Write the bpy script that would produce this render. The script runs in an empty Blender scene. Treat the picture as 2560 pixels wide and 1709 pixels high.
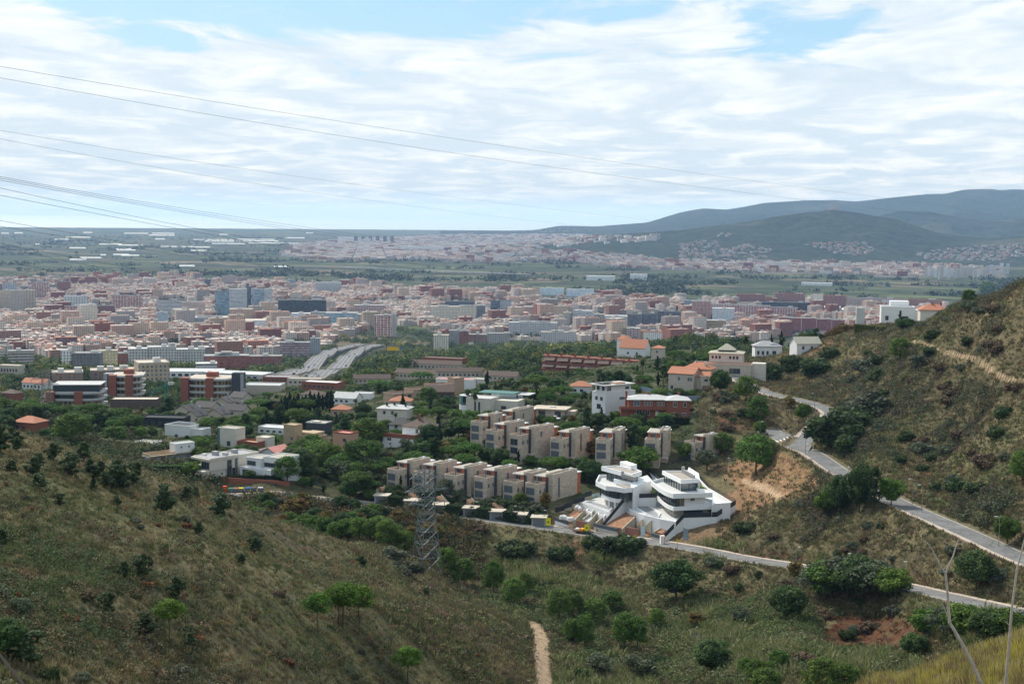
import bpy, math, random, time
import numpy as np
from mathutils import Matrix, Vector
T0 = time.time()
rnd = random.Random(7); rng = np.random.default_rng(7)
SC = bpy.context.scene
# ---------------------------------------------------------------- camera, sky, sun, exposure
F = 3555.6; CX, CY = 1280.0, 854.5; H = 230.0
HAZE = 3.3e-5
PITCH = math.atan((CY - 541.0) / F); ROLL = math.radians(0.6)
cam = bpy.data.objects.new("camera", bpy.data.cameras.new("camera")); SC.collection.objects.link(cam)
cam.data.lens = 50; cam.data.sensor_width = 36; cam.data.clip_start = 0.5; cam.data.clip_end = 600000
RM = Matrix.Rotation(math.pi/2 - PITCH, 4, 'X') @ Matrix.Rotation(ROLL, 4, 'Z')
cam.matrix_world = Matrix.Translation((0, 0, H)) @ RM
SC.camera = cam
SUN_EL, SUN_AZ = math.radians(46), math.radians(-42)      # azimuth from the view axis (+Y), negative = left
SUND = Vector((math.sin(SUN_AZ)*math.cos(SUN_EL), math.cos(SUN_AZ)*math.cos(SUN_EL), math.sin(SUN_EL)))
sl = bpy.data.lights.new("sun", 'SUN'); sl.energy = 3.7; sl.angle = math.radians(7); sl.color = (1, .93, .82)
so = bpy.data.objects.new("sun", sl); SC.collection.objects.link(so)
so.rotation_euler = SUND.to_track_quat('Z', 'Y').to_euler()
SC.view_settings.view_transform = 'Standard'; SC.view_settings.look = 'None'
SC.view_settings.exposure = 0.46; SC.view_settings.gamma = 1
SC.cycles.max_bounces = 6; SC.cycles.diffuse_bounces = 3; SC.cycles.volume_bounces = 3
SC.cycles.transparent_max_bounces = 12; SC.cycles.use_denoising = True

class NT:
    """small helper round a node tree"""
    def __init__(s, tree): s.t = tree; tree.nodes.clear()
    def n(s, typ, **kw):
        nd = s.t.nodes.new(typ)
        for k, v in kw.items():
            if k.startswith('i_'):
                key = k[2:]; key = int(key) if key.isdigit() else key.replace('_', ' ')
                if isinstance(v, bpy.types.NodeSocket): s.t.links.new(v, nd.inputs[key])
                else: nd.inputs[key].default_value = v
            else: setattr(nd, k, v)
        return nd
    def math(s, op, a, b=0.0, c=0.0, clamp=False):
        nd = s.n('ShaderNodeMath', operation=op, use_clamp=clamp)
        for i, v in enumerate((a, b, c)):
            if isinstance(v, bpy.types.NodeSocket): s.t.links.new(v, nd.inputs[i])
            else: nd.inputs[i].default_value = v
        return nd.outputs[0]
    def vmath(s, op, a, b=(0, 0, 0)):
        nd = s.n('ShaderNodeVectorMath', operation=op)
        for i, v in enumerate((a, b)):
            if isinstance(v, bpy.types.NodeSocket): s.t.links.new(v, nd.inputs[i])
            else: nd.inputs[i].default_value = v
        return nd.outputs[0]
    def mix(s, f, a, b, mode='MIX'):
        nd = s.n('ShaderNodeMix', data_type='RGBA', blend_type=mode, clamp_factor=True)
        for i, v in ((0, f), (6, a), (7, b)):
            if isinstance(v, bpy.types.NodeSocket): s.t.links.new(v, nd.inputs[i])
            else: nd.inputs[i].default_value = v if i == 0 else (*v[:3], 1)
        return nd.outputs[2]
    def ramp(s, f, stops, interp='LINEAR'):
        nd = s.n('ShaderNodeValToRGB'); cr = nd.color_ramp; cr.interpolation = interp
        while len(cr.elements) < len(stops): cr.elements.new(0.5)
        for e, (p, c) in zip(cr.elements, stops):
            e.position = p; e.color = (*c, 1) if len(c) == 3 else c
        s.t.links.new(f, nd.inputs[0]); return nd.outputs[0]
    def noise(s, vec, scale, detail=4, rough=.55, dist=0.0):
        nd = s.n('ShaderNodeTexNoise', i_Scale=scale, i_Detail=detail, i_Roughness=rough, i_Distortion=dist)
        if vec is not None: s.t.links.new(vec, nd.inputs['Vector'])
        return nd.outputs[0]
    def sep(s, v):
        nd = s.n('ShaderNodeSeparateXYZ'); s.t.links.new(v, nd.inputs[0]); return nd.outputs
    def comb(s, x, y, z=0.0):
        nd = s.n('ShaderNodeCombineXYZ')
        for i, v in enumerate((x, y, z)):
            if isinstance(v, bpy.types.NodeSocket): s.t.links.new(v, nd.inputs[i])
            else: nd.inputs[i].default_value = v
        return nd.outputs[0]

W = bpy.data.worlds.new("World"); SC.world = W; W.use_nodes = True
w = NT(W.node_tree)
sky = w.n('ShaderNodeTexSky', sky_type='NISHITA', sun_disc=False, sun_elevation=SUN_EL, sun_rotation=SUN_AZ, altitude=230.0, air_density=1.0, dust_density=1.2, ozone_density=1.0)
dirv = w.n('ShaderNodeTexCoord').outputs['Generated']
dx, dy, dz = w.sep(dirv)
zz = w.math('ADD', w.math('MAXIMUM', dz, 0.0), 0.07)
cu = w.comb(w.math('DIVIDE', dx, zz), w.math('DIVIDE', dy, zz), 0.0)      # a flat cloud deck overhead
wv = w.n('ShaderNodeTexNoise', i_Vector=cu, i_Scale=.8, i_Detail=3.0).outputs[1]
cw = w.vmath('ADD', cu, w.vmath('MULTIPLY', w.vmath('SUBTRACT', wv, (.5,.5,.5)), (.9,1.3,0)))
n1 = w.noise(w.vmath('ADD', w.vmath('MULTIPLY', cw, (1.0, .70, 1)), (3.1, 7.4, 0)), 2.3, 7, .60, .3)
n2 = w.noise(w.vmath('ADD', w.vmath('MULTIPLY', cu, (.75, .5, 1)), (9.7, 2.2, 0)), .75, 3, .5, .2)
top = w.math('DIVIDE', w.math('SUBTRACT', dz, .05), .10, clamp=True)
cov = w.math('ADD', w.math('MULTIPLY', n1, .80), w.math('MULTIPLY', n2, .35))
cov = w.math('ADD', cov, w.math('MULTIPLY', w.math('SUBTRACT', 1.0, top), .20))
for gx, gy, rx, rz_, am in ((2010,112,.055,.014,.20),(1110,155,.050,.009,.13),(830,45,.11,.013,.17),(250,10,.07,.010,.14),(1500,60,.05,.008,.06),(420,110,.05,.008,.08)):     # openings in the deck, fixed in the sky
    v_ = (RM.to_3x3() @ Vector((gx-CX, CY-gy, -F))).normalized()
    e_ = w.n('ShaderNodeVectorMath', operation='LENGTH'); w.t.links.new(w.vmath('MULTIPLY', w.vmath('SUBTRACT', dirv, tuple(v_)), (1/rx, 1/rx, 1/rz_)), e_.inputs[0])
    cov = w.math('SUBTRACT', cov, w.math('MULTIPLY', w.math('SUBTRACT', 1.3, e_.outputs['Value'], clamp=True), am))
cov = w.math('DIVIDE', w.math('SUBTRACT', cov, .475), .10, clamp=True)
skyc = w.mix(.65, w.mix(1.0, sky.outputs[0], (.12, .12, .12), 'MULTIPLY'), (.20, .46, .68))
hor = w.math('DIVIDE', dz, .12, clamp=True)
cl = w.mix(hor, (.50, .59, .68), (.60, .67, .725))
cl = w.mix(w.math('MULTIPLY', w.math('SUBTRACT', n1, .44, clamp=True), 5.0, clamp=True), cl, (.79, .81, .815))
shade = w.math('MULTIPLY', w.math('SUBTRACT', w.noise(w.vmath('MULTIPLY', cw, (1.3, 1.0, 1)), 2.1, 6, .62), .47, clamp=True), 4.0, clamp=True)
cl = w.mix(w.math('MULTIPLY', shade, w.math('MULTIPLY_ADD', top, .6, .06)), cl, (.40, .52, .62))
fin = w.mix(w.math('MULTIPLY_ADD', cov, .80, .14), skyc, cl)
bg = w.n('ShaderNodeBackground', i_Color=fin, i_Strength=1.0)
wo = w.n('ShaderNodeOutputWorld', i_Surface=bg.outputs[0])

# ---------------------------------------------------------------- rays
RN = np.array([[RM[i][j] for j in range(3)] for i in range(3)])
def ray(px, py):
    v = RN @ np.array([px - CX, CY - py, -F]); return v / v[1]
def P(px, py, D):
    r = ray(px, py); return Vector((r[0]*D, D, H + r[2]*D))
def HP(px, py, z):
    r = ray(px, py); D = (z - H) / r[2]; return Vector((r[0]*D, D, z))

# ---------------------------------------------------------------- terrain
CTRL = []
def G(*pts):
    for px, py, D in pts:
        p = P(px, py, D); CTRL.append((p.x/D, D, max(H - p.z, 1.0)))
def GD(*pts):                                  # azimuth pixel, drop below the eye, distance
    for px, drop, D in pts: CTRL.append(((px - CX)/F, D, drop))
G((-300,1709,105),(0,1709,110),(300,1709,130),(600,1709,150),(900,1709,180),(1100,1709,205),(1250,1709,238),
  (-300,1400,145),(0,1400,150),(300,1400,170),(600,1450,185),(900,1500,215),(1100,1550,250),(1240,1600,285),
  (0,1200,195),(300,1250,210),(600,1330,232),(700,1380,248),(850,1400,275),(1000,1450,310),
  (-300,1040,225),(0,1075,235),(150,1120,240),(300,1160,245),(450,1215,255),(600,1262,275),(700,1298,290),(800,1330,310),(900,1365,330),(1000,1405,350),(1060,1425,365))
GD((-300,58,300),(0,62,300),(300,67,300),(600,78,322),(800,85,352),(1000,93,390),(-300,86,400),(0,85,400),(300,86,400),(600,89,400),(800,91,400),
   (-300,88,560),(-300,110,800))
GD(*[(px, dr, D) for px in (-600,0,640,1280,1900,2600,3100) for dr, D in ((5,8),(15,28))])
GD(*[(px, dr, D) for px in (-600,0,500,1000) for dr, D in ((24,60),)])
GD((1280,32,60),(1700,33,60),(1280,55,120),(1700,58,120),(1280,72,180),(1700,76,190),(2000,72,190),(1900,60,125),(2000,36,65))
# valley, street, embankments
G((600,1235,445),(800,1240,450),(900,1265,450),(1000,1370,375),(900,1320,405),
  (1123,1281,450),(1269,1304,440),(1450,1330,430),(1600,1351,420),(1725,1368,405),(1860,1393,385),(2033,1419,360),(2247,1460,325),(2366,1487,305),(2560,1529,280),(2800,1560,262),
  (1180,1400,410),(1300,1430,395),(1420,1450,385),(1550,1450,400),(1340,1562,325),(1370,1709,275),(1150,1480,360),(1230,1520,330),
  (1500,1600,330),(1400,1709,283),(1700,1600,325),(1700,1709,280),(2000,1600,290),(2000,1709,245),(2000,1500,335),(1850,1450,372),(1700,1430,385),
  (2160,1530,322),(2160,1620,300),(2300,1560,285),(2300,1640,262),(2500,1580,255),(2560,1545,273))
G((2800,1540,85),(2560,1595,95),(2450,1625,100),(2350,1655,105),(2250,1685,110),(2150,1709,118),(2560,1709,70),(2400,1709,82))
GD((2800,40,150),(2560,58,150),(2350,64,155),(2600,70,210),(2350,76,215),(2150,66,170))
# upper road and right hill
G((2560,1395,312),(2456,1347,330),(2366,1308,345),(2244,1255,378),(2150,1205,402),(2098,1177,425),(2036,1130,450),(1981,1107,470),(1945,1088,500),
  (2055,1052,500),(2085,1040,515),(2065,1024,525),(2026,1010,535),(1994,1001,545),(1929,985,555),(1850,940,600),(1800,900,625),
  (2200,1100,440),(2200,1000,500),(2200,900,570),(2200,830,640),(2180,812,660),(2400,1200,385),(2400,1050,430),(2400,900,475),(2400,800,510),(2400,757,535),
  (2560,1300,330),(2560,1150,365),(2560,1000,400),(2560,850,435),(2560,722,465),(2800,1100,370),(2800,900,420),(2800,700,470),(2800,1380,290),
  (2050,990,570),(2050,930,610),(2050,880,660),(2050,852,690),(1920,950,620),(1900,905,680),(1900,882,710),
  (1900,1250,430),(2100,1300,385),(1860,1205,462),(2250,1380,340),(2400,1420,316),(2560,1460,300))
GD((2800,90,620),(2560,85,620),(2400,84,700),(2250,57,705),(2160,58,715),(2330,53,690),(2200,92,860),(2800,150,950),(2500,140,950),(2200,125,1000),(2000,92,820),(1850,85,800))
# villas, house rows, suburb
G((1450,1297,446),(1570,1303,442),(1710,1327,424),(1792,1304,425),(1846,1285,439),(1600,1240,468),(1700,1215,472),(1755,1155,492))
GD((950,90.6,468),(1100,91.2,466),(1250,91.4,461),(1380,91,456),(1060,89.6,488),(1250,88,480),(527,86,461),(620,86,461),(700,86,461),(430,85,470),(1300,86.5,500),(1450,86,500),(1600,84,492),(1750,82,500),
   (1650,77.5,545),(1500,78,560),(1720,74,590),(1300,82,550),(1200,84,600),(1000,88,620),(1000,91.5,540),(800,94,600),(800,91.5,500),(600,88,530),
   (450,86.5,520),(250,84,500),(0,86,600),(200,110,780),(450,112,820),(330,112,820),(700,103,800),(1000,98.8,800),(1200,93,780),(1400,88,760),(1600,80,740),(1760,72,680),
   (-300,130,1150),(0,133,1150),(400,136,1200),(700,131,1150),(1000,127,1200),(1300,112,1100),(1600,96,1000),(1780,87,960),(2000,105,1000),
   (-300,168,1600),(0,170,1600),(500,170,1600),(1000,166,1600),(1500,150,1600),(2000,152,1600),(2500,165,1600),(2900,170,1600),
   (-300,198,2000),(300,198,2000),(900,196,2000),(1500,188,2000),(2100,190,2000),(2800,196,2000))
GD(*[(px, dr, D) for px in (-600,0,600,1200,1800,2400,3100) for dr, D in ((214,2500),(224,3500),(229,5000),(230,8000))])
CT = np.array(CTRL)
_u, _v, _h = CT[:,0]*3.0, np.log(CT[:,1]), np.log(CT[:,2])
def _k(r2): return .5*r2*np.log(np.maximum(r2, 1e-12))
def tps_fit(u, v, h, lam=2e-4):
    n = len(u); K = _k((u[:,None]-u)**2 + (v[:,None]-v)**2) + lam*np.eye(n)
    Q = np.c_[np.ones(n), u, v]; A = np.zeros((n+3, n+3)); A[:n,:n] = K; A[:n,n:] = Q; A[n:,:n] = Q.T
    return np.linalg.solve(A, np.r_[h, 0, 0, 0])
_w = tps_fit(_u, _v, _h)
def tps(u, v):
    out = _w[-3] + _w[-2]*u + _w[-1]*v
    for i in range(len(_u)): out = out + _w[i]*_k((u-_u[i])**2 + (v-_v[i])**2)
    return out
CTs = np.linspace(-1.3, 1.3, 261); CVs = np.linspace(math.log(6), math.log(9000), 240)
_cu = np.clip(CTs, -.55, .55)
_g = tps((_cu*3)[None,:], CVs[:,None]); CG = np.exp(np.clip(_g, 0, 5.6))
bl = np.clip((np.exp(CVs) - 2500)/3500, 0, 1)[:,None]; CG = CG*(1-bl) + 230*bl
CG = np.minimum(CG, 230)
def bil(A, ts, vs, t, v):
    i = np.clip(np.searchsorted(ts, t)-1, 0, len(ts)-2); j = np.clip(np.searchsorted(vs, v)-1, 0, len(vs)-2)
    a = np.clip((t-ts[i])/(ts[i+1]-ts[i]), 0, 1); b = np.clip((v-vs[j])/(vs[j+1]-vs[j]), 0, 1)
    return A[j,i]*(1-a)*(1-b)+A[j,i+1]*a*(1-b)+A[j+1,i]*(1-a)*b+A[j+1,i+1]*a*b
def base_z(x, y):
    y = np.maximum(np.asarray(y, float), 6); t = np.asarray(x, float)/y
    return H - bil(CG, CTs, CVs, t, np.log(y))
def _hash(i, j, s): 
    n = np.sin(i*127.1 + j*311.7 + s*74.7)*43758.5453; return n - np.floor(n)
def vnoise(x, y, s=0):
    i, j = np.floor(x), np.floor(y); a, b = x-i, y-j; a = a*a*(3-2*a); b = b*b*(3-2*b)
    return (_hash(i,j,s)*(1-a)+_hash(i+1,j,s)*a)*(1-b)+(_hash(i,j+1,s)*(1-a)+_hash(i+1,j+1,s)*a)*b
def fbm(x, y, s=0, o=4):
    r = 0; am = .5
    for k in range(o): r = r + am*vnoise(x, y, s+k); x = x*2.03+5.1; y = y*2.03+1.7; am *= .5
    return r
# roads (centre lines as pixel, pixel, distance) and widths
def line3(pts, n=8):
    q = [P(*p) for p in pts]; out = []
    for i in range(len(q)-1):
        p0, p1, p2, p3 = q[max(i-1,0)], q[i], q[i+1], q[min(i+2,len(q)-1)]
        for k in range(n):
            t = k/n
            out.append(.5*((2*p1)+(p2-p0)*t+(2*p0-5*p1+4*p2-p3)*t*t+(3*p1-p0-3*p2+p3)*t**3))
    return out + [q[-1]]
ROADS = {
 'street': (line3([(560,1240,446),(640,1238,446),(700,1235,448),(780,1245,449),(900,1258,452),(1010,1268,453),(1123,1283,450),(1269,1305,440),(1450,1331,430),(1600,1351,420),(1725,1370,405),(1860,1396,385),(2033,1423,360),(2247,1463,325),(2366,1490,305),(2560,1532,280),(2800,1570,262)]), 6.5),
 'hill_road': (line3([(2800,1490,275),(2560,1397,312),(2456,1349,330),(2366,1309,345),(2244,1255,378),(2150,1205,402),(2098,1177,425),(2036,1135,447),(1985,1113,468),(1945,1088,500),(1925,1072,520)]), 7.6),
 'upper_road': (line3([(1990,1118,464),(2012,1098,476),(2040,1070,492),(2072,1045,510),(2078,1032,519),(2055,1018,529),(2022,1006,538),(1980,996,548),(1929,985,558),(1870,962,585),(1820,925,615)]), 6.0)}
def hit0(px, py, d0, d1):
    r = ray(px, py); Ds = np.linspace(d0, d1, 400); k = np.nonzero(H+r[2]*Ds <= base_z(r[0]*Ds, Ds))[0]
    return float(Ds[k[0]]) if len(k) else (d0+d1)/2
def lineg(pts): return line3([(a, b, hit0(a, b, c-75, c+110)) for a, b, c in pts])
PATHS = {
 'valley': (lineg([(1335,1556,327),(1352,1590,315),(1352,1640,300),(1362,1709,277),(1380,1800,250)]), 3.3),
 'ridge': (lineg([(2230,868,590),(2330,868,545),(2400,890,500),(2480,925,455),(2560,950,415),(2700,990,390)]), .5),
 'slope': (lineg([(1860,1200,458),(1895,1215,447),(1925,1228,440),(1950,1243,434)]), 1.8)}
FX = list(ROADS.values()) + list(PATHS.values())
def seg_dist(x, y, pl):
    """distance to a polyline and height of its nearest point"""
    best = np.full(x.shape, 1e9); bz = np.zeros(x.shape)
    for a, b in zip(pl[:-1], pl[1:]):
        dx, dy = b.x-a.x, b.y-a.y; L = dx*dx+dy*dy+1e-9
        t = np.clip(((x-a.x)*dx+(y-a.y)*dy)/L, 0, 1)
        d = np.hypot(x-a.x-t*dx, y-a.y-t*dy); m = d < best
        best = np.where(m, d, best); bz = np.where(m, a.z+(b.z-a.z)*t, bz)
    return best, bz
TS = np.r_[np.linspace(-1.2,-.43,36)[:-1], np.linspace(-.43,.43,560), np.linspace(.43,1.2,36)[1:]]
DS = np.r_[np.geomspace(7,60,50)[:-1], np.geomspace(60,760,600)[:-1], np.geomspace(760,4000,140)[:-1], np.geomspace(4000,19000,40)[:-1], np.linspace(19000,27000,40)[:-1], np.geomspace(27000,90000,10)]
VS = np.log(DS)
_a = HP(0,567.5,0); _b = HP(1280,576,0)
def coast(t):  # distance of the shore at azimuth t
    ta, tb = _a.x/_a.y, _b.x/_b.y; return _a.y + (t-ta)/(tb-ta)*(_b.y-_a.y)
GT, GDm = np.meshgrid(TS, DS); GX, GY = GT*GDm, GDm
GZ = base_z(GX, GY)
nw = np.clip((760-GDm)/250, 0, 1)
hill = nw*np.clip(1-np.abs(GX/GDm+.01-0)*0, 0, 1)
rough = (fbm(GX/14, GY/14, 1, 3)-.44)*2.2 + (fbm(GX/3.3, GY/3.3, 5, 2)-.38)*.75
far_n = (fbm(GX/90, GY/90, 3, 3)-.44)*4*np.clip((1800-GDm)/600, 0, 1)*np.clip((GDm-760)/200, 0, 1)
fx = np.zeros(GX.shape); urb = np.zeros(GX.shape)
ii = (GDm[:,0] > 200) & (GDm[:,0] < 760)
roadm = np.full(GX.shape, 99.0); pathm = np.full(GX.shape, 99.0)
ROADZ = {}
RG = GZ.copy()
sub = np.clip((GDm-445)/30, 0, 1)*np.clip((.145-GT)/.02, 0, 1)        # built-up shelf: smoother ground
GZ += rough*nw*(1-.9*sub) + far_n
for k, (pl, wd) in list(ROADS.items())+list(PATHS.items()):
    X, Y = GX[ii], GY[ii]; d, z = seg_dist(X, Y, pl)
    hw = wd/2 + (1.8 if k in ROADS else .3); f = np.clip((hw+5-d)/5, 0, 1); f = f*f*(3-2*f)
    if k not in ROADS: z = base_z(X, Y)
    f = np.where(d < hw, 1.0, f); GZ[ii] = GZ[ii]*(1-f) + (z-.06)*f
    if k in ROADS: roadm[ii] = np.minimum(roadm[ii], d - wd/2)
    else: pathm[ii] = np.minimum(pathm[ii], d - wd/2)
CO = coast(GT); GZ = np.where(GDm > CO, -25.0, GZ); 
def gz(x, y):
    y = np.maximum(np.asarray(y, float), 7); return bil(GZ, TS, VS, np.asarray(x, float)/y, np.log(y))
_Ds = np.geomspace(60, 24000, 2600)
def hit(px, py, dmin=60, dmax=24000):
    r = ray(px, py); Ds = _Ds[(_Ds >= dmin) & (_Ds <= dmax)]
    dz = (H + r[2]*Ds) - gz(r[0]*Ds, Ds); k = np.nonzero(dz <= 0)[0]
    if len(k) == 0 or k[0] == 0: D = Ds[-1] if len(k) == 0 else Ds[0]
    else:
        a, b = dz[k[0]-1], dz[k[0]]; t = a/(a-b); D = Ds[k[0]-1]*(1-t)+Ds[k[0]]*t
    return Vector((r[0]*D, D, float(gz(r[0]*D, D))))
def at(px, D):                                  # a point on the ground from an azimuth pixel and a distance
    x = (px-CX)/F*D; return Vector((x, D, float(gz(x, D))))

# ---- materials
MATS = {}
def mat(name, col=(.5,.5,.5), rough=.8, noise=0.0, nscale=1.0, metal=0.0, spec=.3, attr=False, bump=0.0, col2=None, emit=None):
    if name in MATS: return MATS[name]
    m = bpy.data.materials.new(name); m.use_nodes = True; k = NT(m.node_tree)
    c = None
    if attr: c = k.n('ShaderNodeAttribute', attribute_name='Col').outputs[0]
    pos = k.n('ShaderNodeNewGeometry').outputs['Position']
    if noise:
        f = k.noise(pos, nscale, 5, .6)
        a, b = ((*[max(0, x*(1-noise)) for x in col],), (*[min(1, x*(1+noise)) for x in col],)) if col2 is None else (col, col2)
        f2 = k.math('MULTIPLY', k.math('SUBTRACT', f, .3), 2.5, clamp=True)
        c2 = k.mix(f2, a, b)
        c = c2 if c is None else k.mix(1.0, c, k.mix(f2, (1-noise,)*3, (1+noise*.7,)*3), 'MULTIPLY')
    p = k.n('ShaderNodeBsdfPrincipled', i_Roughness=rough, i_Metallic=metal)
    p.inputs['Specular IOR Level'].default_value = spec
    if c is not None: k.t.links.new(c, p.inputs['Base Color'])
    else: p.inputs['Base Color'].default_value = (*col, 1)
    if bump:
        bn = k.n('ShaderNodeBump', i_Height=k.noise(pos, nscale*3, 4), i_Strength=bump, i_Distance=.3)
        k.t.links.new(bn.outputs[0], p.inputs['Normal'])
    k.n('ShaderNodeOutputMaterial', i_Surface=p.outputs[0]); MATS[name] = m; return m
def link(o, parent=None, kind=None, label=None, cat=None, group=None):
    SC.collection.objects.link(o)
    if parent is not None: o.parent = parent
    for a, b in (('kind', kind), ('label', label), ('category', cat), ('group', group)):
        if b: o[a] = b
    return o
def np_mesh(name, V, Fq, mats, uv=None, col=None, mi=None, smooth=False, corner_col=None):
    """mesh from numpy: V (n,3), Fq (m,3|4) ints"""
    me = bpy.data.meshes.new(name); V = np.asarray(V, np.float32); Fq = np.asarray(Fq, np.int32); k = Fq.shape[1]
    me.vertices.add(len(V)); me.vertices.foreach_set('co', V.ravel())
    me.loops.add(Fq.size); me.loops.foreach_set('vertex_index', Fq.ravel())
    me.polygons.add(len(Fq)); me.polygons.foreach_set('loop_start', np.arange(len(Fq), dtype=np.int32)*k)
    me.polygons.foreach_set('loop_total', np.full(len(Fq), k, np.int32))
    if mi is not None: me.polygons.foreach_set('material_index', np.asarray(mi, np.int32))
    me.polygons.foreach_set('use_smooth', np.full(len(Fq), smooth))
    if uv is not None:
        me.uv_layers.new(name='UVMap').data.foreach_set('uv', np.asarray(uv, np.float32).ravel())
    if col is not None:
        c = np.c_[np.asarray(col, np.float32), np.ones(len(col), np.float32)]
        me.color_attributes.new('Col', 'FLOAT_COLOR', 'POINT').data.foreach_set('color', c.ravel())
    if corner_col is not None:
        c = np.c_[np.asarray(corner_col, np.float32), np.ones(len(corner_col), np.float32)]
        me.color_attributes.new('Col', 'FLOAT_COLOR', 'CORNER').data.foreach_set('color', c.ravel())
    for m in (mats if isinstance(mats, (list, tuple)) else [mats]): me.materials.append(m)
    me.update(calc_edges=True); return me

# ---- ground sheet
def inpoly(px, py, poly):
    r = np.zeros(np.shape(px), bool); n = len(poly)
    for i in range(n):
        x1, y1 = poly[i]; x2, y2 = poly[(i+1) % n]
        c = ((y1 > py) != (y2 > py)) & (px < (x2-x1)*(py-y1)/((y2-y1) or 1e-9)+x1); r ^= c
    return r
def proj(x, y, z):
    """world to photograph pixels"""
    v = np.stack([x, y, z-H], -1) @ RN; return CX + F*v[...,0]/-v[...,2], CY - F*v[...,1]/-v[...,2]
GPX, GPY = proj(GX, GY, GZ)
def lerp(a, b, f): return np.asarray(a)*(1-f[...,None]) + np.asarray(b)*f[...,None]
f1 = np.clip((fbm(GX/9, GY/9, 11, 4)-.3)*3, 0, 1); f2 = np.clip((fbm(GX/30, GY/30, 21, 3)-.3)*3, 0, 1); f3 = np.clip((fbm(GX/2.5, GY/2.5, 31, 3)-.28)*3, 0, 1)
C = lerp((.060,.048,.030), (.120,.098,.056), f1); C = C*.75 + .25*lerp((.035,.045,.018), (.12,.105,.06), f3)
C *= 1.25; C = lerp(C, (.05,.07,.025), np.clip(f2*1.4-.55, 0, 1)*.7)
DIRT = (.27,.155,.085); RED = (.085,.038,.022)
def dirt(poly, col, dlo, dhi, soft=1.0):
    global C
    m = inpoly(GPX, GPY, poly) & (GDm > dlo) & (GDm < dhi)
    f = np.where(m, np.clip(.55+soft*(fbm(GX/2.2, GY/2.2, 41, 3)-.25)*1.4, 0, 1), 0); C = lerp(C, col, f)
dirt([(1790,1170),(1850,1150),(1960,1130),(2060,1190),(2020,1240),(1950,1250),(1840,1290),(1800,1240),(1850,1220)], (.24,.14,.08), 400, 500, .85)
dirt([(1660,1340),(1760,1310),(1850,1270),(1880,1290),(1800,1340),(1700,1360)], (.17,.105,.065), 395, 460, .4)
dirt([(1330,1300),(1420,1290),(1640,1320),(1640,1340),(1400,1330)], (.26,.125,.065), 415, 460)
dirt([(1440,1345),(1480,1350),(1440,1420),(1330,1480),(1310,1470),(1400,1400)], (.23,.12,.07), 360, 430, .3)
dirt([(1880,1372),(2060,1398),(2220,1418),(2330,1455),(2330,1475),(2230,1440),(2030,1405),(1860,1385)], RED, 300, 410)
dirt([(2080,1560),(2140,1530),(2260,1545),(2310,1590),(2290,1625),(2190,1625),(2100,1610),(2050,1600)], RED, 260, 345, 1.5)
dirt([(1790,1480),(1860,1460),(1900,1480),(1850,1530),(1800,1520)], RED, 300, 400, .3)
dirt([(1580,1640),(1640,1630),(1720,1670),(1650,1690)], RED, 270, 345)
dirt([(1790,1035),(1870,1040),(1900,1075),(1800,1080)], (.11,.055,.035), 480, 620)
dirt([(1940,880),(2080,840),(2120,860),(1960,930)], (.16,.10,.06), 600, 760)
C = lerp(C, (.36,.26,.175), np.clip((.25-pathm+(fbm(GX/1.2, GY/1.2, 93, 2)-.4)*1.3)/.35, 0, 1)); m = (roadm < 2.6); C[m] = C[m]*.5 + np.array((.2,.16,.11))*.5
# gardens: green under the suburb
gard = sub*np.clip((2100-GDm)/100, 0, 1)
C = lerp(C, lerp((.028,.042,.016), (.075,.075,.045), np.clip((fbm(GX/26, GY/26, 61, 3)-.3)*3, 0, 1)), np.clip(gard, 0, 1)*.95)
nr, nc = GX.shape
idx = np.arange(nr*nc).reshape(nr, nc)
Q = np.stack([idx[:-1,:-1], idx[:-1,1:], idx[1:,1:], idx[1:,:-1]], -1).reshape(-1, 4)
fm = (GDm[:-1,:-1] > 1900).astype(int).ravel()
gm = bpy.data.materials.new('ground'); gm.use_nodes = True; k = NT(gm.node_tree)
pos = k.n('ShaderNodeNewGeometry').outputs['Position']; c = k.n('ShaderNodeAttribute', attribute_name='Col').outputs[0]
na = k.noise(pos, .9, 6, .7); nb = k.noise(pos, 6.0, 4, .7)
c = k.mix(1.0, c, k.ramp(na, [(.3,(.45,.45,.42)),(.5,(1,1,1)),(.7,(1.75,1.65,1.5))]), 'MULTIPLY')
c = k.mix(1.0, c, k.ramp(nb, [(.3,(.6,.6,.6)),(.7,(1.4,1.4,1.35))]), 'MULTIPLY')
bn = k.n('ShaderNodeBump', i_Height=k.math('ADD', na, k.math('MULTIPLY', nb, .3)), i_Strength=.8, i_Distance=.5)
pb = k.n('ShaderNodeBsdfPrincipled', i_Base_Color=c, i_Roughness=.95, i_Normal=bn.outputs[0]); pb.inputs['Specular IOR Level'].default_value = .1
k.n('ShaderNodeOutputMaterial', i_Surface=pb.outputs[0])
pm = bpy.data.materials.new('plain'); pm.use_nodes = True; k = NT(pm.node_tree)
pos = k.n('ShaderNodeNewGeometry').outputs['Position']
wp = k.vmath('ADD', pos, k.vmath('MULTIPLY', k.n('ShaderNodeTexNoise', i_Vector=k.vmath('MULTIPLY', pos, (.0015,.0015,0)), i_Scale=1.0).outputs[1], (260,260,0)))
rt = k.n('ShaderNodeVectorRotate', rotation_type='Z_AXIS', i_Vector=wp, i_Angle=.5).outputs[0]
vo = k.n('ShaderNodeTexVoronoi', distance='CHEBYCHEV', i_Vector=k.vmath('MULTIPLY', rt, (1/260,1/150,0)), i_Scale=1.0, i_Randomness=.8)
cr = k.sep(vo.outputs['Color'])[0]
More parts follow.
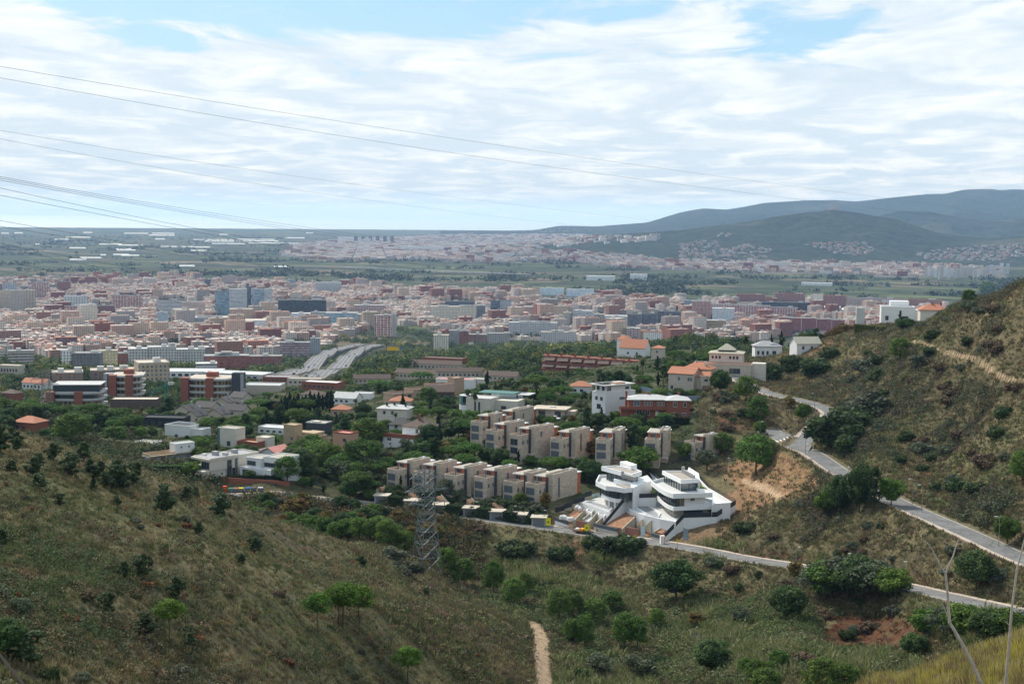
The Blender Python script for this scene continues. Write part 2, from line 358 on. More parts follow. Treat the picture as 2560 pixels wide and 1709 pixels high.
fld = k.ramp(cr, [(0,(.035,.048,.026)),(.14,(.055,.07,.034)),(.3,(.08,.098,.045)),(.42,(.04,.055,.03)),(.55,(.13,.105,.07)),(.64,(.10,.12,.05)),(.74,(.06,.075,.036)),(.86,(.16,.13,.09)),(.93,(.045,.062,.03))], 'CONSTANT')
vo2 = k.n('ShaderNodeTexVoronoi', feature='DISTANCE_TO_EDGE', distance='EUCLIDEAN', i_Vector=k.vmath('MULTIPLY', rt, (1/260,1/150,0)), i_Scale=1.0, i_Randomness=.8)
fld = k.mix(k.math('LESS_THAN', vo2.outputs[0], .035), fld, (.02,.032,.015))
tre = k.noise(k.vmath('MULTIPLY', pos, (.0012,.0022,0)), 1.0, 7, .62)
fld = k.mix(k.math('MULTIPLY', k.math('SUBTRACT', tre, .5), 9, clamp=True), fld, (.017,.028,.014))
sp = k.noise(k.vmath('MULTIPLY', pos, (.02,.035,0)), 1.0, 3, .6)
fld = k.mix(1.0, fld, k.ramp(sp, [(.35,(.6,.65,.6)),(.6,(1.15,1.1,1.05))]), 'MULTIPLY')
ca = k.n('ShaderNodeAttribute', attribute_name='Col').outputs[0]
ub = k.n('ShaderNodeAttribute', attribute_name='urban').outputs['Fac']
urbc = k.mix(k.noise(k.vmath('MULTIPLY', pos, (.02,.02,0)), 1.0, 4), (.07,.065,.062), (.15,.13,.12))
fld = k.mix(ub, fld, urbc)
pb = k.n('ShaderNodeBsdfPrincipled', i_Base_Color=fld, i_Roughness=.95); pb.inputs['Specular IOR Level'].default_value = .1
k.n('ShaderNodeOutputMaterial', i_Surface=pb.outputs[0])
CITY = [(-400,700),(0,700),(400,700),(700,708),(1000,722),(1300,735),(1500,748),(1900,752),(2360,756),(2360,800),(2150,830),(2000,835),(1900,850),(1700,862),(1420,850),(1300,850),(1100,838),(1050,812),(950,818),(840,850),(800,880),(640,905),(420,905),(0,905),(-400,905)]
CITY2 = [(1000,625),(1280,622),(1500,634),(1750,650),(1960,655),(2180,655),(2350,662),(2500,668),(2520,692),(2300,692),(2000,682),(1700,676),(1560,668),(1380,650),(1230,658),(1060,650)]
CITY3 = [(850,600),(1100,588),(1400,586),(1640,594),(1650,602),(1450,612),(1300,626),(1150,640),(1000,650),(830,650),(700,640),(720,615)]
urbm = (inpoly(GPX, GPY, CITY) | inpoly(GPX, GPY, CITY2) | inpoly(GPX, GPY, CITY3)) & (GDm > 1700)
me = np_mesh('ground', np.stack([GX, GY, GZ], -1).reshape(-1, 3), Q, [gm, pm], col=C.reshape(-1, 3), mi=fm, smooth=True)
me.attributes.new('urban', 'FLOAT', 'POINT').data.foreach_set('value', urbm.astype(np.float32).ravel())
link(bpy.data.objects.new('ground', me), kind='structure')
# sea
sm = bpy.data.materials.new('sea'); sm.use_nodes = True; k = NT(sm.node_tree)
pos = k.n('ShaderNodeNewGeometry').outputs['Position']
nn = k.noise(k.vmath('MULTIPLY', pos, (.0001,.0006,0)), 1.0, 4, .6)
pb = k.n('ShaderNodeBsdfPrincipled', i_Base_Color=(.50,.60,.68,1), i_Roughness=k.math('MULTIPLY_ADD', nn, .5, .1), i_Metallic=.6)
k.n('ShaderNodeOutputMaterial', i_Surface=pb.outputs[0])
sv = [(-110000,15000,-.5),(110000,15000,-.5),(110000,92000,-.5),(-110000,92000,-.5)]
link(bpy.data.objects.new('sea', np_mesh('sea', sv, [(0,1,2,3)], sm)), kind='structure')
# hills on the skyline
hm = bpy.data.materials.new('forest_hill'); hm.use_nodes = True; k = NT(hm.node_tree)
pos = k.n('ShaderNodeNewGeometry').outputs['Position']
ns = k.noise(k.vmath('MULTIPLY', pos, (.02,.012,.03)), 1.0, 5, .7); nl = k.noise(k.vmath('MULTIPLY', pos, (.0012,.0012,.002)), 1.0, 5, .6)
c = k.ramp(ns, [(.3,(.007,.012,.008)),(.5,(.022,.032,.018)),(.72,(.05,.062,.032))])
c = k.mix(k.math('MULTIPLY', k.math('SUBTRACT', nl, .56), 7, clamp=True), c, (.085,.085,.055))
pb = k.n('ShaderNodeBsdfPrincipled', i_Base_Color=c, i_Roughness=.95); pb.inputs['Specular IOR Level'].default_value = .05
k.n('ShaderNodeOutputMaterial', i_Surface=pb.outputs[0])
HILLS = []
def hill_mesh(name, sil, Dr, Df, Db, label, seed, gul=1.0, ncol=420, power=1.3):
    px = np.array([s[0] for s in sil], float); zz = np.array([P(s[0], s[1], Dr).z for s in sil]); aa = np.array([P(s[0], s[1], Dr).x/Dr for s in sil])
    t = np.linspace(aa[0], aa[-1], ncol); zr = np.interp(t, aa, zz)
    kk = np.ones(5)/5; zr = np.convolve(np.r_[[zr[0]]*2, zr, [zr[-1]]*2], kk, 'valid')
    s = np.r_[np.linspace(0, 1, 90), np.linspace(1, 2, 24)[1:]]
    T, S = np.meshgrid(t, s)
    D = np.where(S <= 1, Df + (Dr-Df)*S, Dr + (Db-Dr)*(S-1))
    prof = np.where(S <= 1, S**power, np.clip(2-S, 0, 1)); prof = np.where(S <= 1, prof*.75+.25*np.sin(S*math.pi/2), prof)
    X = T*D; R = (Dr-Df)
    g = np.abs(fbm(X/R*5+seed, D/R*3.2, seed, 5)-.47)*2.4
    z = zr[None,:]*prof*(1 - gul*g*np.sin(np.clip(S, 0, 1)*math.pi)**.8*.8) + (fbm(X/60, D/60, seed+3, 3)-.4)*14*np.clip(prof*4, 0, 1)*(1-np.exp(-((S-1)/.05)**2)*.6)
    z = np.where((S == 0) | (S == 2), -20, z)
    nr, nc = X.shape; ix = np.arange(nr*nc).reshape(nr, nc)
    Qh = np.stack([ix[:-1,:-1], ix[:-1,1:], ix[1:,1:], ix[1:,:-1]], -1).reshape(-1, 4)
    o = bpy.data.objects.new(name, np_mesh(name, np.stack([X, D, z], -1).reshape(-1, 3), Qh, hm, smooth=True)); link(o, kind='structure', label=label)
    HILLS.append((t, s, z, Df, Dr, Db)); return o
SIL_C = [(1180,618),(1260,612),(1381,606),(1472,590),(1546,584),(1630,580),(1710,575),(1784,564),(1876,553),(1956,539),(2030,530),(2084,524),(2132,530),(2194,541),(2249,550),(2293,566),(2341,581),(2396,590),(2480,596),(2560,590),(2700,580),(2900,585)]
SIL_M = [(1100,577),(1250,577),(1337,575),(1399,564),(1491,566),(1545,562),(1619,556),(1655,545),(1700,531),(1755,521),(1817,524),(1861,517),(1905,508),(2011,501),(2088,500),(2139,504),(2220,495),(2322,485),(2359,485),(2410,474),(2476,472),(2505,476),(2527,473),(2560,474),(2700,480),(2900,470),(3200,500)]
SIL_F = [(2080,585),(2150,560),(2176,545),(2249,528),(2322,528),(2400,545),(2480,552),(2560,545),(2700,540),(2900,560)]
hill_mesh('castle_hill', SIL_C, 9300, 7300, 11000, 'dark wooded hill with a small castle on its top', 3, .5)
hill_mesh('mountain_ridge', SIL_M, 17000, 11500, 20000, 'long blue mountain ridge on the right skyline', 17, .95)
hill_mesh('foothill', SIL_F, 12300, 9800, 14500, 'wooded foothill between the castle hill and the ridge', 29, .8)
def hill_z(x, y):
    """height of the ground or of the hill on it"""
    z = gz(x, y)
    for t, s, Z, Df, Dr, Db in HILLS:
        S = np.where(y < Dr, (y-Df)/(Dr-Df), 1+(y-Dr)/(Db-Dr)); ok = (S > 0) & (S < 2) & (x/y > t[0]) & (x/y < t[-1])
        z = np.where(ok, np.maximum(z, bil(Z, t, s, x/y, np.clip(S, 0, 2))), z)
    return z
# haze: one closed box of air
hz = bpy.data.materials.new('haze'); hz.use_nodes = True; k = NT(hz.node_tree)
pv = k.n('ShaderNodeVolumePrincipled', i_Color=(.38,.60,.96,1), i_Density=HAZE, i_Anisotropy=.0); pv.inputs['Absorption Color'].default_value = (.45,.45,.45,1)
k.n('ShaderNodeOutputMaterial', i_Volume=pv.outputs[0])
bxv = [(x, y, z) for z in (-60, 720) for y in (-3000, 96000) for x in (-120000, 120000)]
link(bpy.data.objects.new('haze', np_mesh('haze', bxv, [(0,2,3,1),(4,5,7,6),(0,1,5,4),(2,6,7,3),(0,4,6,2),(1,3,7,5)], hz)), kind='stuff', label='pale blue air haze over the whole view')
print('terrain', time.time()-T0)
# ---------------------------------------------------------------- mesh builder
class MB:
    def __init__(s): s.v = []; s.f = []; s.m = []
    def q(s, pts, m=0):
        b = len(s.v); s.v += [tuple(p) for p in pts]; s.f.append(tuple(range(b, b+len(pts)))); s.m.append(m); return s
    def prism(s, poly, z0, z1, m=0, mt=None, z1s=None):
        """poly: counter-clockwise plan points; z1s: optional top height per point"""
        if sum(poly[i][0]*poly[(i+1) % len(poly)][1]-poly[(i+1) % len(poly)][0]*poly[i][1] for i in range(len(poly))) < 0:
            poly = poly[::-1]; z1s = z1s[::-1] if z1s else None
        n = len(poly); zt = z1s or [z1]*n; z0s = z0 if isinstance(z0, (list, tuple)) else [z0]*n
        for i in range(n):
            j = (i+1) % n; a, b = poly[i], poly[j]
            s.q([(a[0],a[1],z0s[i]),(b[0],b[1],z0s[j]),(b[0],b[1],zt[j]),(a[0],a[1],zt[i])], m)
        s.q([(p[0],p[1],zt[i]) for i, p in enumerate(poly)], m if mt is None else mt)
        s.q([(p[0],p[1],z0s[i]) for i, p in reversed(list(enumerate(poly)))], m); return s
    def box(s, x0, x1, y0, y1, z0, z1, m=0, mt=None):
        return s.prism([(x0,y0),(x1,y0),(x1,y1),(x0,y1)], z0, z1, m, mt)
    def ring(s, x0, x1, y0, y1, z0, z1, t=.3, m=0):
        """parapet round a flat roof"""
        s.box(x0,x1,y0,y0+t,z0,z1,m); s.box(x0,x1,y1-t,y1,z0,z1,m)
        s.box(x0,x0+t,y0+t,y1-t,z0,z1,m); return s.box(x1-t,x1,y0+t,y1-t,z0,z1,m)
    def hip(s, x0, x1, y0, y1, z, h, o=.6, m=0, k=None):
        x0-=o; x1+=o; y0-=o; y1+=o; w, d = x1-x0, y1-y0; s.box(x0,x1,y0,y1,z-.18,z,m)
        r = min(w, d)/2*(1 if k is None else k); cy, cx = (y0+y1)/2, (x0+x1)/2; z += .003
        A,B,Cc,Dd = (x0,y0,z),(x1,y0,z),(x1,y1,z),(x0,y1,z)
        if w >= d:
            R1,R2 = (x0+r,cy,z+h),(x1-r,cy,z+h); s.q([A,B,R2,R1],m).q([B,Cc,R2],m).q([Cc,Dd,R1,R2],m).q([Dd,A,R1],m)
        else:
            R1,R2 = (cx,y0+r,z+h),(cx,y1-r,z+h); s.q([A,B,R1],m).q([B,Cc,R2,R1],m).q([Cc,Dd,R2],m).q([Dd,A,R1,R2],m)
        return s
    def gable(s, x0, x1, y0, y1, z, h, o=.5, m=0, mw=1, axis='x', t=.2):
        """gable roof with its ridge along the axis"""
        if axis == 'x':
            cy = (y0+y1)/2
            for ya, yb in ((y0-o, cy), (y1+o, cy)):
                za = z - h*o/((y1-y0)/2)
                s.q([(x0-o,ya,za),(x1+o,ya,za),(x1+o,yb,z+h),(x0-o,yb,z+h)], m).q([(x0-o,ya,za-t),(x0-o,yb,z+h-t),(x1+o,yb,z+h-t),(x1+o,ya,za-t)], m)
                s.q([(x0-o,ya,za),(x0-o,ya,za-t),(x1+o,ya,za-t),(x1+o,ya,za)], m)
                for xx in (x0-o, x1+o): s.q([(xx,ya,za-t),(xx,ya,za),(xx,yb,z+h),(xx,yb,z+h-t)], m)
            for xx in (x0, x1): s.q([(xx,y0,z-.01),(xx,y1,z-.01),(xx,cy,z+h-t)], mw)
        else:
            n0 = len(s.v); s.gable(y0, y1, x0, x1, z, h, o, m, mw, 'x', t)
            for i in range(n0, len(s.v)): a, b, c = s.v[i]; s.v[i] = (b, a, c)
        return s
    def tube(s, p0, p1, r, n=6, m=0, r1=None):
        p0, p1 = Vector(p0), Vector(p1); d = (p1-p0).normalized(); r1 = r if r1 is None else r1
        a = d.orthogonal().normalized(); c = d.cross(a); b = len(s.v)
        for p, rr in ((p0, r), (p1, r1)):
            for i in range(n): t = 2*math.pi*i/n; s.v.append(tuple(p + (a*math.cos(t)+c*math.sin(t))*rr))
        for i in range(n): j = (i+1) % n; s.f.append((b+i, b+j, b+n+j, b+n+i)); s.m.append(m)
        s.f.append(tuple(b+i for i in reversed(range(n)))); s.m.append(m); s.f.append(tuple(b+n+i for i in range(n))); s.m.append(m); return s
    def pipe(s, pts, r, n=5, m=0, r1=None):
        k = len(pts)-1; r1 = r if r1 is None else r1
        for i in range(k): s.tube(pts[i], pts[i+1], r+(r1-r)*i/k, n, m, r+(r1-r)*(i+1)/k)
        return s
    def ball(s, c, rx, ry=None, rz=None, n=10, k=6, m=0):
        ry = rx if ry is None else ry; rz = rx if rz is None else rz; b = len(s.v)
        for i in range(1, k):
            ph = math.pi*i/k
            for j in range(n): t = 2*math.pi*j/n; s.v.append((c[0]+rx*math.sin(ph)*math.cos(t), c[1]+ry*math.sin(ph)*math.sin(t), c[2]+rz*math.cos(ph)))
        s.v += [(c[0],c[1],c[2]+rz),(c[0],c[1],c[2]-rz)]; T = len(s.v)-2
        for j in range(n):
            j2 = (j+1) % n
            for i in range(k-2): s.f.append((b+i*n+j, b+(i+1)*n+j, b+(i+1)*n+j2, b+i*n+j2)); s.m.append(m)
            s.f.append((T, b+j, b+j2)); s.m.append(m); s.f.append((T+1, b+(k-2)*n+j2, b+(k-2)*n+j)); s.m.append(m)
        return s
    def mesh(s, name, mats):
        me = bpy.data.meshes.new(name); me.from_pydata(s.v, [], s.f); me.polygons.foreach_set('material_index', s.m)
        for m in (mats if isinstance(mats, (list, tuple)) else [mats]): me.materials.append(m)
        uvl = me.uv_layers.new(name='UVMap'); me.update()
        for p in me.polygons:
            n = p.normal
            if abs(n.z) < .6:
                L = math.hypot(n.x, n.y) or 1; tx, ty = -n.y/L, n.x/L
                for li in p.loop_indices:
                    c = me.vertices[me.loops[li].vertex_index].co; uvl.data[li].uv = (c.x*tx+c.y*ty, c.z)
            else:
                for li in p.loop_indices:
                    c = me.vertices[me.loops[li].vertex_index].co; uvl.data[li].uv = (c.x, c.y)
        return me
    def build(s, name, mats, parent=None, loc=None, rz=0, **kw):
        o = bpy.data.objects.new(name, s.mesh(name, mats))
        if loc is not None: o.location = loc
        if rz: o.rotation_euler.z = rz
        return link(o, parent, **kw)
def thing(name, label, cat, loc, rz=0, group=None):
    o = bpy.data.objects.new(name, None); o.empty_display_size = .1; o.location = loc; o.rotation_euler.z = rz
    return link(o, label=label, cat=cat, group=group)
KIDS = {}
def copy_thing(root, loc, rz=None, scale=None, label=None, group=None):
    if root.name not in KIDS: KIDS[root.name] = [(c, [g for g in c.children]) for c in root.children]
    r = root.copy(); SC.collection.objects.link(r); r.location = loc
    if rz is not None: r.rotation_euler.z = rz
    if scale is not None: r.scale = scale if isinstance(scale, tuple) else (scale,)*3
    if label: r['label'] = label
    if group: r['group'] = group
    for c, gs in KIDS[root.name]:
        d = c.copy(); SC.collection.objects.link(d); d.parent = r
        for g in gs: e = g.copy(); SC.collection.objects.link(e); e.parent = d
    return r

# ---------------------------------------------------------------- roads
def ribbon(name, pl, off0, off1, dz, m, kind='structure', drop=0.0, **kw):
    b = MB(); n = len(pl); L = []
    for i in range(n):
        a, c = pl[max(i-1, 0)], pl[min(i+1, n-1)]; d = Vector((c.x-a.x, c.y-a.y, 0)).normalized(); s_ = Vector((d.y, -d.x, 0))
        L.append((pl[i]+s_*off0+Vector((0,0,dz)), pl[i]+s_*off1+Vector((0,0,dz))))
    for i in range(n-1):
        (a, c), (e, g) = L[i], L[i+1]; b.q([a, c, g, e])
        if drop:
            D = Vector((0,0,drop)); b.q([a-D, a, e, e-D]).q([c, c-D, g-D, g])
    return b.build(name, m, kind=kind, **kw)
asph = mat('asphalt', (.15,.15,.155), .9)
k = NT(asph.node_tree); pos = k.n('ShaderNodeNewGeometry').outputs['Position']; a_ = k.noise(pos, .22, 6, .7); b_ = k.noise(k.vmath('MULTIPLY', pos, (1,1,1)), 2.5, 4, .7)
c = k.mix(1.0, k.ramp(a_, [(.35,(.095,.094,.094)),(.5,(.135,.134,.132)),(.64,(.175,.172,.165))]), k.ramp(b_, [(.3,(.8,.8,.8)),(.7,(1.2,1.2,1.2))]), 'MULTIPLY')
vo = k.n('ShaderNodeTexVoronoi', feature='DISTANCE_TO_EDGE', i_Scale=.22, i_Vector=k.vmath('ADD', pos, k.vmath('MULTIPLY', k.n('ShaderNodeTexNoise', i_Vector=pos, i_Scale=.8).outputs[1], (1.5,1.5,0)))).outputs[0]
c = k.mix(k.math('LESS_THAN', vo, .012), c, (.07,.07,.07)); k.n('ShaderNodeOutputMaterial', i_Surface=k.n('ShaderNodeBsdfPrincipled', i_Base_Color=c, i_Roughness=.9).outputs[0])
conc = mat('concrete', (.36,.335,.29), .9, .15, .8)
pinkpave = mat('pavement', (.40,.33,.27), .9, .12, .8)
S = ROADS['street'][0]
ribbon('street', S, -3.0, 3.0, 0.0, asph); ribbon('pavement', S, -4.6, -3.0, .12, pinkpave, drop=.5); ribbon('pavement', S, 3.0, 3.35, .12, conc, drop=.5)
S2 = ROADS['hill_road'][0]
ribbon('hill_road', S2, -3.3, 2.9, 0.0, asph); ribbon('pavement', S2[:70], -4.6, -3.3, .13, pinkpave, drop=.5); ribbon('kerb', S2, 2.9, 3.2, .12, conc, drop=.5)
S3 = ROADS['upper_road'][0]
ribbon('upper_road', S3, -2.6, 3.2, .004, asph); ribbon('pavement', S3[9:], -4.2, -2.6, .13, pinkpave, drop=.5)
# the junction's fan of asphalt and the dead end behind it
jp = [(1935,1092,500),(1952,1078,508),(1985,1088,492),(2010,1098,480),(2030,1112,462),(2018,1135,447),(1990,1122,463),(1955,1108,482)]
b = MB(); pts = [P(*p) for p in jp]; zc = [ (lambda q: q.z)(p) for p in pts]
cz = sum(zc)/len(zc); b.q([(p.x, p.y, p.z+.02) for p in pts]); b.build('junction', asph, kind='structure')
wl = mat('road_paint', (.7,.7,.68), .7)
b = MB()
for i in range(6):
    p = P(1944+i*8.5, 1106-.3*i, 478+i*.6); z = float(gz(p.x, p.y))+.12; b.box(p.x-.28, p.x+.28, p.y-1.7, p.y+1.7, z-.02, z)
b.build('crossing', wl, kind='structure')

# ---------------------------------------------------------------- vegetation
def veg_mat(name, trans=.18, hue=.03, val=.35):
    m = bpy.data.materials.new(name); m.use_nodes = True; k = NT(m.node_tree)
    c = k.n('ShaderNodeAttribute', attribute_name='Col').outputs[0]
    oi = k.n('ShaderNodeObjectInfo').outputs['Random']
    h = k.n('ShaderNodeHueSaturation', i_Hue=k.math('MULTIPLY_ADD', oi, hue, .5-hue/2), i_Saturation=1.0, i_Value=k.math('MULTIPLY_ADD', k.math('FRACT', k.math('MULTIPLY', oi, 7.3)), val, 1-val/2), i_Color=c)
    d = k.n('ShaderNodeBsdfPrincipled', i_Base_Color=h.outputs[0], i_Roughness=.7); d.inputs['Specular IOR Level'].default_value = .15
    t = k.n('ShaderNodeBsdfTranslucent', i_Color=h.outputs[0])
    mx = k.n('ShaderNodeMixShader', i_Fac=trans); k.t.links.new(d.outputs[0], mx.inputs[1]); k.t.links.new(t.outputs[0], mx.inputs[2])
    k.n('ShaderNodeOutputMaterial', i_Surface=mx.outputs[0]); return m
VM = veg_mat('foliage', .28); VMS = veg_mat('scrub_leaves', .25, 0, 0)
BARK = mat('bark', (.085,.062,.045), .95, .3, 3)
def leaves(C_, N_, size, col, r, asp=1.0, up=.35):
    """one quad per leaf: centres, outward normals, size(s), colour(s)"""
    n = len(C_); nn = N_ + r.normal(0, .55, (n, 3)); nn[:,2] += up; nn /= np.linalg.norm(nn, axis=1)[:,None]+1e-9
    a = np.cross(nn, r.normal(0, 1, (n, 3))); a /= np.linalg.norm(a, axis=1)[:,None]+1e-9; b = np.cross(nn, a)
    s = (size*(.6+.8*r.random(n)))[:,None]; a = a*s*.5; b = b*s*.5*asp
    V = np.stack([C_-a-b*.6, C_+a*.8-b, C_+a+b*.7, C_-a*.7+b], 1).reshape(-1, 3)
    return V, np.arange(n*4).reshape(-1, 4), np.repeat(col, 4, 0)
def crown_pts(kind, r, n, R, Hc):
    """clump centres and radii for a crown of radius R and height Hc, its base at z=0"""
    cl = []
    if kind == 'umbrella':
        for i in range(n):
            a = r.random()*6.283; q = math.sqrt(r.random())*.88; z = Hc*(.30+.52*math.sqrt(max(0, 1-q*q)))*(.86+.28*r.random())
            cl.append((q*R*math.cos(a), q*R*math.sin(a), z, R*(.17+.13*r.random())))
    elif kind == 'round':
        for i in range(n):
            d = r.normal(0, 1, 3); d /= np.linalg.norm(d); q = .45+.45*r.random()
            cl.append((d[0]*R*q, d[1]*R*q, Hc*.5+d[2]*Hc*.5*q, R*(.22+.2*r.random())))
    elif kind in ('dome', 'cap'):
        lo = .0 if kind == 'dome' else .12
        for i in range(n):
            a = r.random()*6.283; t = r.random(); z = lo+(1-lo)*t**.8; w = math.sqrt(max(0, 1-((z-.38)/.64)**2)) if kind == 'dome' else math.sqrt(max(0, 1-((z-.30)/.72)**2))*(.35+.65*min(1, (z-lo)*4)); q = (.35+.6*r.random()**.5)*w*(.85+.3*math.sin(a*3+z*5)*.5)
            cl.append((q*R*math.cos(a), q*R*math.sin(a), Hc*z*.93, R*(.15+.12*r.random())))
    elif kind == 'cone':
        for i in range(n):
            t = r.random()**1.3; a = r.random()*6.283; q = (1-t)*.85*math.sqrt(r.random())
            cl.append((q*R*math.cos(a), q*R*math.sin(a), Hc*(.06+.9*t), R*(.18+.3*(1-t)*r.random())))
    elif kind == 'column':
        for i in range(n):
            t = (i+.5)/n; w = math.sin(min(1, t*2.2+.25)*math.pi/2)*(1 if t < .55 else max(.08, (1-t)/.45)**.8)
            a = r.random()*6.283; cl.append((.3*w*R*math.cos(a), .3*w*R*math.sin(a), Hc*t*.96, R*w*.75))
    elif kind == 'irregular':
        for i in range(n):
            t = .12+.85*r.random(); a = r.random()*6.283; w = math.sin(t*math.pi)**.6*(.75+.5*math.sin(a*2+t*9)); q = math.sqrt(r.random())*w*.85
            cl.append((q*R*math.cos(a), q*R*math.sin(a), Hc*t, R*(.16+.17*r.random())))
    return cl
def make_crown(kind, seed, R, Hc, n_cl, per, leaf, c1, c2, asp=1.0, flat=1.0):
    r = np.random.default_rng(seed); Cs, Ns, Co = [], [], []
    cr = crown_pts(kind, r, n_cl, R, Hc); ctr = np.array([0, 0, Hc*.45])
    for x, y, z, q in cr:
        k = max(6, int(per*(q/(R*.25))**2)); d = r.normal(0, 1, (k, 3)); d /= np.linalg.norm(d, axis=1)[:,None]
        rad = q*(.55+.5*r.random(k))[:,None]; p = np.array([x, y, z]) + d*rad*np.array([1, 1, .8*flat])
        f = r.random(); c = np.array(c1)*(1-f)+np.array(c2)*f
        Cs.append(p); Ns.append(d); Co.append(np.clip(c*(.75+.5*r.random((k, 1))), 0, 1))
    Cs, Ns, Co = map(np.concatenate, (Cs, Ns, Co)); Cs[:,2] = np.maximum(Cs[:,2], .05)
    return leaves(Cs, Ns, leaf, Co, r, asp)
def trunk_mb(h, r0, seed, lean=.05, limbs=4, spread=1.0, top=.5):
    q = random.Random(seed); b = MB(); pts = [Vector((0,0,-.6))]
    for i in range(1, 5): pts.append(Vector((q.uniform(-1,1)*lean*h*i/4, q.uniform(-1,1)*lean*h*i/4, h*i/4)))
    b.pipe(pts, r0, 6, r1=r0*.55)
    for i in range(limbs):
        a = q.random()*6.28; s = pts[3].lerp(pts[4], q.random()); e = s + Vector((math.cos(a)*spread, math.sin(a)*spread, spread*top*(.6+q.random())))
        b.pipe([s, s.lerp(e, .5)+Vector((0,0,-.08*spread)), e], r0*.4, 5, r1=r0*.15)
    return b
PROTO = {}
def proto(key, kind, R, Hc, trunk_h, seed, n_cl, per, leaf, c1, c2, asp=1.0, r0=.2, spread=None, top=.5, flat=1.0, limbs=4):
    V, Fq, Co = make_crown(kind, seed, R, Hc, n_cl, per, leaf, c1, c2, asp, flat); V = V + np.array([0, 0, trunk_h])
    cm = np_mesh('crown', V, Fq, VM, col=np.clip(Co*1.35, 0, 1))
    tm = trunk_mb(trunk_h + Hc*(.35 if kind != 'column' else .1), r0, seed, limbs=limbs, spread=spread or R*.55, top=top).mesh('trunk', BARK)
    PROTO.setdefault(key, []).append((cm, tm, trunk_h+Hc, R))
PG, PD = (.040,.078,.014), (.018,.042,.010)
for i in range(4): proto('umbrella_pine', 'umbrella', 3.4, 3.9, 2.8, 40+i, 84, 46, .30, (.070,.125,.022), (.030,.064,.014), .6, .17, top=.7, limbs=7)
for i in range(3): proto('young_pine', 'dome', 2.5, 4.2, 1.3, 50+i, 150, 46, .23, (.095,.155,.026), (.034,.068,.015), .55, .13, top=.7, limbs=6)
for i in range(3): proto('slope_pine', 'cap', 2.5, 2.7, 2.9, 56+i, 130, 46, .20, (.095,.165,.022), (.034,.075,.014), .55, .10, top=.6, limbs=12)
for i in range(4): proto('broad_tree', 'round', 3.6, 6.0, 1.6, 60+i, 60, 84, .29, (.052,.092,.026), (.024,.048,.015), 1, .2)
for i in range(2): proto('bright_tree', 'round', 3.4, 5.0, 1.5, 70+i, 56, 80, .28, (.085,.14,.022), (.040,.080,.014), 1, .18)
for i in range(2): proto('autumn_tree', 'round', 3.0, 5.2, 1.5, 76+i, 36, 40, .38, (.16,.13,.030), (.085,.050,.022), 1, .16)
for i in range(2): proto('olive_tree', 'round', 2.8, 3.8, 1.4, 80+i, 34, 40, .32, (.088,.105,.062), (.045,.058,.032), .7, .2)
for i in range(3): proto('cypress', 'column', 1.15, 9.0, .4, 90+i, 16, 70, .30, (.018,.036,.012), (.010,.022,.008), 1, .12, spread=.3, limbs=0)
for i in range(3): proto('dark_pine', 'irregular', 3.3, 9.0, 1.6, 96+i, 76, 70, .29, (.030,.058,.016), (.010,.026,.009), .7, .24)
for i in range(2): proto('conifer', 'cone', 2.4, 8.0, .8, 104+i, 60, 34, .32, (.020,.042,.014), (.010,.024,.010), .8, .18, spread=.6)
for i in range(3): proto('oak_bush', 'irregular', 1.45, 3.0, .2, 110+i, 52, 60, .20, (.062,.088,.040), (.034,.052,.024), .9, .07)
# palm
def palm(seed, hh):
    q = np.random.default_rng(seed); V = []; Co = []
    for i in range(46):
        a = q.random()*6.283; el = q.uniform(-1.15, 1.1); L = q.uniform(1.6, 2.5); n = 7; w = .17
        dead = el < -.6; c = np.array((.12,.085,.045) if dead else (.045,.075,.022))*(.7+.6*q.random())
        p = np.array([0., 0., hh]); e = el; d = np.array([math.cos(a), math.sin(a)])
        for k in range(n):
            st = L/n; p2 = p + np.array([d[0]*math.cos(e)*st, d[1]*math.cos(e)*st, math.sin(e)*st]); s_ = np.array([-d[1], d[0], -.25])*w*math.sin((k+1)/n*3.0)*2; s2 = np.array([-d[1], d[0], -.25])*w*math.sin((k+2)/n*2.9)*2
            V += [p-s_, p+s_, p2+s2, p2-s2]; Co += [c]*4; p = p2; e -= .22
    V = np.array(V); cm = np_mesh('crown', V, np.arange(len(V)).reshape(-1, 4), VM, col=np.array(Co))
    tb = MB().pipe([(0,0,-.5),(.1,.05,hh*.5),(.0,.0,hh)], .26, 7, r1=.2); tb.ball((0,0,hh-.3), .42, .42, .7, 8, 5)
    return cm, tb.mesh('trunk', mat('palm_trunk', (.13,.095,.06), .95, .3, 4)), hh+1.5, 2.2
PROTO['palm_tree'] = [palm(1, 6.5), palm(2, 8.0)]
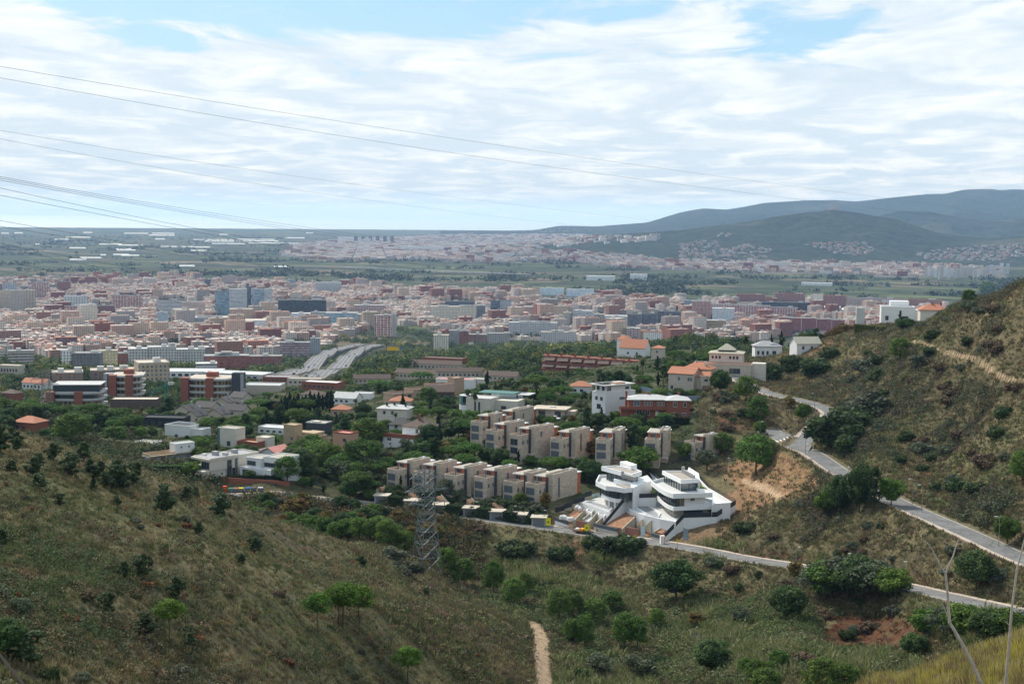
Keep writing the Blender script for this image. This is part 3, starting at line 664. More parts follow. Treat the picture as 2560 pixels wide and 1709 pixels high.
# shrubs: one mesh each
SHR = {}
def shrub(key, R, h, seed, n_cl, per, leaf, c1, c2, kind='round', asp=1.0):
    V, Fq, Co = make_crown(kind, seed, R, h, n_cl, per, leaf, c1, c2, asp); V[:,2] -= h*.08
    SHR.setdefault(key, []).append((np_mesh(key, V, Fq, VM, col=Co), h))
for i in range(3):
    shrub('green_shrub', 1.3, 1.7, 120+i, 30, 60, .16, (.070,.105,.034), (.034,.055,.020))
    shrub('grey_shrub', 1.3, 1.5, 130+i, 30, 60, .15, (.125,.140,.090), (.075,.088,.055))
    shrub('brown_shrub', 1.3, 1.4, 140+i, 28, 56, .15, (.150,.105,.065), (.090,.065,.042))
    shrub('rust_shrub', .9, 1.2, 150+i, 14, 30, .16, (.24,.12,.055), (.16,.075,.04))
CNT = {}
TREE_NAMES = {'umbrella_pine':('umbrella pine','pine'),'young_pine':('young pine','pine'),'slope_pine':('slope pine','pine'),'broad_tree':('dark green broadleaf tree','tree'),'bright_tree':('bright green tree','tree'),
 'autumn_tree':('tree turning yellow and brown','tree'),'olive_tree':('grey green olive tree','olive tree'),'cypress':('slender dark cypress','cypress'),'dark_pine':('tall dark pine','pine'),
 'conifer':('dark pointed conifer','conifer'),'oak_bush':('small dark evergreen oak','oak'),'palm_tree':('palm with a shaggy head','palm')}
NTREE = 0
def tree(key, pos, h, label=None, group=None, wide=1.0, parts=True):
    global NTREE; NTREE += 1
    cm, tm, h0, R = rnd.choice(PROTO[key]); s = h/h0; rz = rnd.random()*6.28
    if label is None: label = TREE_NAMES[key][0] + ' ' + group
    g = TREE_NAMES[key][0].replace('tree turning', 'trees turning') + ' ' + group if group else None
    if parts:
        t = thing(key, label, TREE_NAMES[key][1], pos, rz, g); t.scale = (s*wide, s*wide, s)
        link(bpy.data.objects.new('trunk', tm), t); link(bpy.data.objects.new('crown', cm), t)
    else:
        t = link(bpy.data.objects.new(key, cm), label=label, cat=TREE_NAMES[key][1], group=g); t.location = pos; t.rotation_euler.z = rz; t.scale = (s*wide, s*wide, s)
    return t
def bush(key, pos, h, label, group=None, wide=1.0, cat='shrub'):
    me, h0 = rnd.choice(SHR[key]); s = h/h0
    t = link(bpy.data.objects.new(key, me), label=label, cat=cat, group=group); t.location = pos; t.rotation_euler.z = rnd.random()*6.28; t.scale = (s*wide, s*wide, s); return t
# hedges: a box of leaves on a dark core
def hedge(p0, p1, wd, h, label, col=(.03,.055,.016), z=None):
    p0, p1 = Vector(p0), Vector(p1); d = p1-p0; L = math.hypot(d.x, d.y); r = np.random.default_rng(int(abs(p0.x*7+p0.y*3)) % 9999)
    n = int((L*(2*h+wd)+2*wd*h)*13); u = r.random(n)*L; f = r.random(n); a, b_ = h/(2*h+wd), (h+wd)/(2*h+wd)
    y = np.where(f < a, -wd/2, np.where(f < b_, (r.random(n)-.5)*wd, wd/2)); zz_ = np.where((f < a) | (f >= b_), r.random(n)*h, h)
    Cc = np.stack([u, y+r.normal(0,.04,n), zz_+r.normal(0,.05,n)], 1); N = np.stack([0*u, np.sign(y)*(zz_ < h), (zz_ >= h)*1.0], 1)
    V, Fq, Co = leaves(Cc, N, .26, np.array(col)*(.6+.8*r.random((n,1))), r, 1, .1)
    me = np_mesh('hedge', V, Fq, VM, col=Co); o = bpy.data.objects.new('hedge', me); zb = (p0.z if z is None else z)
    link(o, label=label, cat='hedge'); o.location = (p0.x, p0.y, zb); o.rotation_euler.z = math.atan2(d.y, d.x)
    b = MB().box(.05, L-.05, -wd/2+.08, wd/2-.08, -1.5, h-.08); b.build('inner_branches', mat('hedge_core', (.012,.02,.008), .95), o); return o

# ---- scrub on the slopes: tufts of blades, leafy clumps, canes (nobody could count them)
def scatter(n, t0, t1, d0, d1, seed):
    r = np.random.default_rng(seed); t = r.uniform(t0, t1, n); D = np.exp(r.uniform(math.log(d0), math.log(d1), n))
    x = t*D; z = gz(x, D); return r, x, D, z
def near_fix(x, y, lim=1.2, plim=.3):
    ok = np.ones(x.shape, bool)
    for k, (pl, wd) in ROADS.items():
        d, _ = seg_dist(x, y, pl[::2]+[pl[-1]]); ok &= d > wd/2+lim
    for k, (pl, wd) in PATHS.items():
        d, _ = seg_dist(x, y, pl[::2]+[pl[-1]]); ok &= d > wd/2+plim
    return ok
def visible_cut(x, y, z, extra=3.0):
    """drop what the slope in front hides even from a few metres aside"""
    vis = np.ones(x.shape, bool)
    for k in np.linspace(.35, .97, 26): vis &= gz(x*k, y*k) < H + (z+extra-H)*k + 1.5
    return vis
PAL = np.array([(.155,.132,.068),(.120,.105,.055),(.078,.080,.032),(.050,.062,.024),(.095,.068,.042),(.072,.052,.036),(.034,.048,.018),(.19,.155,.085),(.17,.082,.04),(.10,.11,.045)])*1.6
def pal_pick(r, x, y, w0, seed):
    """colour index from patchy noise plus weights"""
    n = len(x); f = fbm(x/7, y/7, seed, 3)*2.1-.55; g = fbm(x/22, y/22, seed+9, 3)
    W_ = np.tile(np.array(w0, float), (n, 1))
    W_[:,[0,1,7]] *= np.clip(1.7-1.6*f, .1, 3)[:,None]; W_[:,[2,3,6,9]] *= np.clip(.2+2.2*f, .1, 3)[:,None]; W_[:,[4,5]] *= np.clip(g*3-.4, .2, 3)[:,None]
    c = np.cumsum(W_, 1); u = r.random(n)*c[:,-1]; k = (u[:,None] > c).sum(1); return PAL[np.clip(k, 0, len(PAL)-1)]
def tufts(name, x, y, z, hh, nb, col, r, label, lean=.5, bw=.05, spread=.45):
    """grass-like blades: nb per tuft, each one bent strip of two triangles"""
    n = len(x); X = np.repeat(x, nb); Y = np.repeat(y, nb); Z = np.repeat(z, nb); Hh = np.repeat(hh, nb)*(.45+.7*r.random(n*nb)); Cc = np.repeat(col, nb, 0)
    m = n*nb; a = r.random(m)*6.283; s = Hh*spread*r.random(m); bx = X+np.cos(a)*s; by = Y+np.sin(a)*s
    la = a+r.normal(0, .5, m); ln = Hh*lean*(.3+r.random(m)); px, py = -np.sin(la), np.cos(la); w = bw*(.6+.8*r.random(m))*(.6+Hh*.5)
    az = r.random(m)*6.283; px, py = np.cos(az), np.sin(az)
    base = np.stack([bx, by, Z-.08], 1); tip = np.stack([bx+np.cos(la)*ln, by+np.sin(la)*ln, Z+Hh], 1); mid = base*.45+tip*.55; mid[:,2] += Hh*.12
    sd = np.stack([px, py, 0*px], 1)*w[:,None]
    V = np.stack([base-sd*.6, base+sd*.6, mid+sd, tip, mid-sd], 1).reshape(-1, 3); i0 = np.arange(m)*5
    Fq = np.concatenate([np.stack([i0, i0+1, i0+2, i0+4], 1), np.stack([i0+4, i0+2, i0+3, i0+3], 1)]); 
    tri = np.stack([i0+4, i0+2, i0+3], 1)
    Cb = Cc*(.8+.45*r.random((m,1)))
    me = bpy.data.meshes.new(name); me.vertices.add(len(V)); me.vertices.foreach_set('co', V.astype(np.float32).ravel())
    q4 = np.stack([i0, i0+1, i0+2, i0+4], 1); lv = np.concatenate([q4.ravel(), tri.ravel()]).astype(np.int32)
    me.loops.add(len(lv)); me.loops.foreach_set('vertex_index', lv); me.polygons.add(2*m)
    me.polygons.foreach_set('loop_start', np.r_[np.arange(m)*4, 4*m+np.arange(m)*3].astype(np.int32)); me.polygons.foreach_set('loop_total', np.r_[np.full(m,4), np.full(m,3)].astype(np.int32))
    c4 = np.c_[np.repeat(Cb, 5, 0), np.ones(m*5)].astype(np.float32)
    me.color_attributes.new('Col', 'FLOAT_COLOR', 'POINT').data.foreach_set('color', c4.ravel()); me.materials.append(VMS); me.update(calc_edges=True)
    return link(bpy.data.objects.new(name, me), kind='stuff', label=label)
def clumps(name, x, y, z, R, col, per, leaf, r, label, tall=.8):
    n = len(x); d = r.normal(0, 1, (n*per, 3)); d /= np.linalg.norm(d, axis=1)[:,None]; d[:,2] = np.abs(d[:,2])
    Rr = np.repeat(R, per)[:,None]*(.6+.5*r.random((n*per,1))); lump = 1+.3*np.sin(d[:,:1]*7+np.repeat(x, per)[:,None]*3)*np.cos(d[:,1:2]*6)
    Cc = np.stack([np.repeat(x, per), np.repeat(y, per), np.repeat(z, per)-.1], 1) + d*Rr*lump*np.array([1, 1, tall])
    lf = np.repeat(R, per)*leaf; V, Fq, Co = leaves(Cc, d, lf, np.repeat(col, per, 0)*(.65+.7*r.random((n*per,1))), r, .9)
    return link(bpy.data.objects.new(name, np_mesh(name, V, Fq, VMS, col=Co)), kind='stuff', label=label)
def zone_px(x, y, z): return proj(x, y, z)
VIL = [(1380,1300),(1440,1240),(1480,1160),(1640,1140),(1740,1140),(1790,1190),(1860,1245),(1850,1275),(1720,1320),(1690,1350),(1500,1345),(1370,1325)]
# (a) the near left spur and everything down to the valley
r, x, y, z = scatter(62000, -.52, .50, 62, 330, 5)
px, py = zone_px(x, y, z); ok = near_fix(x, y) & visible_cut(x, y, z) & (py < 1850) & (px < 1420) & (px > -250)
x, y, z, px, py = (q[ok] for q in (x, y, z, px, py))
col = pal_pick(r, x, y, (3,3.2,3,2.4,2.0,1.6,1.2,1.3,.10,2.0), 71)
hh = (.22+.42*r.random(len(x)))*np.clip(.7+fbm(x/5, y/5, 77, 2), .8, 1.6)
tufts('dry_grass', x, y, z, hh, 26, col, r, 'dry grass and low scrub covering the near left slope', .5, .035, .9)
print('grass', len(x), time.time()-T0)
r, x, y, z = scatter(30000, -.52, .42, 70, 340, 6)
px, py = zone_px(x, y, z); ok = near_fix(x, y) & visible_cut(x, y, z) & (py < 1850) & (px < 1420) & (px > -250) & (r.random(len(x)) < np.clip(fbm(x/12, y/12, 81, 3)*3-.75, .12, 1))
x, y, z = x[ok], y[ok], z[ok]; col = pal_pick(r, x, y, (.6,.8,2.4,3.6,1.6,1.5,3.2,.3,.25,1.3), 83)
clumps('low_scrub', x, y, z, .22+.6*r.random(len(x))**2, col*.85, 60, .19, r, 'low rounded scrub bushes between the grass', 1.4)
r, x, y, z = scatter(16000, -.52, .42, 75, 345, 8)
px, py = zone_px(x, y, z); ok = near_fix(x, y) & visible_cut(x, y, z) & (py < 1850) & (px < 1420) & (px > -250) & (fbm(x/10, y/10, 181, 3) > .41)
x, y, z = x[ok], y[ok], z[ok]; col = np.array([(.085,.105,.045),(.06,.08,.035),(.12,.12,.055),(.13,.085,.05),(.05,.065,.03),(.10,.12,.075)])[np.clip((fbm(x/6, y/6, 183, 2)*7).astype(int)+r.integers(-2, 3, len(x)), 0, 5)]
col = col*(.45+.9*r.random((len(x),1))) + np.array([.10,.035,.01])*(r.random((len(x),1)) < .07)
clumps('mixed_scrub', x, y, z, .45+.85*r.random(len(x))**1.6, col, 90, .15, r, 'patches of olive green and brown scrub on the near slope', 1.45)
r, x, y, z = scatter(14000, -.50, -.18, 100, 230, 9); px, py = zone_px(x, y, z)
ok = inpoly(px, py, [(-250,1300),(0,1320),(180,1370),(400,1440),(440,1540),(300,1610),(0,1570),(-250,1560)]) & (fbm(x/7, y/7, 185, 3) > .33); x, y, z = x[ok], y[ok], z[ok]
col = np.array([(.055,.10,.03),(.075,.12,.035),(.045,.075,.025),(.09,.11,.04)])[r.integers(0, 4, len(x))]
clumps('green_scrub', x, y, z, .35+.6*r.random(len(x)), col, 90, .15, r, 'dark green low scrub patch at the left of the near slope', 1.2)
# (b) valley floor and street bank, (c) hill between the roads and right hill
for nm, seed, cnt, cond, w0, h0, ccnt, lab in (
  ('bank', 15, 46000, lambda px,py,D: (D > 215) & (D < 470) & (px > 880) & (px < 2640), (2,3,3,2.6,3.2,2.6,1.2,1,.15,1.6), .55, 16000, 'on the valley floor and the bank below the street'),
  ('hill', 25, 52000, lambda px,py,D: (D > 290) & (px > 1700) & (px < 2860) & (py > 640), (2.2,3.2,2.4,1.8,4.6,3.6,1.3,1.0,.25,1.3), .55, 22000, 'on the dry hillside to the right')):
    lim = (.08, .45) if nm == 'hill' else (-.13, .43); dd = (290, 760) if nm == 'hill' else (215, 470)
    def gate(px, py, D, x, y):
        o = cond(px, py, D) & near_fix(x, y) & ~inpoly(px, py, VIL)
        sd, _ = seg_dist(x, y, ROADS['street'][0][::3]); 
        s_z = np.interp(np.clip(px, 500, 2800), [500,1123,1450,1725,2033,2366,2800], [446,450,430,405,360,305,262])
        if nm == 'bank': o &= D < s_z+1
        else:
            o &= (D > s_z+3) & ((px > 1650+(D < 520)*85+(D < 470)*60) | (px > 1870) | ((D < 520) & (px > 1640+ (D-400)*1.2)) | (D > 999))
            o &= ~((px < 2060) & (D > 700)) & ~((px < 1790) & (D < 500)) & ~((px < 1800) & (D > 600)) & ~((px < 1740) & (D > 515) & (D < 560))
        return o
    r, x, y, z = scatter(cnt, *lim, *dd, seed); px, py = zone_px(x, y, z); ok = gate(px, py, y, x, y) & visible_cut(x, y, z)
    x, y, z = x[ok], y[ok], z[ok]; px, py = px[ok], py[ok]
    col = pal_pick(r, x, y, w0, seed+71); col = np.where((inpoly(px, py, [(2050,1545),(2290,1540),(2310,1620),(2060,1625)]) & (r.random(len(x)) < .8))[:,None], np.array([.13,.06,.035]), col)
    kp = ~(inpoly(px, py, [(1780,1175),(1850,1150),(1960,1130),(2060,1190),(1950,1250),(1840,1290)]) & (y > 400) & (r.random(len(x)) < .70)) & ~(inpoly(px, py, [(2060,1550),(2290,1545),(2300,1615),(2080,1620)]) & (r.random(len(x)) < .85))
    x, y, z, col = x[kp], y[kp], z[kp], col[kp]
    tufts('dry_grass', x, y, z, h0*(.6+.8*r.random(len(x)))*np.clip(.7+y/600, 1, 2), 15, col, r, 'dry grass '+lab, .5, .075, 1.0)
    print(nm, len(x), time.time()-T0)
    r, x, y, z = scatter(ccnt, *lim, *dd, seed+1); px, py = zone_px(x, y, z); dn = .85 if nm == 'bank' else .55
    ok = gate(px, py, y, x, y) & visible_cut(x, y, z) & (r.random(len(x)) < np.clip((fbm(x/16, y/16, seed+5, 3)*3-.95)*dn*1.4, .06, 1)) & ~(inpoly(px, py, [(1780,1175),(1850,1150),(1960,1130),(2060,1190),(1950,1250),(1840,1290)]) & (y > 400)) & ~inpoly(px, py, [(2060,1550),(2290,1545),(2300,1615),(2080,1620)])
    x, y, z, px, py = x[ok], y[ok], z[ok], px[ok], py[ok]
    col = pal_pick(r, x, y, (.4,1,3,3.6,1.6,2.0,3.4,.2,.15,1.6) if nm == 'bank' else (.6,1.6,2.2,2.6,2.4,2.4,2.4,.6,.1,1.0), seed+75)
    R = (.45+1.0*r.random(len(x))**2)*(1.25 if nm == 'bank' else 1.1)
    clumps('low_scrub', x, y, z, R, col, 54, .22, r, 'mixed green and brown scrub '+lab, .85)
r, x, y, z = scatter(15000, .18, .40, 340, 680, 45); px, py = zone_px(x, y, z)
m = (inpoly(px, py, [(2010,960),(2150,890),(2330,900),(2500,980),(2440,1090),(2330,1090),(2250,1150),(2180,1130),(2090,1120)]) | (fbm(x/22, y/22, 47, 3) > .52)) & (px > 2000) & near_fix(x, y, 2.5) & visible_cut(x, y, z) & (fbm(x/8, y/8, 46, 2) > .3); x, y, z = x[m], y[m], z[m]
tc = np.array([(.075,.09,.045),(.095,.11,.065),(.055,.07,.03),(.11,.085,.055),(.085,.075,.055)])[np.clip((fbm(x/12, y/12, 48, 2)*6).astype(int)+r.integers(-1, 2, len(x)), 0, 4)]
clumps('hill_brush', x, y, z, .7+1.5*r.random(len(x)), tc*.85, 56, .19, r, 'grey green and brown brush in the folds of the right hill', 1.0)
# giant reeds in the stream bed
r, x, y, z = scatter(26000, -.02, .38, 230, 430, 33); px, py = zone_px(x, y, z)
RD = [[(1250,1400),(1350,1420),(1480,1450),(1560,1480),(1620,1560),(1500,1530),(1380,1480),(1260,1450)],[(1390,1650),(1500,1610),(1640,1700),(1640,1780),(1400,1800)],[(1640,1530),(1740,1480),(1850,1560),(1900,1640),(1860,1700),(1750,1640)],[(1960,1380),(2100,1400),(2230,1440),(2230,1480),(2060,1470),(2000,1430)],[(1470,1380),(1570,1350),(1600,1400),(1500,1430)],[(2300,1520),(2560,1540),(2600,1640),(2420,1620),(2330,1590)],[(1740,1350),(1850,1360),(1870,1400),(1740,1400)],[(1860,1610),(2300,1640),(2300,1690),(1900,1690)]]
m = np.zeros(len(x), bool)
for pl in RD: m |= inpoly(px, py, pl)
m &= near_fix(x, y, 1.5) & visible_cut(x, y, z) & (fbm(x/7, y/7, 91, 3) > .43); x, y, z = x[m], y[m], z[m]
rc = np.array([(.17,.19,.065),(.22,.23,.10),(.12,.15,.05),(.29,.25,.14)])[r.integers(0, 4, len(x))]
tufts('reeds', x, y, z, 1.1+1.5*r.random(len(x)), 16, rc, r, 'pale green giant reeds along the valley bottom', .55, .06, .55)
# yellow grass on the near knoll at the lower right
r, x, y, z = scatter(11000, .17, .52, 58, 128, 35); px, py = zone_px(x, y, z); ok = (py < 1900) & (px > 2040); x, y, z = x[ok], y[ok], z[ok]
yc = np.array([(.40,.34,.08),(.34,.28,.13),(.20,.18,.07),(.46,.40,.09),(.18,.12,.07),(.36,.30,.18)])[np.clip((fbm(x/2, y/2, 97, 2)*7).astype(int)+r.integers(-1,3,len(x)), 0, 5)]
tufts('yellow_grass', x, y, z, .3+.45*r.random(len(x)), 34, yc, r, 'yellow flowering grass on the near knoll', .4, .014, .9)
r, x, y, z = scatter(24000, -.02, .38, 225, 430, 39); px, py = zone_px(x, y, z); m = np.zeros(len(x), bool)
for pl in RD+[[(1090,1420),(1250,1380),(1420,1440),(1600,1500),(1500,1620),(1300,1560),(1200,1500)],[(1640,1500),(2000,1480),(2100,1620),(1900,1709),(1640,1709)]]: m |= inpoly(px, py, pl)
m &= near_fix(x, y, 2) & visible_cut(x, y, z) & (fbm(x/9, y/9, 94, 3) > .29) & ~inpoly(px, py, [(2050,1545),(2300,1540),(2310,1620),(2060,1625)]); x, y, z = x[m], y[m], z[m]
tc = np.array([(.075,.105,.03),(.10,.125,.04),(.05,.075,.025),(.14,.15,.07),(.10,.09,.04)])[np.clip((fbm(x/8, y/8, 95, 2)*6).astype(int)+r.integers(-1, 2, len(x)), 0, 4)]
clumps('valley_brush', x, y, z, .6+1.6*r.random(len(x))**1.5, tc*1.1, 72, .15, r, 'thick mid green brush along the stream bed', 1.05)
print('veg stuff', time.time()-T0)
# ---------------------------------------------------------------- facades
CN = ['red brick','dark red','reddish','sand','cream','off white','white','grey','dusty pink','pale tan','bright white','brown','dark grey']
AVOID = []                                     # (x, y, radius) of what is built, so that no tree grows through it
def facade(name, style, col=None, col2=(.05,.06,.08), fu=3.1, fv=3.05):
    if name in MATS: return MATS[name]
    m = bpy.data.materials.new(name); m.use_nodes = True; k = NT(m.node_tree)
    c = k.n('ShaderNodeAttribute', attribute_name='Col').outputs[0] if col is None else None
    uv = k.n('ShaderNodeUVMap', uv_map='UVMap').outputs[0]; u, v, _ = k.sep(uv)
    def band(x, p, a, b): 
        f = k.math('FRACT', k.math('DIVIDE', x, p)); return k.math('MULTIPLY', k.math('GREATER_THAN', f, a), k.math('LESS_THAN', f, b))
    if style == 'punched': w_ = k.math('MULTIPLY', band(u, fu, .28, .70), band(v, fv, .28, .78))
    elif style == 'band': w_ = band(v, fv, .34, .80)
    elif style == 'stripe': w_ = k.math('MAXIMUM', k.math('MULTIPLY', band(u, fu*2, .08, .46), band(v, fv, .25, .85)), k.math('MULTIPLY', band(u, fu*2, .62, .86), band(v, fv, .3, .7)))
    elif style == 'glass': w_ = k.math('MULTIPLY', band(u, 1.6, .07, 1.1), band(v, 3.4, .10, 1.1))
    elif style == 'column': w_ = band(u, 2.6, .40, 1.1)
    wall = c if c is not None else k.n('ShaderNodeRGB').outputs[0]
    if c is None: wall.default_value = (*col, 1)
    pos = k.n('ShaderNodeNewGeometry').outputs['Position']; nn = k.noise(k.vmath('MULTIPLY', pos, (.35,.35,.12)), 1.0, 4, .6)
    wall = k.mix(1.0, wall, k.ramp(nn, [(.3,(.82,.81,.80)),(.7,(1.12,1.12,1.12))]), 'MULTIPLY')
    # each pane a little lighter or darker
    cell = k.n('ShaderNodeTexWhiteNoise', noise_dimensions='2D', i_Vector=k.comb(k.math('FLOOR', k.math('DIVIDE', u, fu)), k.math('FLOOR', k.math('DIVIDE', v, fv)))).outputs[0]
    wc = k.mix(k.math('MULTIPLY', cell, .8), col2, tuple(min(1, a*2.6+.05) for a in col2))
    cc = k.mix(w_, wall, wc)
    pb = k.n('ShaderNodeBsdfPrincipled', i_Base_Color=cc, i_Roughness=k.math('MULTIPLY_ADD', w_, -.55, .85)); pb.inputs['Specular IOR Level'].default_value = .35
    k.n('ShaderNodeOutputMaterial', i_Surface=pb.outputs[0]); MATS[name] = m; return m
FC = {s: facade('facade_'+s, s) for s in ('punched', 'band', 'stripe')}
ROOFM = mat('roof_any', (.3,.3,.3), .9, .25, .15, attr=True)
WALLC = np.array([(.31,.125,.085),(.26,.10,.075),(.37,.19,.13),(.52,.43,.33),(.60,.52,.42),(.66,.63,.59),(.70,.69,.67),(.46,.45,.44),(.55,.40,.33),(.62,.50,.42),(.72,.70,.66),(.40,.24,.18),(.33,.31,.30)])
ROOFC = np.array([(.38,.17,.11),(.42,.24,.18),(.45,.43,.41),(.58,.55,.51),(.34,.32,.31),(.50,.33,.27),(.66,.64,.61),(.30,.14,.10),(.48,.30,.23)])
WALLC = WALLC*np.array((.86,.76,.70)); ROOFC = ROOFC*np.array((.88,.76,.70))
def boxes(name, cx, cy, w_, d_, z0, h, rot, wc, rc, mats, zs=None):
    """many boxes, five faces each, as one mesh"""
    n = len(cx); c, s = np.cos(rot), np.sin(rot)
    sx = np.array([-1,1,1,-1])*.5; sy = np.array([-1,-1,1,1])*.5
    lx = sx[None,:]*w_[:,None]; ly = sy[None,:]*d_[:,None]
    X = cx[:,None]+lx*c[:,None]-ly*s[:,None]; Y = cy[:,None]+lx*s[:,None]+ly*c[:,None]
    V = np.stack([np.c_[X, X], np.c_[Y, Y], np.c_[np.repeat(z0[:,None], 4, 1), np.repeat((z0+h)[:,None], 4, 1)]], -1).reshape(-1, 3)
    f = np.array([(0,1,5,4),(1,2,6,5),(2,3,7,6),(3,0,4,7),(4,5,6,7)]); Fq = (np.arange(n)[:,None,None]*8+f[None]).reshape(-1, 4)
    mi = np.tile([0,0,0,0,1], n); uv = np.zeros((n, 5, 4, 2)); off = (np.arange(n) % 7)*.37
    for i, L in enumerate((w_, d_, w_, d_)):
        uv[:,i,0,0] = off; uv[:,i,1,0] = off+L; uv[:,i,2,0] = off+L; uv[:,i,3,0] = off; uv[:,i,2,1] = h; uv[:,i,3,1] = h
    cc = np.repeat(wc[:,None,None,:], 5, 1).repeat(4, 2).copy(); cc[:,4] = rc[:,None,:]
    return np_mesh(name, V, Fq, mats, uv=uv.reshape(-1, 2), mi=mi, corner_col=cc.reshape(-1, 3))
def city_cells(poly, ang, cw, cd, dlo, dhi, seed, keep):
    r = np.random.default_rng(seed); c, s = math.cos(ang), math.sin(ang); L = int(2.2*dhi/min(cw, cd))
    gi, gj = np.meshgrid(np.arange(-L//2, L//2), np.arange(-L//2, L//2)); u = gi*cw + (gi//4)*9.0; v = gj*cd + (gj//3)*11.0
    x = (c*u - s*v).ravel(); y = (s*u + c*v).ravel() + (dlo+dhi)/2; ok = (y > dlo) & (y < dhi) & (np.abs(x/np.maximum(y, 1)) < .45)
    x, y = x[ok], y[ok]; z = hill_z(x, y); px, py = proj(x, y, z)
    ok = inpoly(px, py, poly) & (r.random(len(x)) < keep) & (fbm(x/170, y/170, seed+2, 3) < .60); return r, x[ok], y[ok], z[ok], px[ok], py[ok]
def town(name, cells, ang, cw, cd, label, hmean=12, tall=.05, indiv=0, blk=None, glabel=None, white=0):
    r, x, y, z, px, py = cells; n = len(x)
    for (x0, x1, y0, y1) in (blk or []):
        k_ = ~((px > x0-3) & (px < x1+3) & (py > y0) & (py < y1+5)); x, y, z, px, py = x[k_], y[k_], z[k_], px[k_], py[k_]
    n = len(x); dist = fbm(x/260, y/260, 101, 2)
    h = hmean*(.55+.7*r.random(n))*np.clip(.5+1.2*dist, .6, 1.6); t = (r.random(n) < tall*np.clip(dist*4-1, .2, 2)); h = np.where(t, h*1.7+6, h)
    w_ = cw*(.78+.25*r.random(n))*np.where(t, 1.7, 1); d_ = cd*(.72+.25*r.random(n)); ci = (fbm(x/120, y/120, 111, 3)*9+r.random(n)*7).astype(int) % len(WALLC); ci = np.where(r.random(n) < .2, r.choice([0,1,0,4,6,7,12], n), ci); ci = np.where(t & (r.random(n) < .6), r.choice([0,1,4,7,2], n), ci)
    wc = WALLC[ci]*(.85+.3*r.random((n,1))); rc = ROOFC[np.where(r.random(n) < .42, r.choice([2,3,4,6], n), r.integers(0, len(ROOFC), n))]*(.85+.3*r.random((n,1)))
    if white: mm = r.random(n) < white; wc[mm] = (.68,.67,.65)
    rot = np.full(n, ang) + np.where(r.random(n) < .12, r.normal(0, .3, n), 0)
    # roof huts
    hw = np.full(n, 3.6)+2*r.random(n); ox, oy = (r.random(n)-.5)*w_*.45, (r.random(n)-.5)*d_*.45
    hx = x+ox*np.cos(rot)-oy*np.sin(rot); hy = y+ox*np.sin(rot)+oy*np.cos(rot); hh = 2.3+r.random(n)*1.2; hc = np.where(r.random(n)[:,None] < .5, wc, np.array([.62,.59,.55]))
    order = np.argsort(y); near = order[:indiv]; far = order[indiv:]
    st = np.array(['punched','band','stripe'])[r.integers(0, 3, n)]; nm = 'apartment_building'
    for i in near:
        me = boxes(nm, np.array([x[i],hx[i],x[i]])-x[i], np.array([y[i],hy[i],y[i]])-y[i], np.array([w_[i],hw[i],w_[i]+.3]), np.array([d_[i],3.2,d_[i]+.3]), np.array([-4,h[i],h[i]-.35]),
                   np.array([h[i]+4,hh[i],.7]), np.repeat(rot[i],3), np.array([wc[i],hc[i],wc[i]*.9]), np.array([rc[i],(.5,.48,.45),rc[i]]), [FC[st[i]], ROOFM])
        zn = ['at the left edge of the city','below the beige towers','around the cream tower','below the glass office tower','left of the motorway','behind the red motorway tower','below the cream office','around the pale grey terraces','below the banded white offices','above the church roofs','below the brick office block','under the red brick apartment blocks'][min(11, max(0, int(px[i]/185)))]
        gl = f'{["low","mid height","tall"][0 if h[i] < 11 else 1 if h[i] < 17 else 2]} {CN[ci[i]]} {"building with roof terrace" if st[i] == "punched" else "building with window bands" if st[i] == "band" else "building with balcony columns"} {zn}'
        o = link(bpy.data.objects.new(nm, me), label=gl, cat='building', group=gl.replace('building', 'buildings')); o.location = (x[i], y[i], z[i]); AVOID.append((x[i], y[i], 14))
    f = far; sg = [(f[st[f] == s_], s_) for s_ in ('punched', 'band', 'stripe')]
    V = [];
    X = np.r_[x[f], hx[f]]; Y = np.r_[y[f], hy[f]]; me = boxes(name, X, Y, np.r_[w_[f], hw[f]], np.r_[d_[f], np.full(len(f), 3.2)], np.r_[z[f]-4, z[f]+h[f]], np.r_[h[f]+4, hh[f]], np.r_[rot[f], rot[f]], np.r_[wc[f], hc[f]], np.r_[rc[f], np.tile((.5,.48,.45), (len(f),1))], [FC['punched'], ROOFM])
    link(bpy.data.objects.new(name, me), kind='stuff', label=label); print(name, len(f), time.time()-T0)

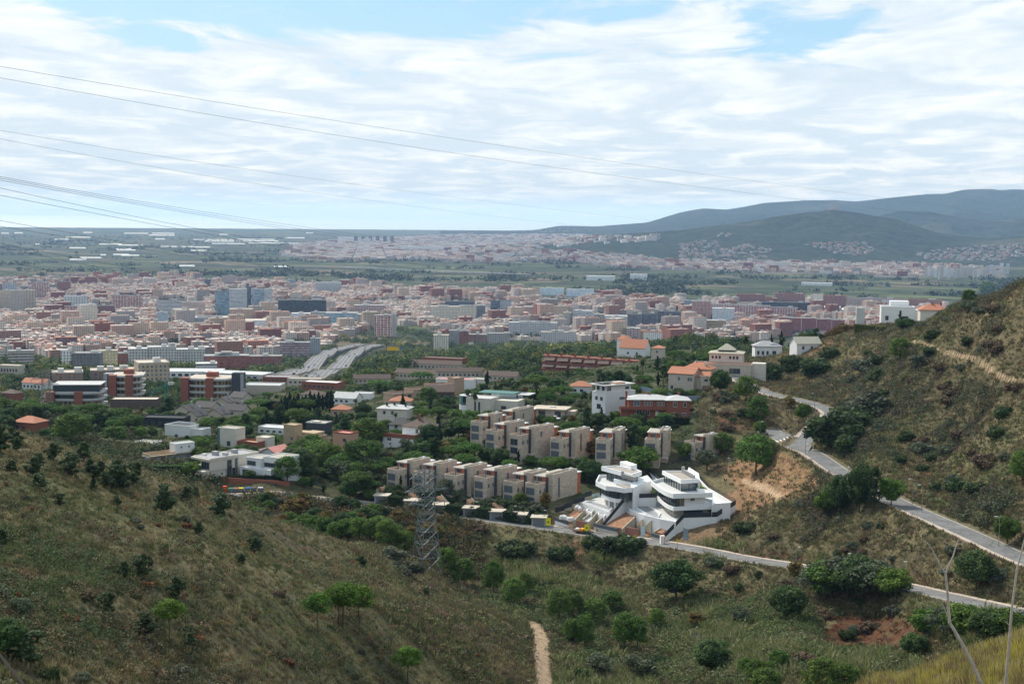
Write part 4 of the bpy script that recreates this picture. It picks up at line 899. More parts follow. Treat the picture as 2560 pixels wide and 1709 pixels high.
# ---- landmark buildings: pixel box in the photograph -> real size at the distance where its foot meets the ground
RT = {'grey': (.36,.35,.34), 'tile': (.36,.16,.10), 'white': (.6,.59,.57), 'dark': (.10,.10,.11), 'beige': (.5,.44,.37)}
LMB = []
def lm(x0, x1, yt, yb, depth, style, col, label, roof='grey', yaw=0.0, name='city_building', cat='building', D=None, hut=1, huth=3.0, glass=(.05,.06,.08), gr=None, up=0):
    p = hit((x0+x1)/2, yb, 600) if D is None else at((x0+x1)/2, D); D = p.y; wd = (x1-x0)/F*D; ht = (yb-yt)/F*D + 1 + up
    if yaw: wd = max(wd - abs(math.sin(yaw))*depth, wd*.45)/math.cos(yaw)
    LMB.append((x0, x1, yt, yb)); AVOID.append((p.x, p.y+depth/2, max(wd, depth)*.56))
    fm_ = facade('facade_%s_%02d%02d%02d%02d' % (style, col[0]*99, col[1]*99, col[2]*99, glass[0]*99), style, col, glass); rm = mat('roof_'+roof, RT[roof], .9, .2, .2)
    t = thing(name, label, cat, (p.x, p.y, p.z), -math.atan2(p.x, p.y)+yaw, gr)
    MB().box(-wd/2, wd/2, 0, depth, -6, ht, 0).build('wall', [fm_], t)
    b = MB().ring(-wd/2-.15, wd/2+.15, -.15, depth+.15, ht+.01, ht+.8, .4).box(-wd/2+.3, wd/2-.3, .3, depth-.3, ht+.02, ht+.25); b.build('roof', [rm], t)
    if hut:
        q = random.Random(int(x0*7+yb)); 
        for i in range(hut): hx = q.uniform(-.35, .3)*wd; b = MB(); b.box(hx, hx+q.uniform(.1, .22)*wd+2, depth*.3, depth*.3+5, ht+.26, ht+.26+huth*q.uniform(.7, 1.2)); b.build('roof_hut', [mat('hut', (.5,.49,.47), .85, .1, .5)], t)
    return t
BRK, WHT, BEI, CRM, DGR, LGR, TAN, PNK = (.30,.105,.075), (.70,.70,.69), (.52,.45,.36), (.66,.60,.49), (.09,.09,.10), (.50,.50,.50), (.46,.37,.27), (.50,.37,.33)
exec('''
lm(-6,26,728,776,16,'punched',BEI,'left beige residential tower at the left edge of the city','beige')
lm(27,56,727,778,16,'punched',(.45,.40,.36),'middle grey beige residential tower at the left edge of the city','beige')
lm(57,89,727,775,16,'stripe',BEI,'right beige tower with grey balcony strips at the left edge of the city','beige')
lm(80,124,708,742,18,'stripe',BRK,'red brick tower pair behind the beige towers','grey',glass=(.4,.4,.42))
lm(2,40,710,729,14,'stripe',(.5,.55,.6),'pale blue and white slab behind the beige towers')
lm(144,176,705,726,14,'punched',BRK,'small brick tower far behind the white tower')
lm(199,247,763,817,18,'punched',CRM,'cream residential tower standing alone above low houses','white',yaw=.35)
lm(161,219,741,768,16,'stripe',WHT,'white slab with dark end behind the cream tower','white')
lm(162,199,767,796,14,'stripe',(.27,.08,.06),'dark red block left of the cream tower',glass=(.45,.42,.4))
lm(247,285,765,785,14,'stripe',(.27,.09,.07),'dark red block right of the cream tower')
lm(282,318,739,775,14,'stripe',BRK,'left red slab with white balconies',glass=(.5,.47,.45))
lm(319,356,741,773,14,'stripe',(.33,.12,.09),'right red slab with white balconies',glass=(.5,.47,.45))
lm(538,573,730,787,22,'glass',(.30,.38,.43),'blue grey glass office tower at the head of the white slabs','dark',glass=(.10,.15,.19))
lm(574,617,724,776,18,'band',WHT,'white office tower with dark window bands beside the glass tower','white',glass=(.10,.11,.13))
lm(618,628,718,770,16,'glass',(.05,.09,.11),'dark glass fin between the two white office towers','dark')
lm(630,660,724,772,18,'glass',(.35,.42,.48),'glass fronted office tower right of the dark fin',glass=(.12,.16,.20))
lm(661,681,723,776,18,'band',WHT,'white stepped office tower right of the glass front','white',glass=(.08,.09,.1))
lm(696,815,752,790,40,'glass',(.03,.035,.04),'wide black glass office block','dark',glass=(.02,.025,.03),hut=3)
lm(729,777,785,812,26,'punched',(.58,.66,.72),'windowless pale blue box building','white',glass=(.5,.58,.64))
lm(779,812,782,806,20,'band',CRM,'cream block right of the pale blue box')
lm(813,894,784,812,40,'band',(.30,.40,.45),'low blue grey glass hall','grey',glass=(.15,.22,.26))
lm(394,454,752,783,20,'band',WHT,'white office block with a dark top floor','dark')
lm(394,420,782,808,18,'band',(.45,.52,.58),'pale blue banded block below the white office','grey',glass=(.2,.25,.3))
lm(421,490,775,808,30,'stripe',CRM,'cream block with tall brown windows','beige',yaw=-.3,glass=(.2,.15,.12))
lm(455,512,756,790,24,'punched',PNK,'grey pink block with blank walls','grey',glass=(.42,.32,.29))
lm(469,574,796,820,60,'band',(.40,.42,.44),'low hall with a grey folded roof','grey',glass=(.1,.12,.14),hut=4)
lm(575,664,803,823,50,'band',(.62,.66,.70),'low white hall with a brown roof','beige',glass=(.5,.55,.6),hut=0)
lm(574,632,774,800,26,'stripe',(.5,.43,.34),'tan block with red brick bays','beige',glass=(.33,.12,.08))
lm(789,853,707,728,22,'band',WHT,'long white institutional building','white')
lm(555,588,690,708,14,'punched',(.5,.38,.34),'far brick and white tower')
lm(512,529,700,714,14,'glass',(.12,.08,.10),'small dark tower far behind the glass tower','dark')
lm(716,739,700,720,16,'band',(.35,.42,.46),'far blue grey banded office block')
lm(1075,1190,768,802,30,'punched',CRM,'wide cream office building with a grid of windows','beige',hut=4)
lm(1191,1213,765,800,28,'stripe',(.2,.22,.24),'dark gridded wing at the right of the cream office')
lm(1113,1185,755,768,30,'band',(.12,.13,.15),'dark banded block behind the cream office','dark')
lm(1226,1250,753,793,24,'glass',(.10,.13,.17),'dark blue glass apartment tower','dark')
lm(1251,1278,752,791,24,'stripe',(.55,.56,.58),'white and black apartment tower','dark')
lm(1309,1350,768,788,22,'punched',(.42,.27,.22),'windowless brown pink block among trees','white',glass=(.38,.24,.2))
lm(1351,1394,749,787,24,'punched',(.30,.24,.21),'unfinished brown concrete frame tower',glass=(.08,.07,.07))
lm(1341,1410,721,738,18,'stripe',(.60,.68,.74),'left long white and blue apartment slab','white',glass=(.3,.4,.5))
lm(1416,1485,724,741,18,'stripe',(.60,.68,.74),'right long white and blue apartment slab','white',glass=(.3,.4,.5))
lm(1486,1515,727,741,18,'punched',BRK,'brick slab joined to the white and blue one','tile')
lm(1408,1427,783,818,20,'column',CRM,'left cream building with vertical fins','beige')
lm(1428,1482,778,817,24,'band',WHT,'white office with wrap-around dark bands between cream wings','white',yaw=-.25)
lm(1483,1510,787,815,20,'column',CRM,'right cream building with vertical fins','beige')
lm(1511,1568,791,822,24,'band',WHT,'second white banded office right of the cream wings','white',glass=(.08,.10,.11))
lm(1569,1602,788,818,24,'column',(.16,.16,.17),'black finned office left part','dark')
lm(1603,1642,786,818,24,'column',(.13,.13,.14),'black finned office middle part','dark')
lm(1643,1662,780,816,24,'glass',(.12,.12,.14),'dark grey slab at the junction of the black offices','dark')
lm(1663,1702,781,812,24,'column',(.10,.10,.11),'black finned office right part','dark')
lm(1271,1393,808,836,18,'punched',LGR,'long pale grey apartment terrace','white',hut=5)
lm(1351,1440,832,856,18,'punched',(.52,.50,.50),'second pale grey terrace nearer the trees','beige',hut=3)
lm(936,978,790,842,20,'stripe',BRK,'red brick tower with white balcony strips by the motorway','grey',glass=(.55,.5,.48))
lm(979,991,787,840,20,'punched',LGR,'narrow grey tower attached to the red tower')
lm(885,960,764,783,20,'stripe',(.55,.38,.34),'pink and white terrace behind the red tower','white')
lm(1083,1122,840,880,18,'punched',CRM,'cream apartment house among trees beside the motorway','beige',huth=4)
lm(1123,1147,828,860,16,'punched',(.3,.3,.31),'dark grey apartment block behind the cream house')
lm(1148,1171,829,864,16,'stripe',BRK,'brick apartment tower behind the cream house')
lm(1172,1216,838,862,18,'stripe',(.35,.2,.15),'brown apartment block with glazed balconies')
lm(1218,1275,835,858,18,'punched',(.4,.38,.34),'grey brown block behind the dark cypress row')
lm(1564,1600,822,850,16,'stripe',PNK,'pink grey apartment house above the pines','white')
lm(1608,1655,832,862,16,'punched',WHT,'white apartment house with black frames above the pines','tile')
lm(1711,1758,752,771,20,'band',(.33,.42,.46),'grey green office block right of the black offices')
lm(1729,1777,755,795,20,'punched',BRK,'brick office block with white windows','grey',glass=(.5,.5,.5))
lm(1780,1835,772,806,24,'punched',(.46,.50,.54),'blank blue grey block','white',glass=(.42,.46,.5))
lm(1755,1813,802,830,18,'band',(.50,.36,.20),'ochre block above the terracotta roofs','white')
lm(1905,1962,757,776,26,'band',(.03,.03,.035),'left half of the wide black office complex','dark')
lm(1963,2032,758,784,26,'band',(.03,.03,.035),'right half of the wide black office complex','dark')
lm(2033,2057,737,768,16,'punched',CRM,'cream tower beside the black office complex','beige',glass=(.5,.45,.36))
lm(2058,2114,740,766,16,'stripe',(.36,.15,.12),'pinkish red apartment block right of the cream tower','tile')
lm(1841,1912,737,753,16,'stripe',(.34,.13,.10),'left far red apartment block','tile')
lm(1938,2011,735,753,16,'stripe',(.38,.17,.13),'middle far red apartment block','tile')
lm(2118,2202,746,762,16,'punched',PNK,'grey pink apartment row','grey')
lm(2205,2271,748,764,16,'stripe',WHT,'white apartment row with red roof','tile')
lm(2272,2352,750,767,16,'stripe',(.40,.20,.16),'long red apartment row with tiled roof at the right','tile')
lm(1777,1850,762,786,16,'stripe',(.28,.07,.06),'left red and white striped row',glass=(.6,.58,.56))
lm(1852,1925,765,789,16,'stripe',(.28,.07,.06),'middle red and white striped row',glass=(.6,.58,.56))
lm(1927,1993,770,790,16,'stripe',(.28,.07,.06),'right red and white striped row',glass=(.6,.58,.56))
lm(1960,2002,796,830,18,'stripe',(.33,.10,.08),'first large red brick apartment block below the offices')
lm(2004,2040,797,828,18,'stripe',(.33,.10,.08),'second large red brick apartment block below the offices')
lm(2042,2078,799,826,18,'stripe',(.33,.10,.08),'third large red brick apartment block below the offices')
lm(2080,2111,801,825,18,'stripe',(.33,.10,.08),'fourth large red brick apartment block below the offices')
lm(2053,2100,770,784,70,'band',(.60,.60,.60),'left white factory hall','white',hut=0)
lm(2104,2156,776,788,70,'band',(.60,.60,.60),'right white factory hall','white',hut=0)
lm(179,253,886,924,16,'punched',(.20,.19,.20),'dark grey brick apartment block behind the trees at the left','grey',yaw=-.2)
lm(153,178,878,915,14,'punched',WHT,'narrow white block left of the dark grey one','white')
lm(22,84,880,910,16,'band',(.5,.42,.36),'beige block with long balconies at the far left','grey')
lm(247,294,880,918,16,'punched',(.60,.49,.30),'windowless sand coloured block','beige',glass=(.56,.46,.28))
lm(295,320,886,916,14,'punched',BRK,'small brick block beside the sand coloured one')
lm(322,368,875,914,18,'punched',(.58,.56,.53),'left pale apartment block of three','white')
lm(370,440,870,914,18,'punched',(.58,.56,.53),'middle pale apartment block of three','white',hut=3)
lm(441,512,876,913,18,'punched',(.56,.54,.51),'right pale apartment block of three','white',hut=2)
lm(511,622,893,930,18,'stripe',(.36,.11,.075),'long red orange brick apartment block','grey',hut=4)
lm(624,705,893,913,16,'stripe',(.34,.11,.08),'low red brick block beyond the long one')
lm(700,775,858,895,16,'band',(.30,.11,.09),'red brick block with grey windows beside the motorway bank','grey',glass=(.16,.2,.24))
lm(776,801,848,884,14,'punched',(.33,.35,.38),'blue grey tower beside the motorway bank')
lm(490,542,913,934,16,'band',(.6,.58,.56),'low white block with a brick base','white')
lm(342,430,911,963,24,'punched',TAN,'tan apartment block with a blue stair strip','beige',yaw=.15)
lm(227,285,930,961,18,'punched',(.24,.17,.14),'left brown brick apartment block','beige',hut=2)
lm(286,342,928,959,18,'punched',(.24,.17,.14),'right brown brick apartment block','beige',hut=2)
lm(132,207,936,971,18,'punched',(.27,.18,.14),'brown brick block with terraces left of the round balconies','beige',hut=2)
''')
p = hit(2260, 690, 2000)
for i in range(26):                              # the far cluster of white towers
    q = random.Random(i); x0 = 2310+i*8.2; w_ = q.uniform(6.5, 9.5); yb = 700-q.uniform(0, 12)-(i > 18)*4
    lm(x0, x0+w_, yb-q.uniform(16, 27), yb, 16, q.choice(['stripe','punched']), q.choice([WHT, CRM, (.60,.62,.66), (.55,.50,.45)]), 'pale tower block in the distant cluster at the foot of the hills', 'white', name='tower_block', hut=0, gr='pale tower blocks in the far cluster')
for i in range(6):
    x0 = 885+i*18.2; lm(x0, x0+9, 590.5, 606, 40, 'glass', (.05,.09,.13), 'one of six dark blue towers standing in a row on the plain', 'dark', name='tower_block', hut=0, gr='six dark towers in a row')
for (x0, x1, yt, yb, l) in ((1466,1538,691,701,'long white warehouse with pale roof on the plain'),(1575,1618,687,701,'pale flat roofed works on the plain'),(2004,2080,708,714,'long white greenhouse in the fields'),(1000,1120,617,626,'blue and white hall in the industrial estate'),(845,885,592,604,'pale works hall left of the dark towers')):
    lm(x0, x1, yt, yb, 40, 'band', (.62,.63,.64), l, 'white', name='warehouse', hut=0, glass=(.5,.52,.54))
# ---- motorway
MW = {'left': [(690,950,0),(745,936,0),(770,925,0),(800,905,0),(826,886,0),(850,877,0),(880,870,0),(905,866,0)], 'right': [(765,958,0),(805,941,0),(840,925,0),(870,905,0),(893,886,0),(915,874,0),(945,868,0)]}
lanes = []
for kx, pts in MW.items():
    q = [hit(a, b_, 800) for a, b_, _ in pts]; pl = []
    for i in range(len(q)-1):
        for t in range(8): pl.append(q[i].lerp(q[i+1], t/8))
    pl.append(q[-1]); 
    zz_ = [p.z for p in pl]; zz_ = [sum(zz_[max(0,i-6):i+7])/len(zz_[max(0,i-6):i+7]) for i in range(len(zz_))]
    pl = [Vector((p.x, p.y, zz_[i]+3.6)) for i, p in enumerate(pl)]; lanes.append(pl)
    ribbon('motorway', pl, -8.5, 8.5, 0, mat('motorway_asphalt', (.12,.12,.125), .85, .12, .1), drop=6)
    ribbon('motorway_kerb', pl, -9.0, -8.5, .5, conc, drop=2); ribbon('motorway_kerb', pl, 8.5, 9.0, .5, conc, drop=2)
    for o in (-4, 0, 4): ribbon('lane_marking', pl, o-.1, o+.1, .03, wl)
    AVOID += [(p.x, p.y, 20) for p in pl]
def car_mesh(col, s=1.0):
    b = MB(); b.prism([(-.85,-2.1),(.85,-2.1),(.88,0),(.85,2.1),(-.85,2.1),(-.88,0)], .35, .85, 0, 0)
    return b
CARM = {}
def make_car(col, name='car', label='', group=None):
    """body with a bonnet and boot line, greenhouse, four wheels"""
    key = col
    pm_ = mat('car_paint_%02d%02d%02d' % tuple(int(c*99) for c in col), col, .25, spec=.6); gl = mat('car_glass', (.02,.025,.03), .08, spec=.8); ty = mat('tyre', (.02,.02,.02), .9); lt = mat('car_lamp', (.75,.75,.7), .2)
    t = thing(name, label, 'car', (0,0,0), 0, group)
    b = MB()
    def loop(y, hw, z0, z1): return [(-hw,y,z0),(hw,y,z0),(hw,y,z1),(-hw,y,z1)]
    secs = [loop(-2.15,.74,.42,.66), loop(-2.0,.86,.30,.78), loop(-1.1,.9,.26,.92), loop(0,.9,.26,.96), loop(1.3,.9,.26,.96), loop(2.0,.86,.30,.90), loop(2.15,.76,.42,.80)]
    for a, c in zip(secs[:-1], secs[1:]):
        for i in range(4): j = (i+1) % 4; b.q([a[i], c[i], c[j], a[j]])
    b.q(secs[0][::-1]); b.q(secs[-1]); b.build('body', pm_, t)
    g = MB(); lo = [(-.84,-1.0,.9),(.84,-1.0,.9),(.84,1.75,.94),(-.84,1.75,.94)]; hi = [(-.66,-.25,1.42),(.66,-.25,1.42),(.66,1.15,1.44),(-.66,1.15,1.44)]
    for i in range(4): j = (i+1) % 4; g.q([lo[i], lo[j], hi[j], hi[i]])
    g.build('windows', gl, t)
    MB().q([(-.67,-.27,1.43),(.67,-.27,1.43),(.67,1.17,1.45),(-.67,1.17,1.45)]).q([(-.67,-.27,1.40),(-.67,1.17,1.40),(.67,1.17,1.40),(.67,-.27,1.40)]).build('roof', pm_, t)
    for sx in (-1, 1):
        for yy in (-1.35, 1.35): MB().tube((sx*.72, yy, .32), (sx*.92, yy, .32), .32, 12).build('wheel', ty, t)
        MB().box(sx*.62-.16, sx*.62+.16, -2.16, -2.10, .60, .72).build('headlight', lt, t)
    return t
cars = [make_car(c, label='x') for c in ((.72,.72,.72), (.03,.03,.035), (.35,.36,.38), (.30,.03,.03), (.08,.12,.22))]
first = set()
CNAMES = ['white','black','grey','red','dark blue']
def put_car(k, loc, rz, label, group=None, sc=1.0):
    if k in first: c = copy_thing(cars[k], loc, rz, sc, label, group)
    else:
        c = cars[k]; KIDS[c.name] = [(ch, []) for ch in c.children]; first.add(k); c.location = loc; c.rotation_euler.z = rz; c.scale = (sc,)*3; c['label'] = label
        if group: c['group'] = group
    if group is None and 'group' in c: del c['group']
    return c
q = random.Random(3)
for li, pl in enumerate(lanes):
    for _ in range(15):
        i = q.randrange(2, len(pl)-3); a, c = pl[i], pl[i+1]; d = (c-a).normalized(); s_ = Vector((d.y, -d.x, 0)); kk = q.choice([0,0,0,1,1,2,2,3,4]); off = q.choice([-6,-2,2,6])
        p_ = a.lerp(c, q.random())+s_*off
        put_car(kk, (p_.x, p_.y, p_.z+.02), math.atan2(d.y, d.x)-math.pi/2+(math.pi if li == 0 else 0), f'{CNAMES[kk]} car driving on the {"far left" if li == 0 else "nearer right"} motorway carriageway', f'{CNAMES[kk]} cars on the {"left" if li == 0 else "right"} carriageway', 1.05)
# town cells
c1 = city_cells(CITY, .42, 21, 19, 1800, 5600, 5, .90)
town('city_houses', c1, .42, 21, 19, 'dense far mass of flat roofed brick and pale city buildings', 12.5, .10, 190, [(a, b_, c_-2, d_+4) for a, b_, c_, d_ in LMB], 'flat roofed apartment building in the near rows of the city')
c2 = city_cells(CITY2, -.2, 27, 25, 4300, 9500, 6, .55)
town('far_town_houses', c2, -.2, 27, 25, 'pinkish mass of houses of the town under the castle hill', 13, .05, 0, [(a, b_, c_, d_) for a, b_, c_, d_ in LMB], white=.15)
c3 = city_cells(CITY3, .1, 42, 38, 6500, 17000, 7, .5)
town('distant_town_houses', c3, .1, 42, 38, 'far hazy mass of town and industrial roofs on the plain', 12, .03, 0, white=.35)
HSL = [[(1700,612),(1760,598),(1800,604),(1800,625),(1870,612),(1930,620),(1920,645),(1700,645)],[(2015,612),(2100,606),(2165,608),(2190,625),(2150,642),(2070,630)],[(2290,636),(2380,618),(2480,612),(2560,612),(2560,640),(2480,655),(2320,650)],[(1780,588),(1830,582),(1830,592),(1790,596)],[(1330,574),(1480,566),(1480,580),(1340,582)]]
X, Y, Z = [], [], []
q = random.Random(9)
for hp in HSL:
    xs, ys = [a for a, _ in hp], [b_ for _, b_ in hp]; n = int((max(xs)-min(xs))*(max(ys)-min(ys))/38)
    for _ in range(n):
        a, b_ = q.uniform(min(xs), max(xs)), q.uniform(min(ys), max(ys))
        if not bool(inpoly(np.array(a), np.array(b_), hp)): continue
        r_ = ray(a, b_); Ds = np.linspace(5000, 19000, 700); dz_ = H+r_[2]*Ds-hill_z(r_[0]*Ds, Ds); kk = np.nonzero(dz_ <= 0)[0]
        if len(kk): X.append(r_[0]*Ds[kk[0]]); Y.append(Ds[kk[0]]); Z.append(H+r_[2]*Ds[kk[0]])
n = len(X); r = np.random.default_rng(4); wc = np.array([(.45,.43,.40),(.42,.33,.28),(.36,.23,.18)])[r.integers(0,3,n)]; rc = ROOFC[r.integers(0, len(ROOFC), n)]
me = boxes('hillside_houses', np.array(X), np.array(Y), 11+10*r.random(n), 10+8*r.random(n), np.array(Z)-8, 14+6*r.random(n), r.random(n)*3, wc, rc, [FC['punched'], ROOFM])
link(bpy.data.objects.new('hillside_houses', me), kind='stuff', label='scattered white and terracotta houses on the far wooded slopes')
# castle on the hill
rr = ray(2084, 524); Ds = np.linspace(8500, 10500, 400); j = np.argmax((hill_z(rr[0]*Ds, Ds)-H)/Ds); cz = float(hill_z(rr[0]*Ds[j], Ds[j]))
t = thing('castle', 'small pale chapel and castle on top of the wooded hill', 'castle', (rr[0]*Ds[j], Ds[j], cz-2)); st = mat('castle_stone', (.36,.31,.26), .9, .2, .05)
MB().box(-18, 8, 0, 20, -6, 13).build('wall', st, t); MB().box(8, 17, 0, 10, -6, 22).build('tower', st, t); MB().gable(-18, 8, 0, 20, 13, 6, .5, 0, 0).build('roof', mat('castle_roof', (.28,.16,.11)), t); MB().box(-32, -18, 2, 16, -6, 7).build('annexe', st, t)
# greenhouses
gh = mat('greenhouse_sheet', (.50,.50,.49), .5, .1, .05); g0 = None
for (x0, x1, yy) in [(450,615,148),(370,465,162),(850,1010,121),(1040,1190,121),(1020,1190,134),(1060,1125,160),(680,830,196),(810,975,203),(475,585,221),(790,895,229),(800,925,237),(775,880,268),(830,950,274),(480,590,303),(1100,1320,213),(1290,1435,216),(1300,1410,240),(1225,1330,346),(1320,1600,165),(1620,1875,163),(1400,1640,176),(1660,1900,174),(1450,1670,192),(1700,2085,188),(1940,2080,152),(2090,2140,118),(100,155,118),(10,60,120),(240,270,196),(570,630,115),(685,725,270),(550,690,290),(1870,1975,352),(1500,1560,128)]:
    px0, px1, py_ = x0/2.7314, x1/2.7314, 540+yy/2.7314; p = hit((px0+px1)/2, py_+.6, 3000); wd = (px1-px0)/F*p.y; dp = max(22, 2.2*p.y*p.y/(F*230)); b = MB(); n = max(2, int(wd/30)); 
    for i in range(n):
        a, c = -wd/2+i*wd/n, -wd/2+(i+1)*wd/n-1; b.box(a, c, 0, dp, -1, 4, 0); b.q([(a,0,4),(c,0,4),(c,dp/2,7),(a,dp/2,7)]).q([(a,dp/2,7),(c,dp/2,7),(c,dp,4),(a,dp,4)]); b.q([(a,0,4),(a,dp/2,7),(a,dp,4)]).q([(c,0,4),(c,dp,4),(c,dp/2,7)])
    b.build('greenhouse', gh, None, (p.x, p.y, p.z), -math.atan2(p.x, p.y), label=(gl_ := f'{"short" if px1-px0 < 35 else "long"} white greenhouse {"far out near the coast" if py_ < 602 else "half way to the coast" if py_ < 622 else "in the nearer fields"} {"by the left edge" if px0 < 200 else "left of the dark towers" if px0 < 450 else "near the industrial estate"}'), cat='greenhouse', group=gl_.replace('greenhouse', 'greenhouses'))
# far woods and hedgerows of the plain and between the city blocks
def wood(name, n, t0, t1, d0, d1, seed, poly_in, R, label, per=16, thr=.5, col=(.022,.036,.014), polyout=None, sc=60):
    r, x, y, z = scatter(n, t0, t1, d0, d1, seed); px, py = proj(x, y, z)
    m = fbm(x/sc, y/sc, seed, 3) > thr
    if poly_in is not None: m &= inpoly(px, py, poly_in)
    if polyout is not None:
        for po in polyout: m &= ~inpoly(px, py, po)
    for ax, ay, ar in AVOID:
        if ay > d0*.8: m &= (np.abs(x-ax) > ar*.9) | (np.abs(y-ay) > ar*.9)
    x, y, z = x[m], y[m], z[m]; cc = np.array(col)*(.6+.9*r.random((len(x),1))) + np.array([.03,.022,0])*(r.random((len(x),1)) < .15)
    return clumps(name, x, y, z, R*(.6+.7*r.random(len(x))), cc, per, .5, r, label, 1.25), x, y
wood('far_woods', 30000, -.4, .4, 3300, 16000, 51, [(-300,585),(700,590),(1100,600),(1400,650),(2560,700),(2560,800),(2360,756),(1900,746),(1500,742),(1300,730),(1000,716),(400,694),(-300,690)], 11, 'tree belts and hedgerows between the fields of the plain', 12, .53, (.020,.034,.016), [CITY2, CITY3], 240)
wood('city_trees', 22000, -.4, .4, 2000, 5200, 52, CITY, 5.0, 'street trees and small parks between the city blocks', 14, .475, (.026,.042,.014), None, 110)
print('city', time.time()-T0)
# ---------------------------------------------------------------- houses of the hillside
def wmat(name):
    D_ = {'stone': ((.34,.29,.245), .16, 1.1), 'cream': ((.56,.52,.45), .08, .8), 'white': ((.66,.66,.65), .05, .8), 'redwall': ((.40,.125,.06), .12, .9), 'brick': ((.24,.085,.055), .2, 2), 'tan': ((.40,.30,.19), .12, 1),
          'beige': ((.47,.41,.34), .1, .9), 'grey': ((.32,.32,.33), .1, .8), 'dark': ((.055,.06,.07), .1, 1), 'gravel': ((.36,.33,.28), .2, 3), 'tile': ((.38,.16,.095), .25, 2), 'slate': ((.075,.07,.07), .2, 2),
          'palegrey': ((.45,.45,.44), .12, 1), 'brown': ((.105,.075,.062), .2, 1.5), 'wood': ((.17,.075,.045), .2, 2), 'peach': ((.40,.28,.20), .1, .8), 'olivegrey': ((.36,.34,.27), .12, 1), 'terrace': ((.45,.27,.18), .15, 2), 'pink': ((.50,.22,.19), .1, 1), 'black': ((.025,.03,.035), .1, 1), 'ochre': ((.50,.30,.09), .15, 2), 'tealglass': ((.08,.17,.16), .05, 1), 'yellowpaint': ((.65,.42,.02), .1, 1)}
    c, n, s = D_[name]; return mat('m_'+name, c, .85, n, s)
def stone_mat():
    m = bpy.data.materials.new('stone_cladding'); m.use_nodes = True; k = NT(m.node_tree)
    uv = k.n('ShaderNodeUVMap', uv_map='UVMap').outputs[0]
    br = k.n('ShaderNodeTexBrick', i_Vector=uv, i_Scale=1.0, i_Color1=(.56,.475,.39,1), i_Color2=(.44,.37,.30,1), i_Mortar=(.22,.19,.165,1)); br.inputs['Mortar Size'].default_value = .012; br.inputs['Brick Width'].default_value = 1.1; br.inputs['Row Height'].default_value = .42
    nn = k.noise(k.n('ShaderNodeNewGeometry').outputs['Position'], .9, 5, .65)
    c = k.mix(1.0, br.outputs[0], k.ramp(nn, [(.3,(.78,.77,.77)),(.7,(1.15,1.13,1.1))]), 'MULTIPLY')
    k.n('ShaderNodeOutputMaterial', i_Surface=k.n('ShaderNodeBsdfPrincipled', i_Base_Color=c, i_Roughness=.9).outputs[0]); MATS['m_stone'] = m
stone_mat()
GL = mat('window_glass', (.035,.045,.055), .08, spec=.9); FR = mat('window_frame', (.16,.17,.18), .5); SHT = mat('shutter', (.10,.115,.135), .6)
def window(t, face, plane, a, z, w_, h, shut=False, n=2, off=.04, white=False):
    """a framed window on the wall plane: frame, pane"""
    m = SHT if shut else GL; d = off; frm = wmat('white') if white else FR
    def bx(b, a0, a1, z0, z1, o0, o1):
        if face == 'f': b.box(a0, a1, plane-o1, plane-o0, z0, z1)
        elif face == 'b': b.box(a0, a1, plane+o0, plane+o1, z0, z1)
        elif face == 'r': b.box(plane+o0, plane+o1, a0, a1, z0, z1)
        else: b.box(plane-o1, plane-o0, a0, a1, z0, z1)
    b = MB(); bx(b, a, a+w_, z, z+.1, .0, d+.06); bx(b, a, a+w_, z+h-.1, z+h, .0, d+.06); bx(b, a, a+.1, z+.1, z+h-.1, 0, d+.06); bx(b, a+w_-.1, a+w_, z+.1, z+h-.1, 0, d+.06)
    for i in range(1, n): xm = a+w_*i/n; bx(b, xm-.04, xm+.04, z+.1, z+h-.1, 0, d+.05)
    f = b.build('window', frm, t); b = MB(); bx(b, a+.1, a+w_-.1, z+.1, z+h-.1, -.02, d); b.build('pane', m, f); return f
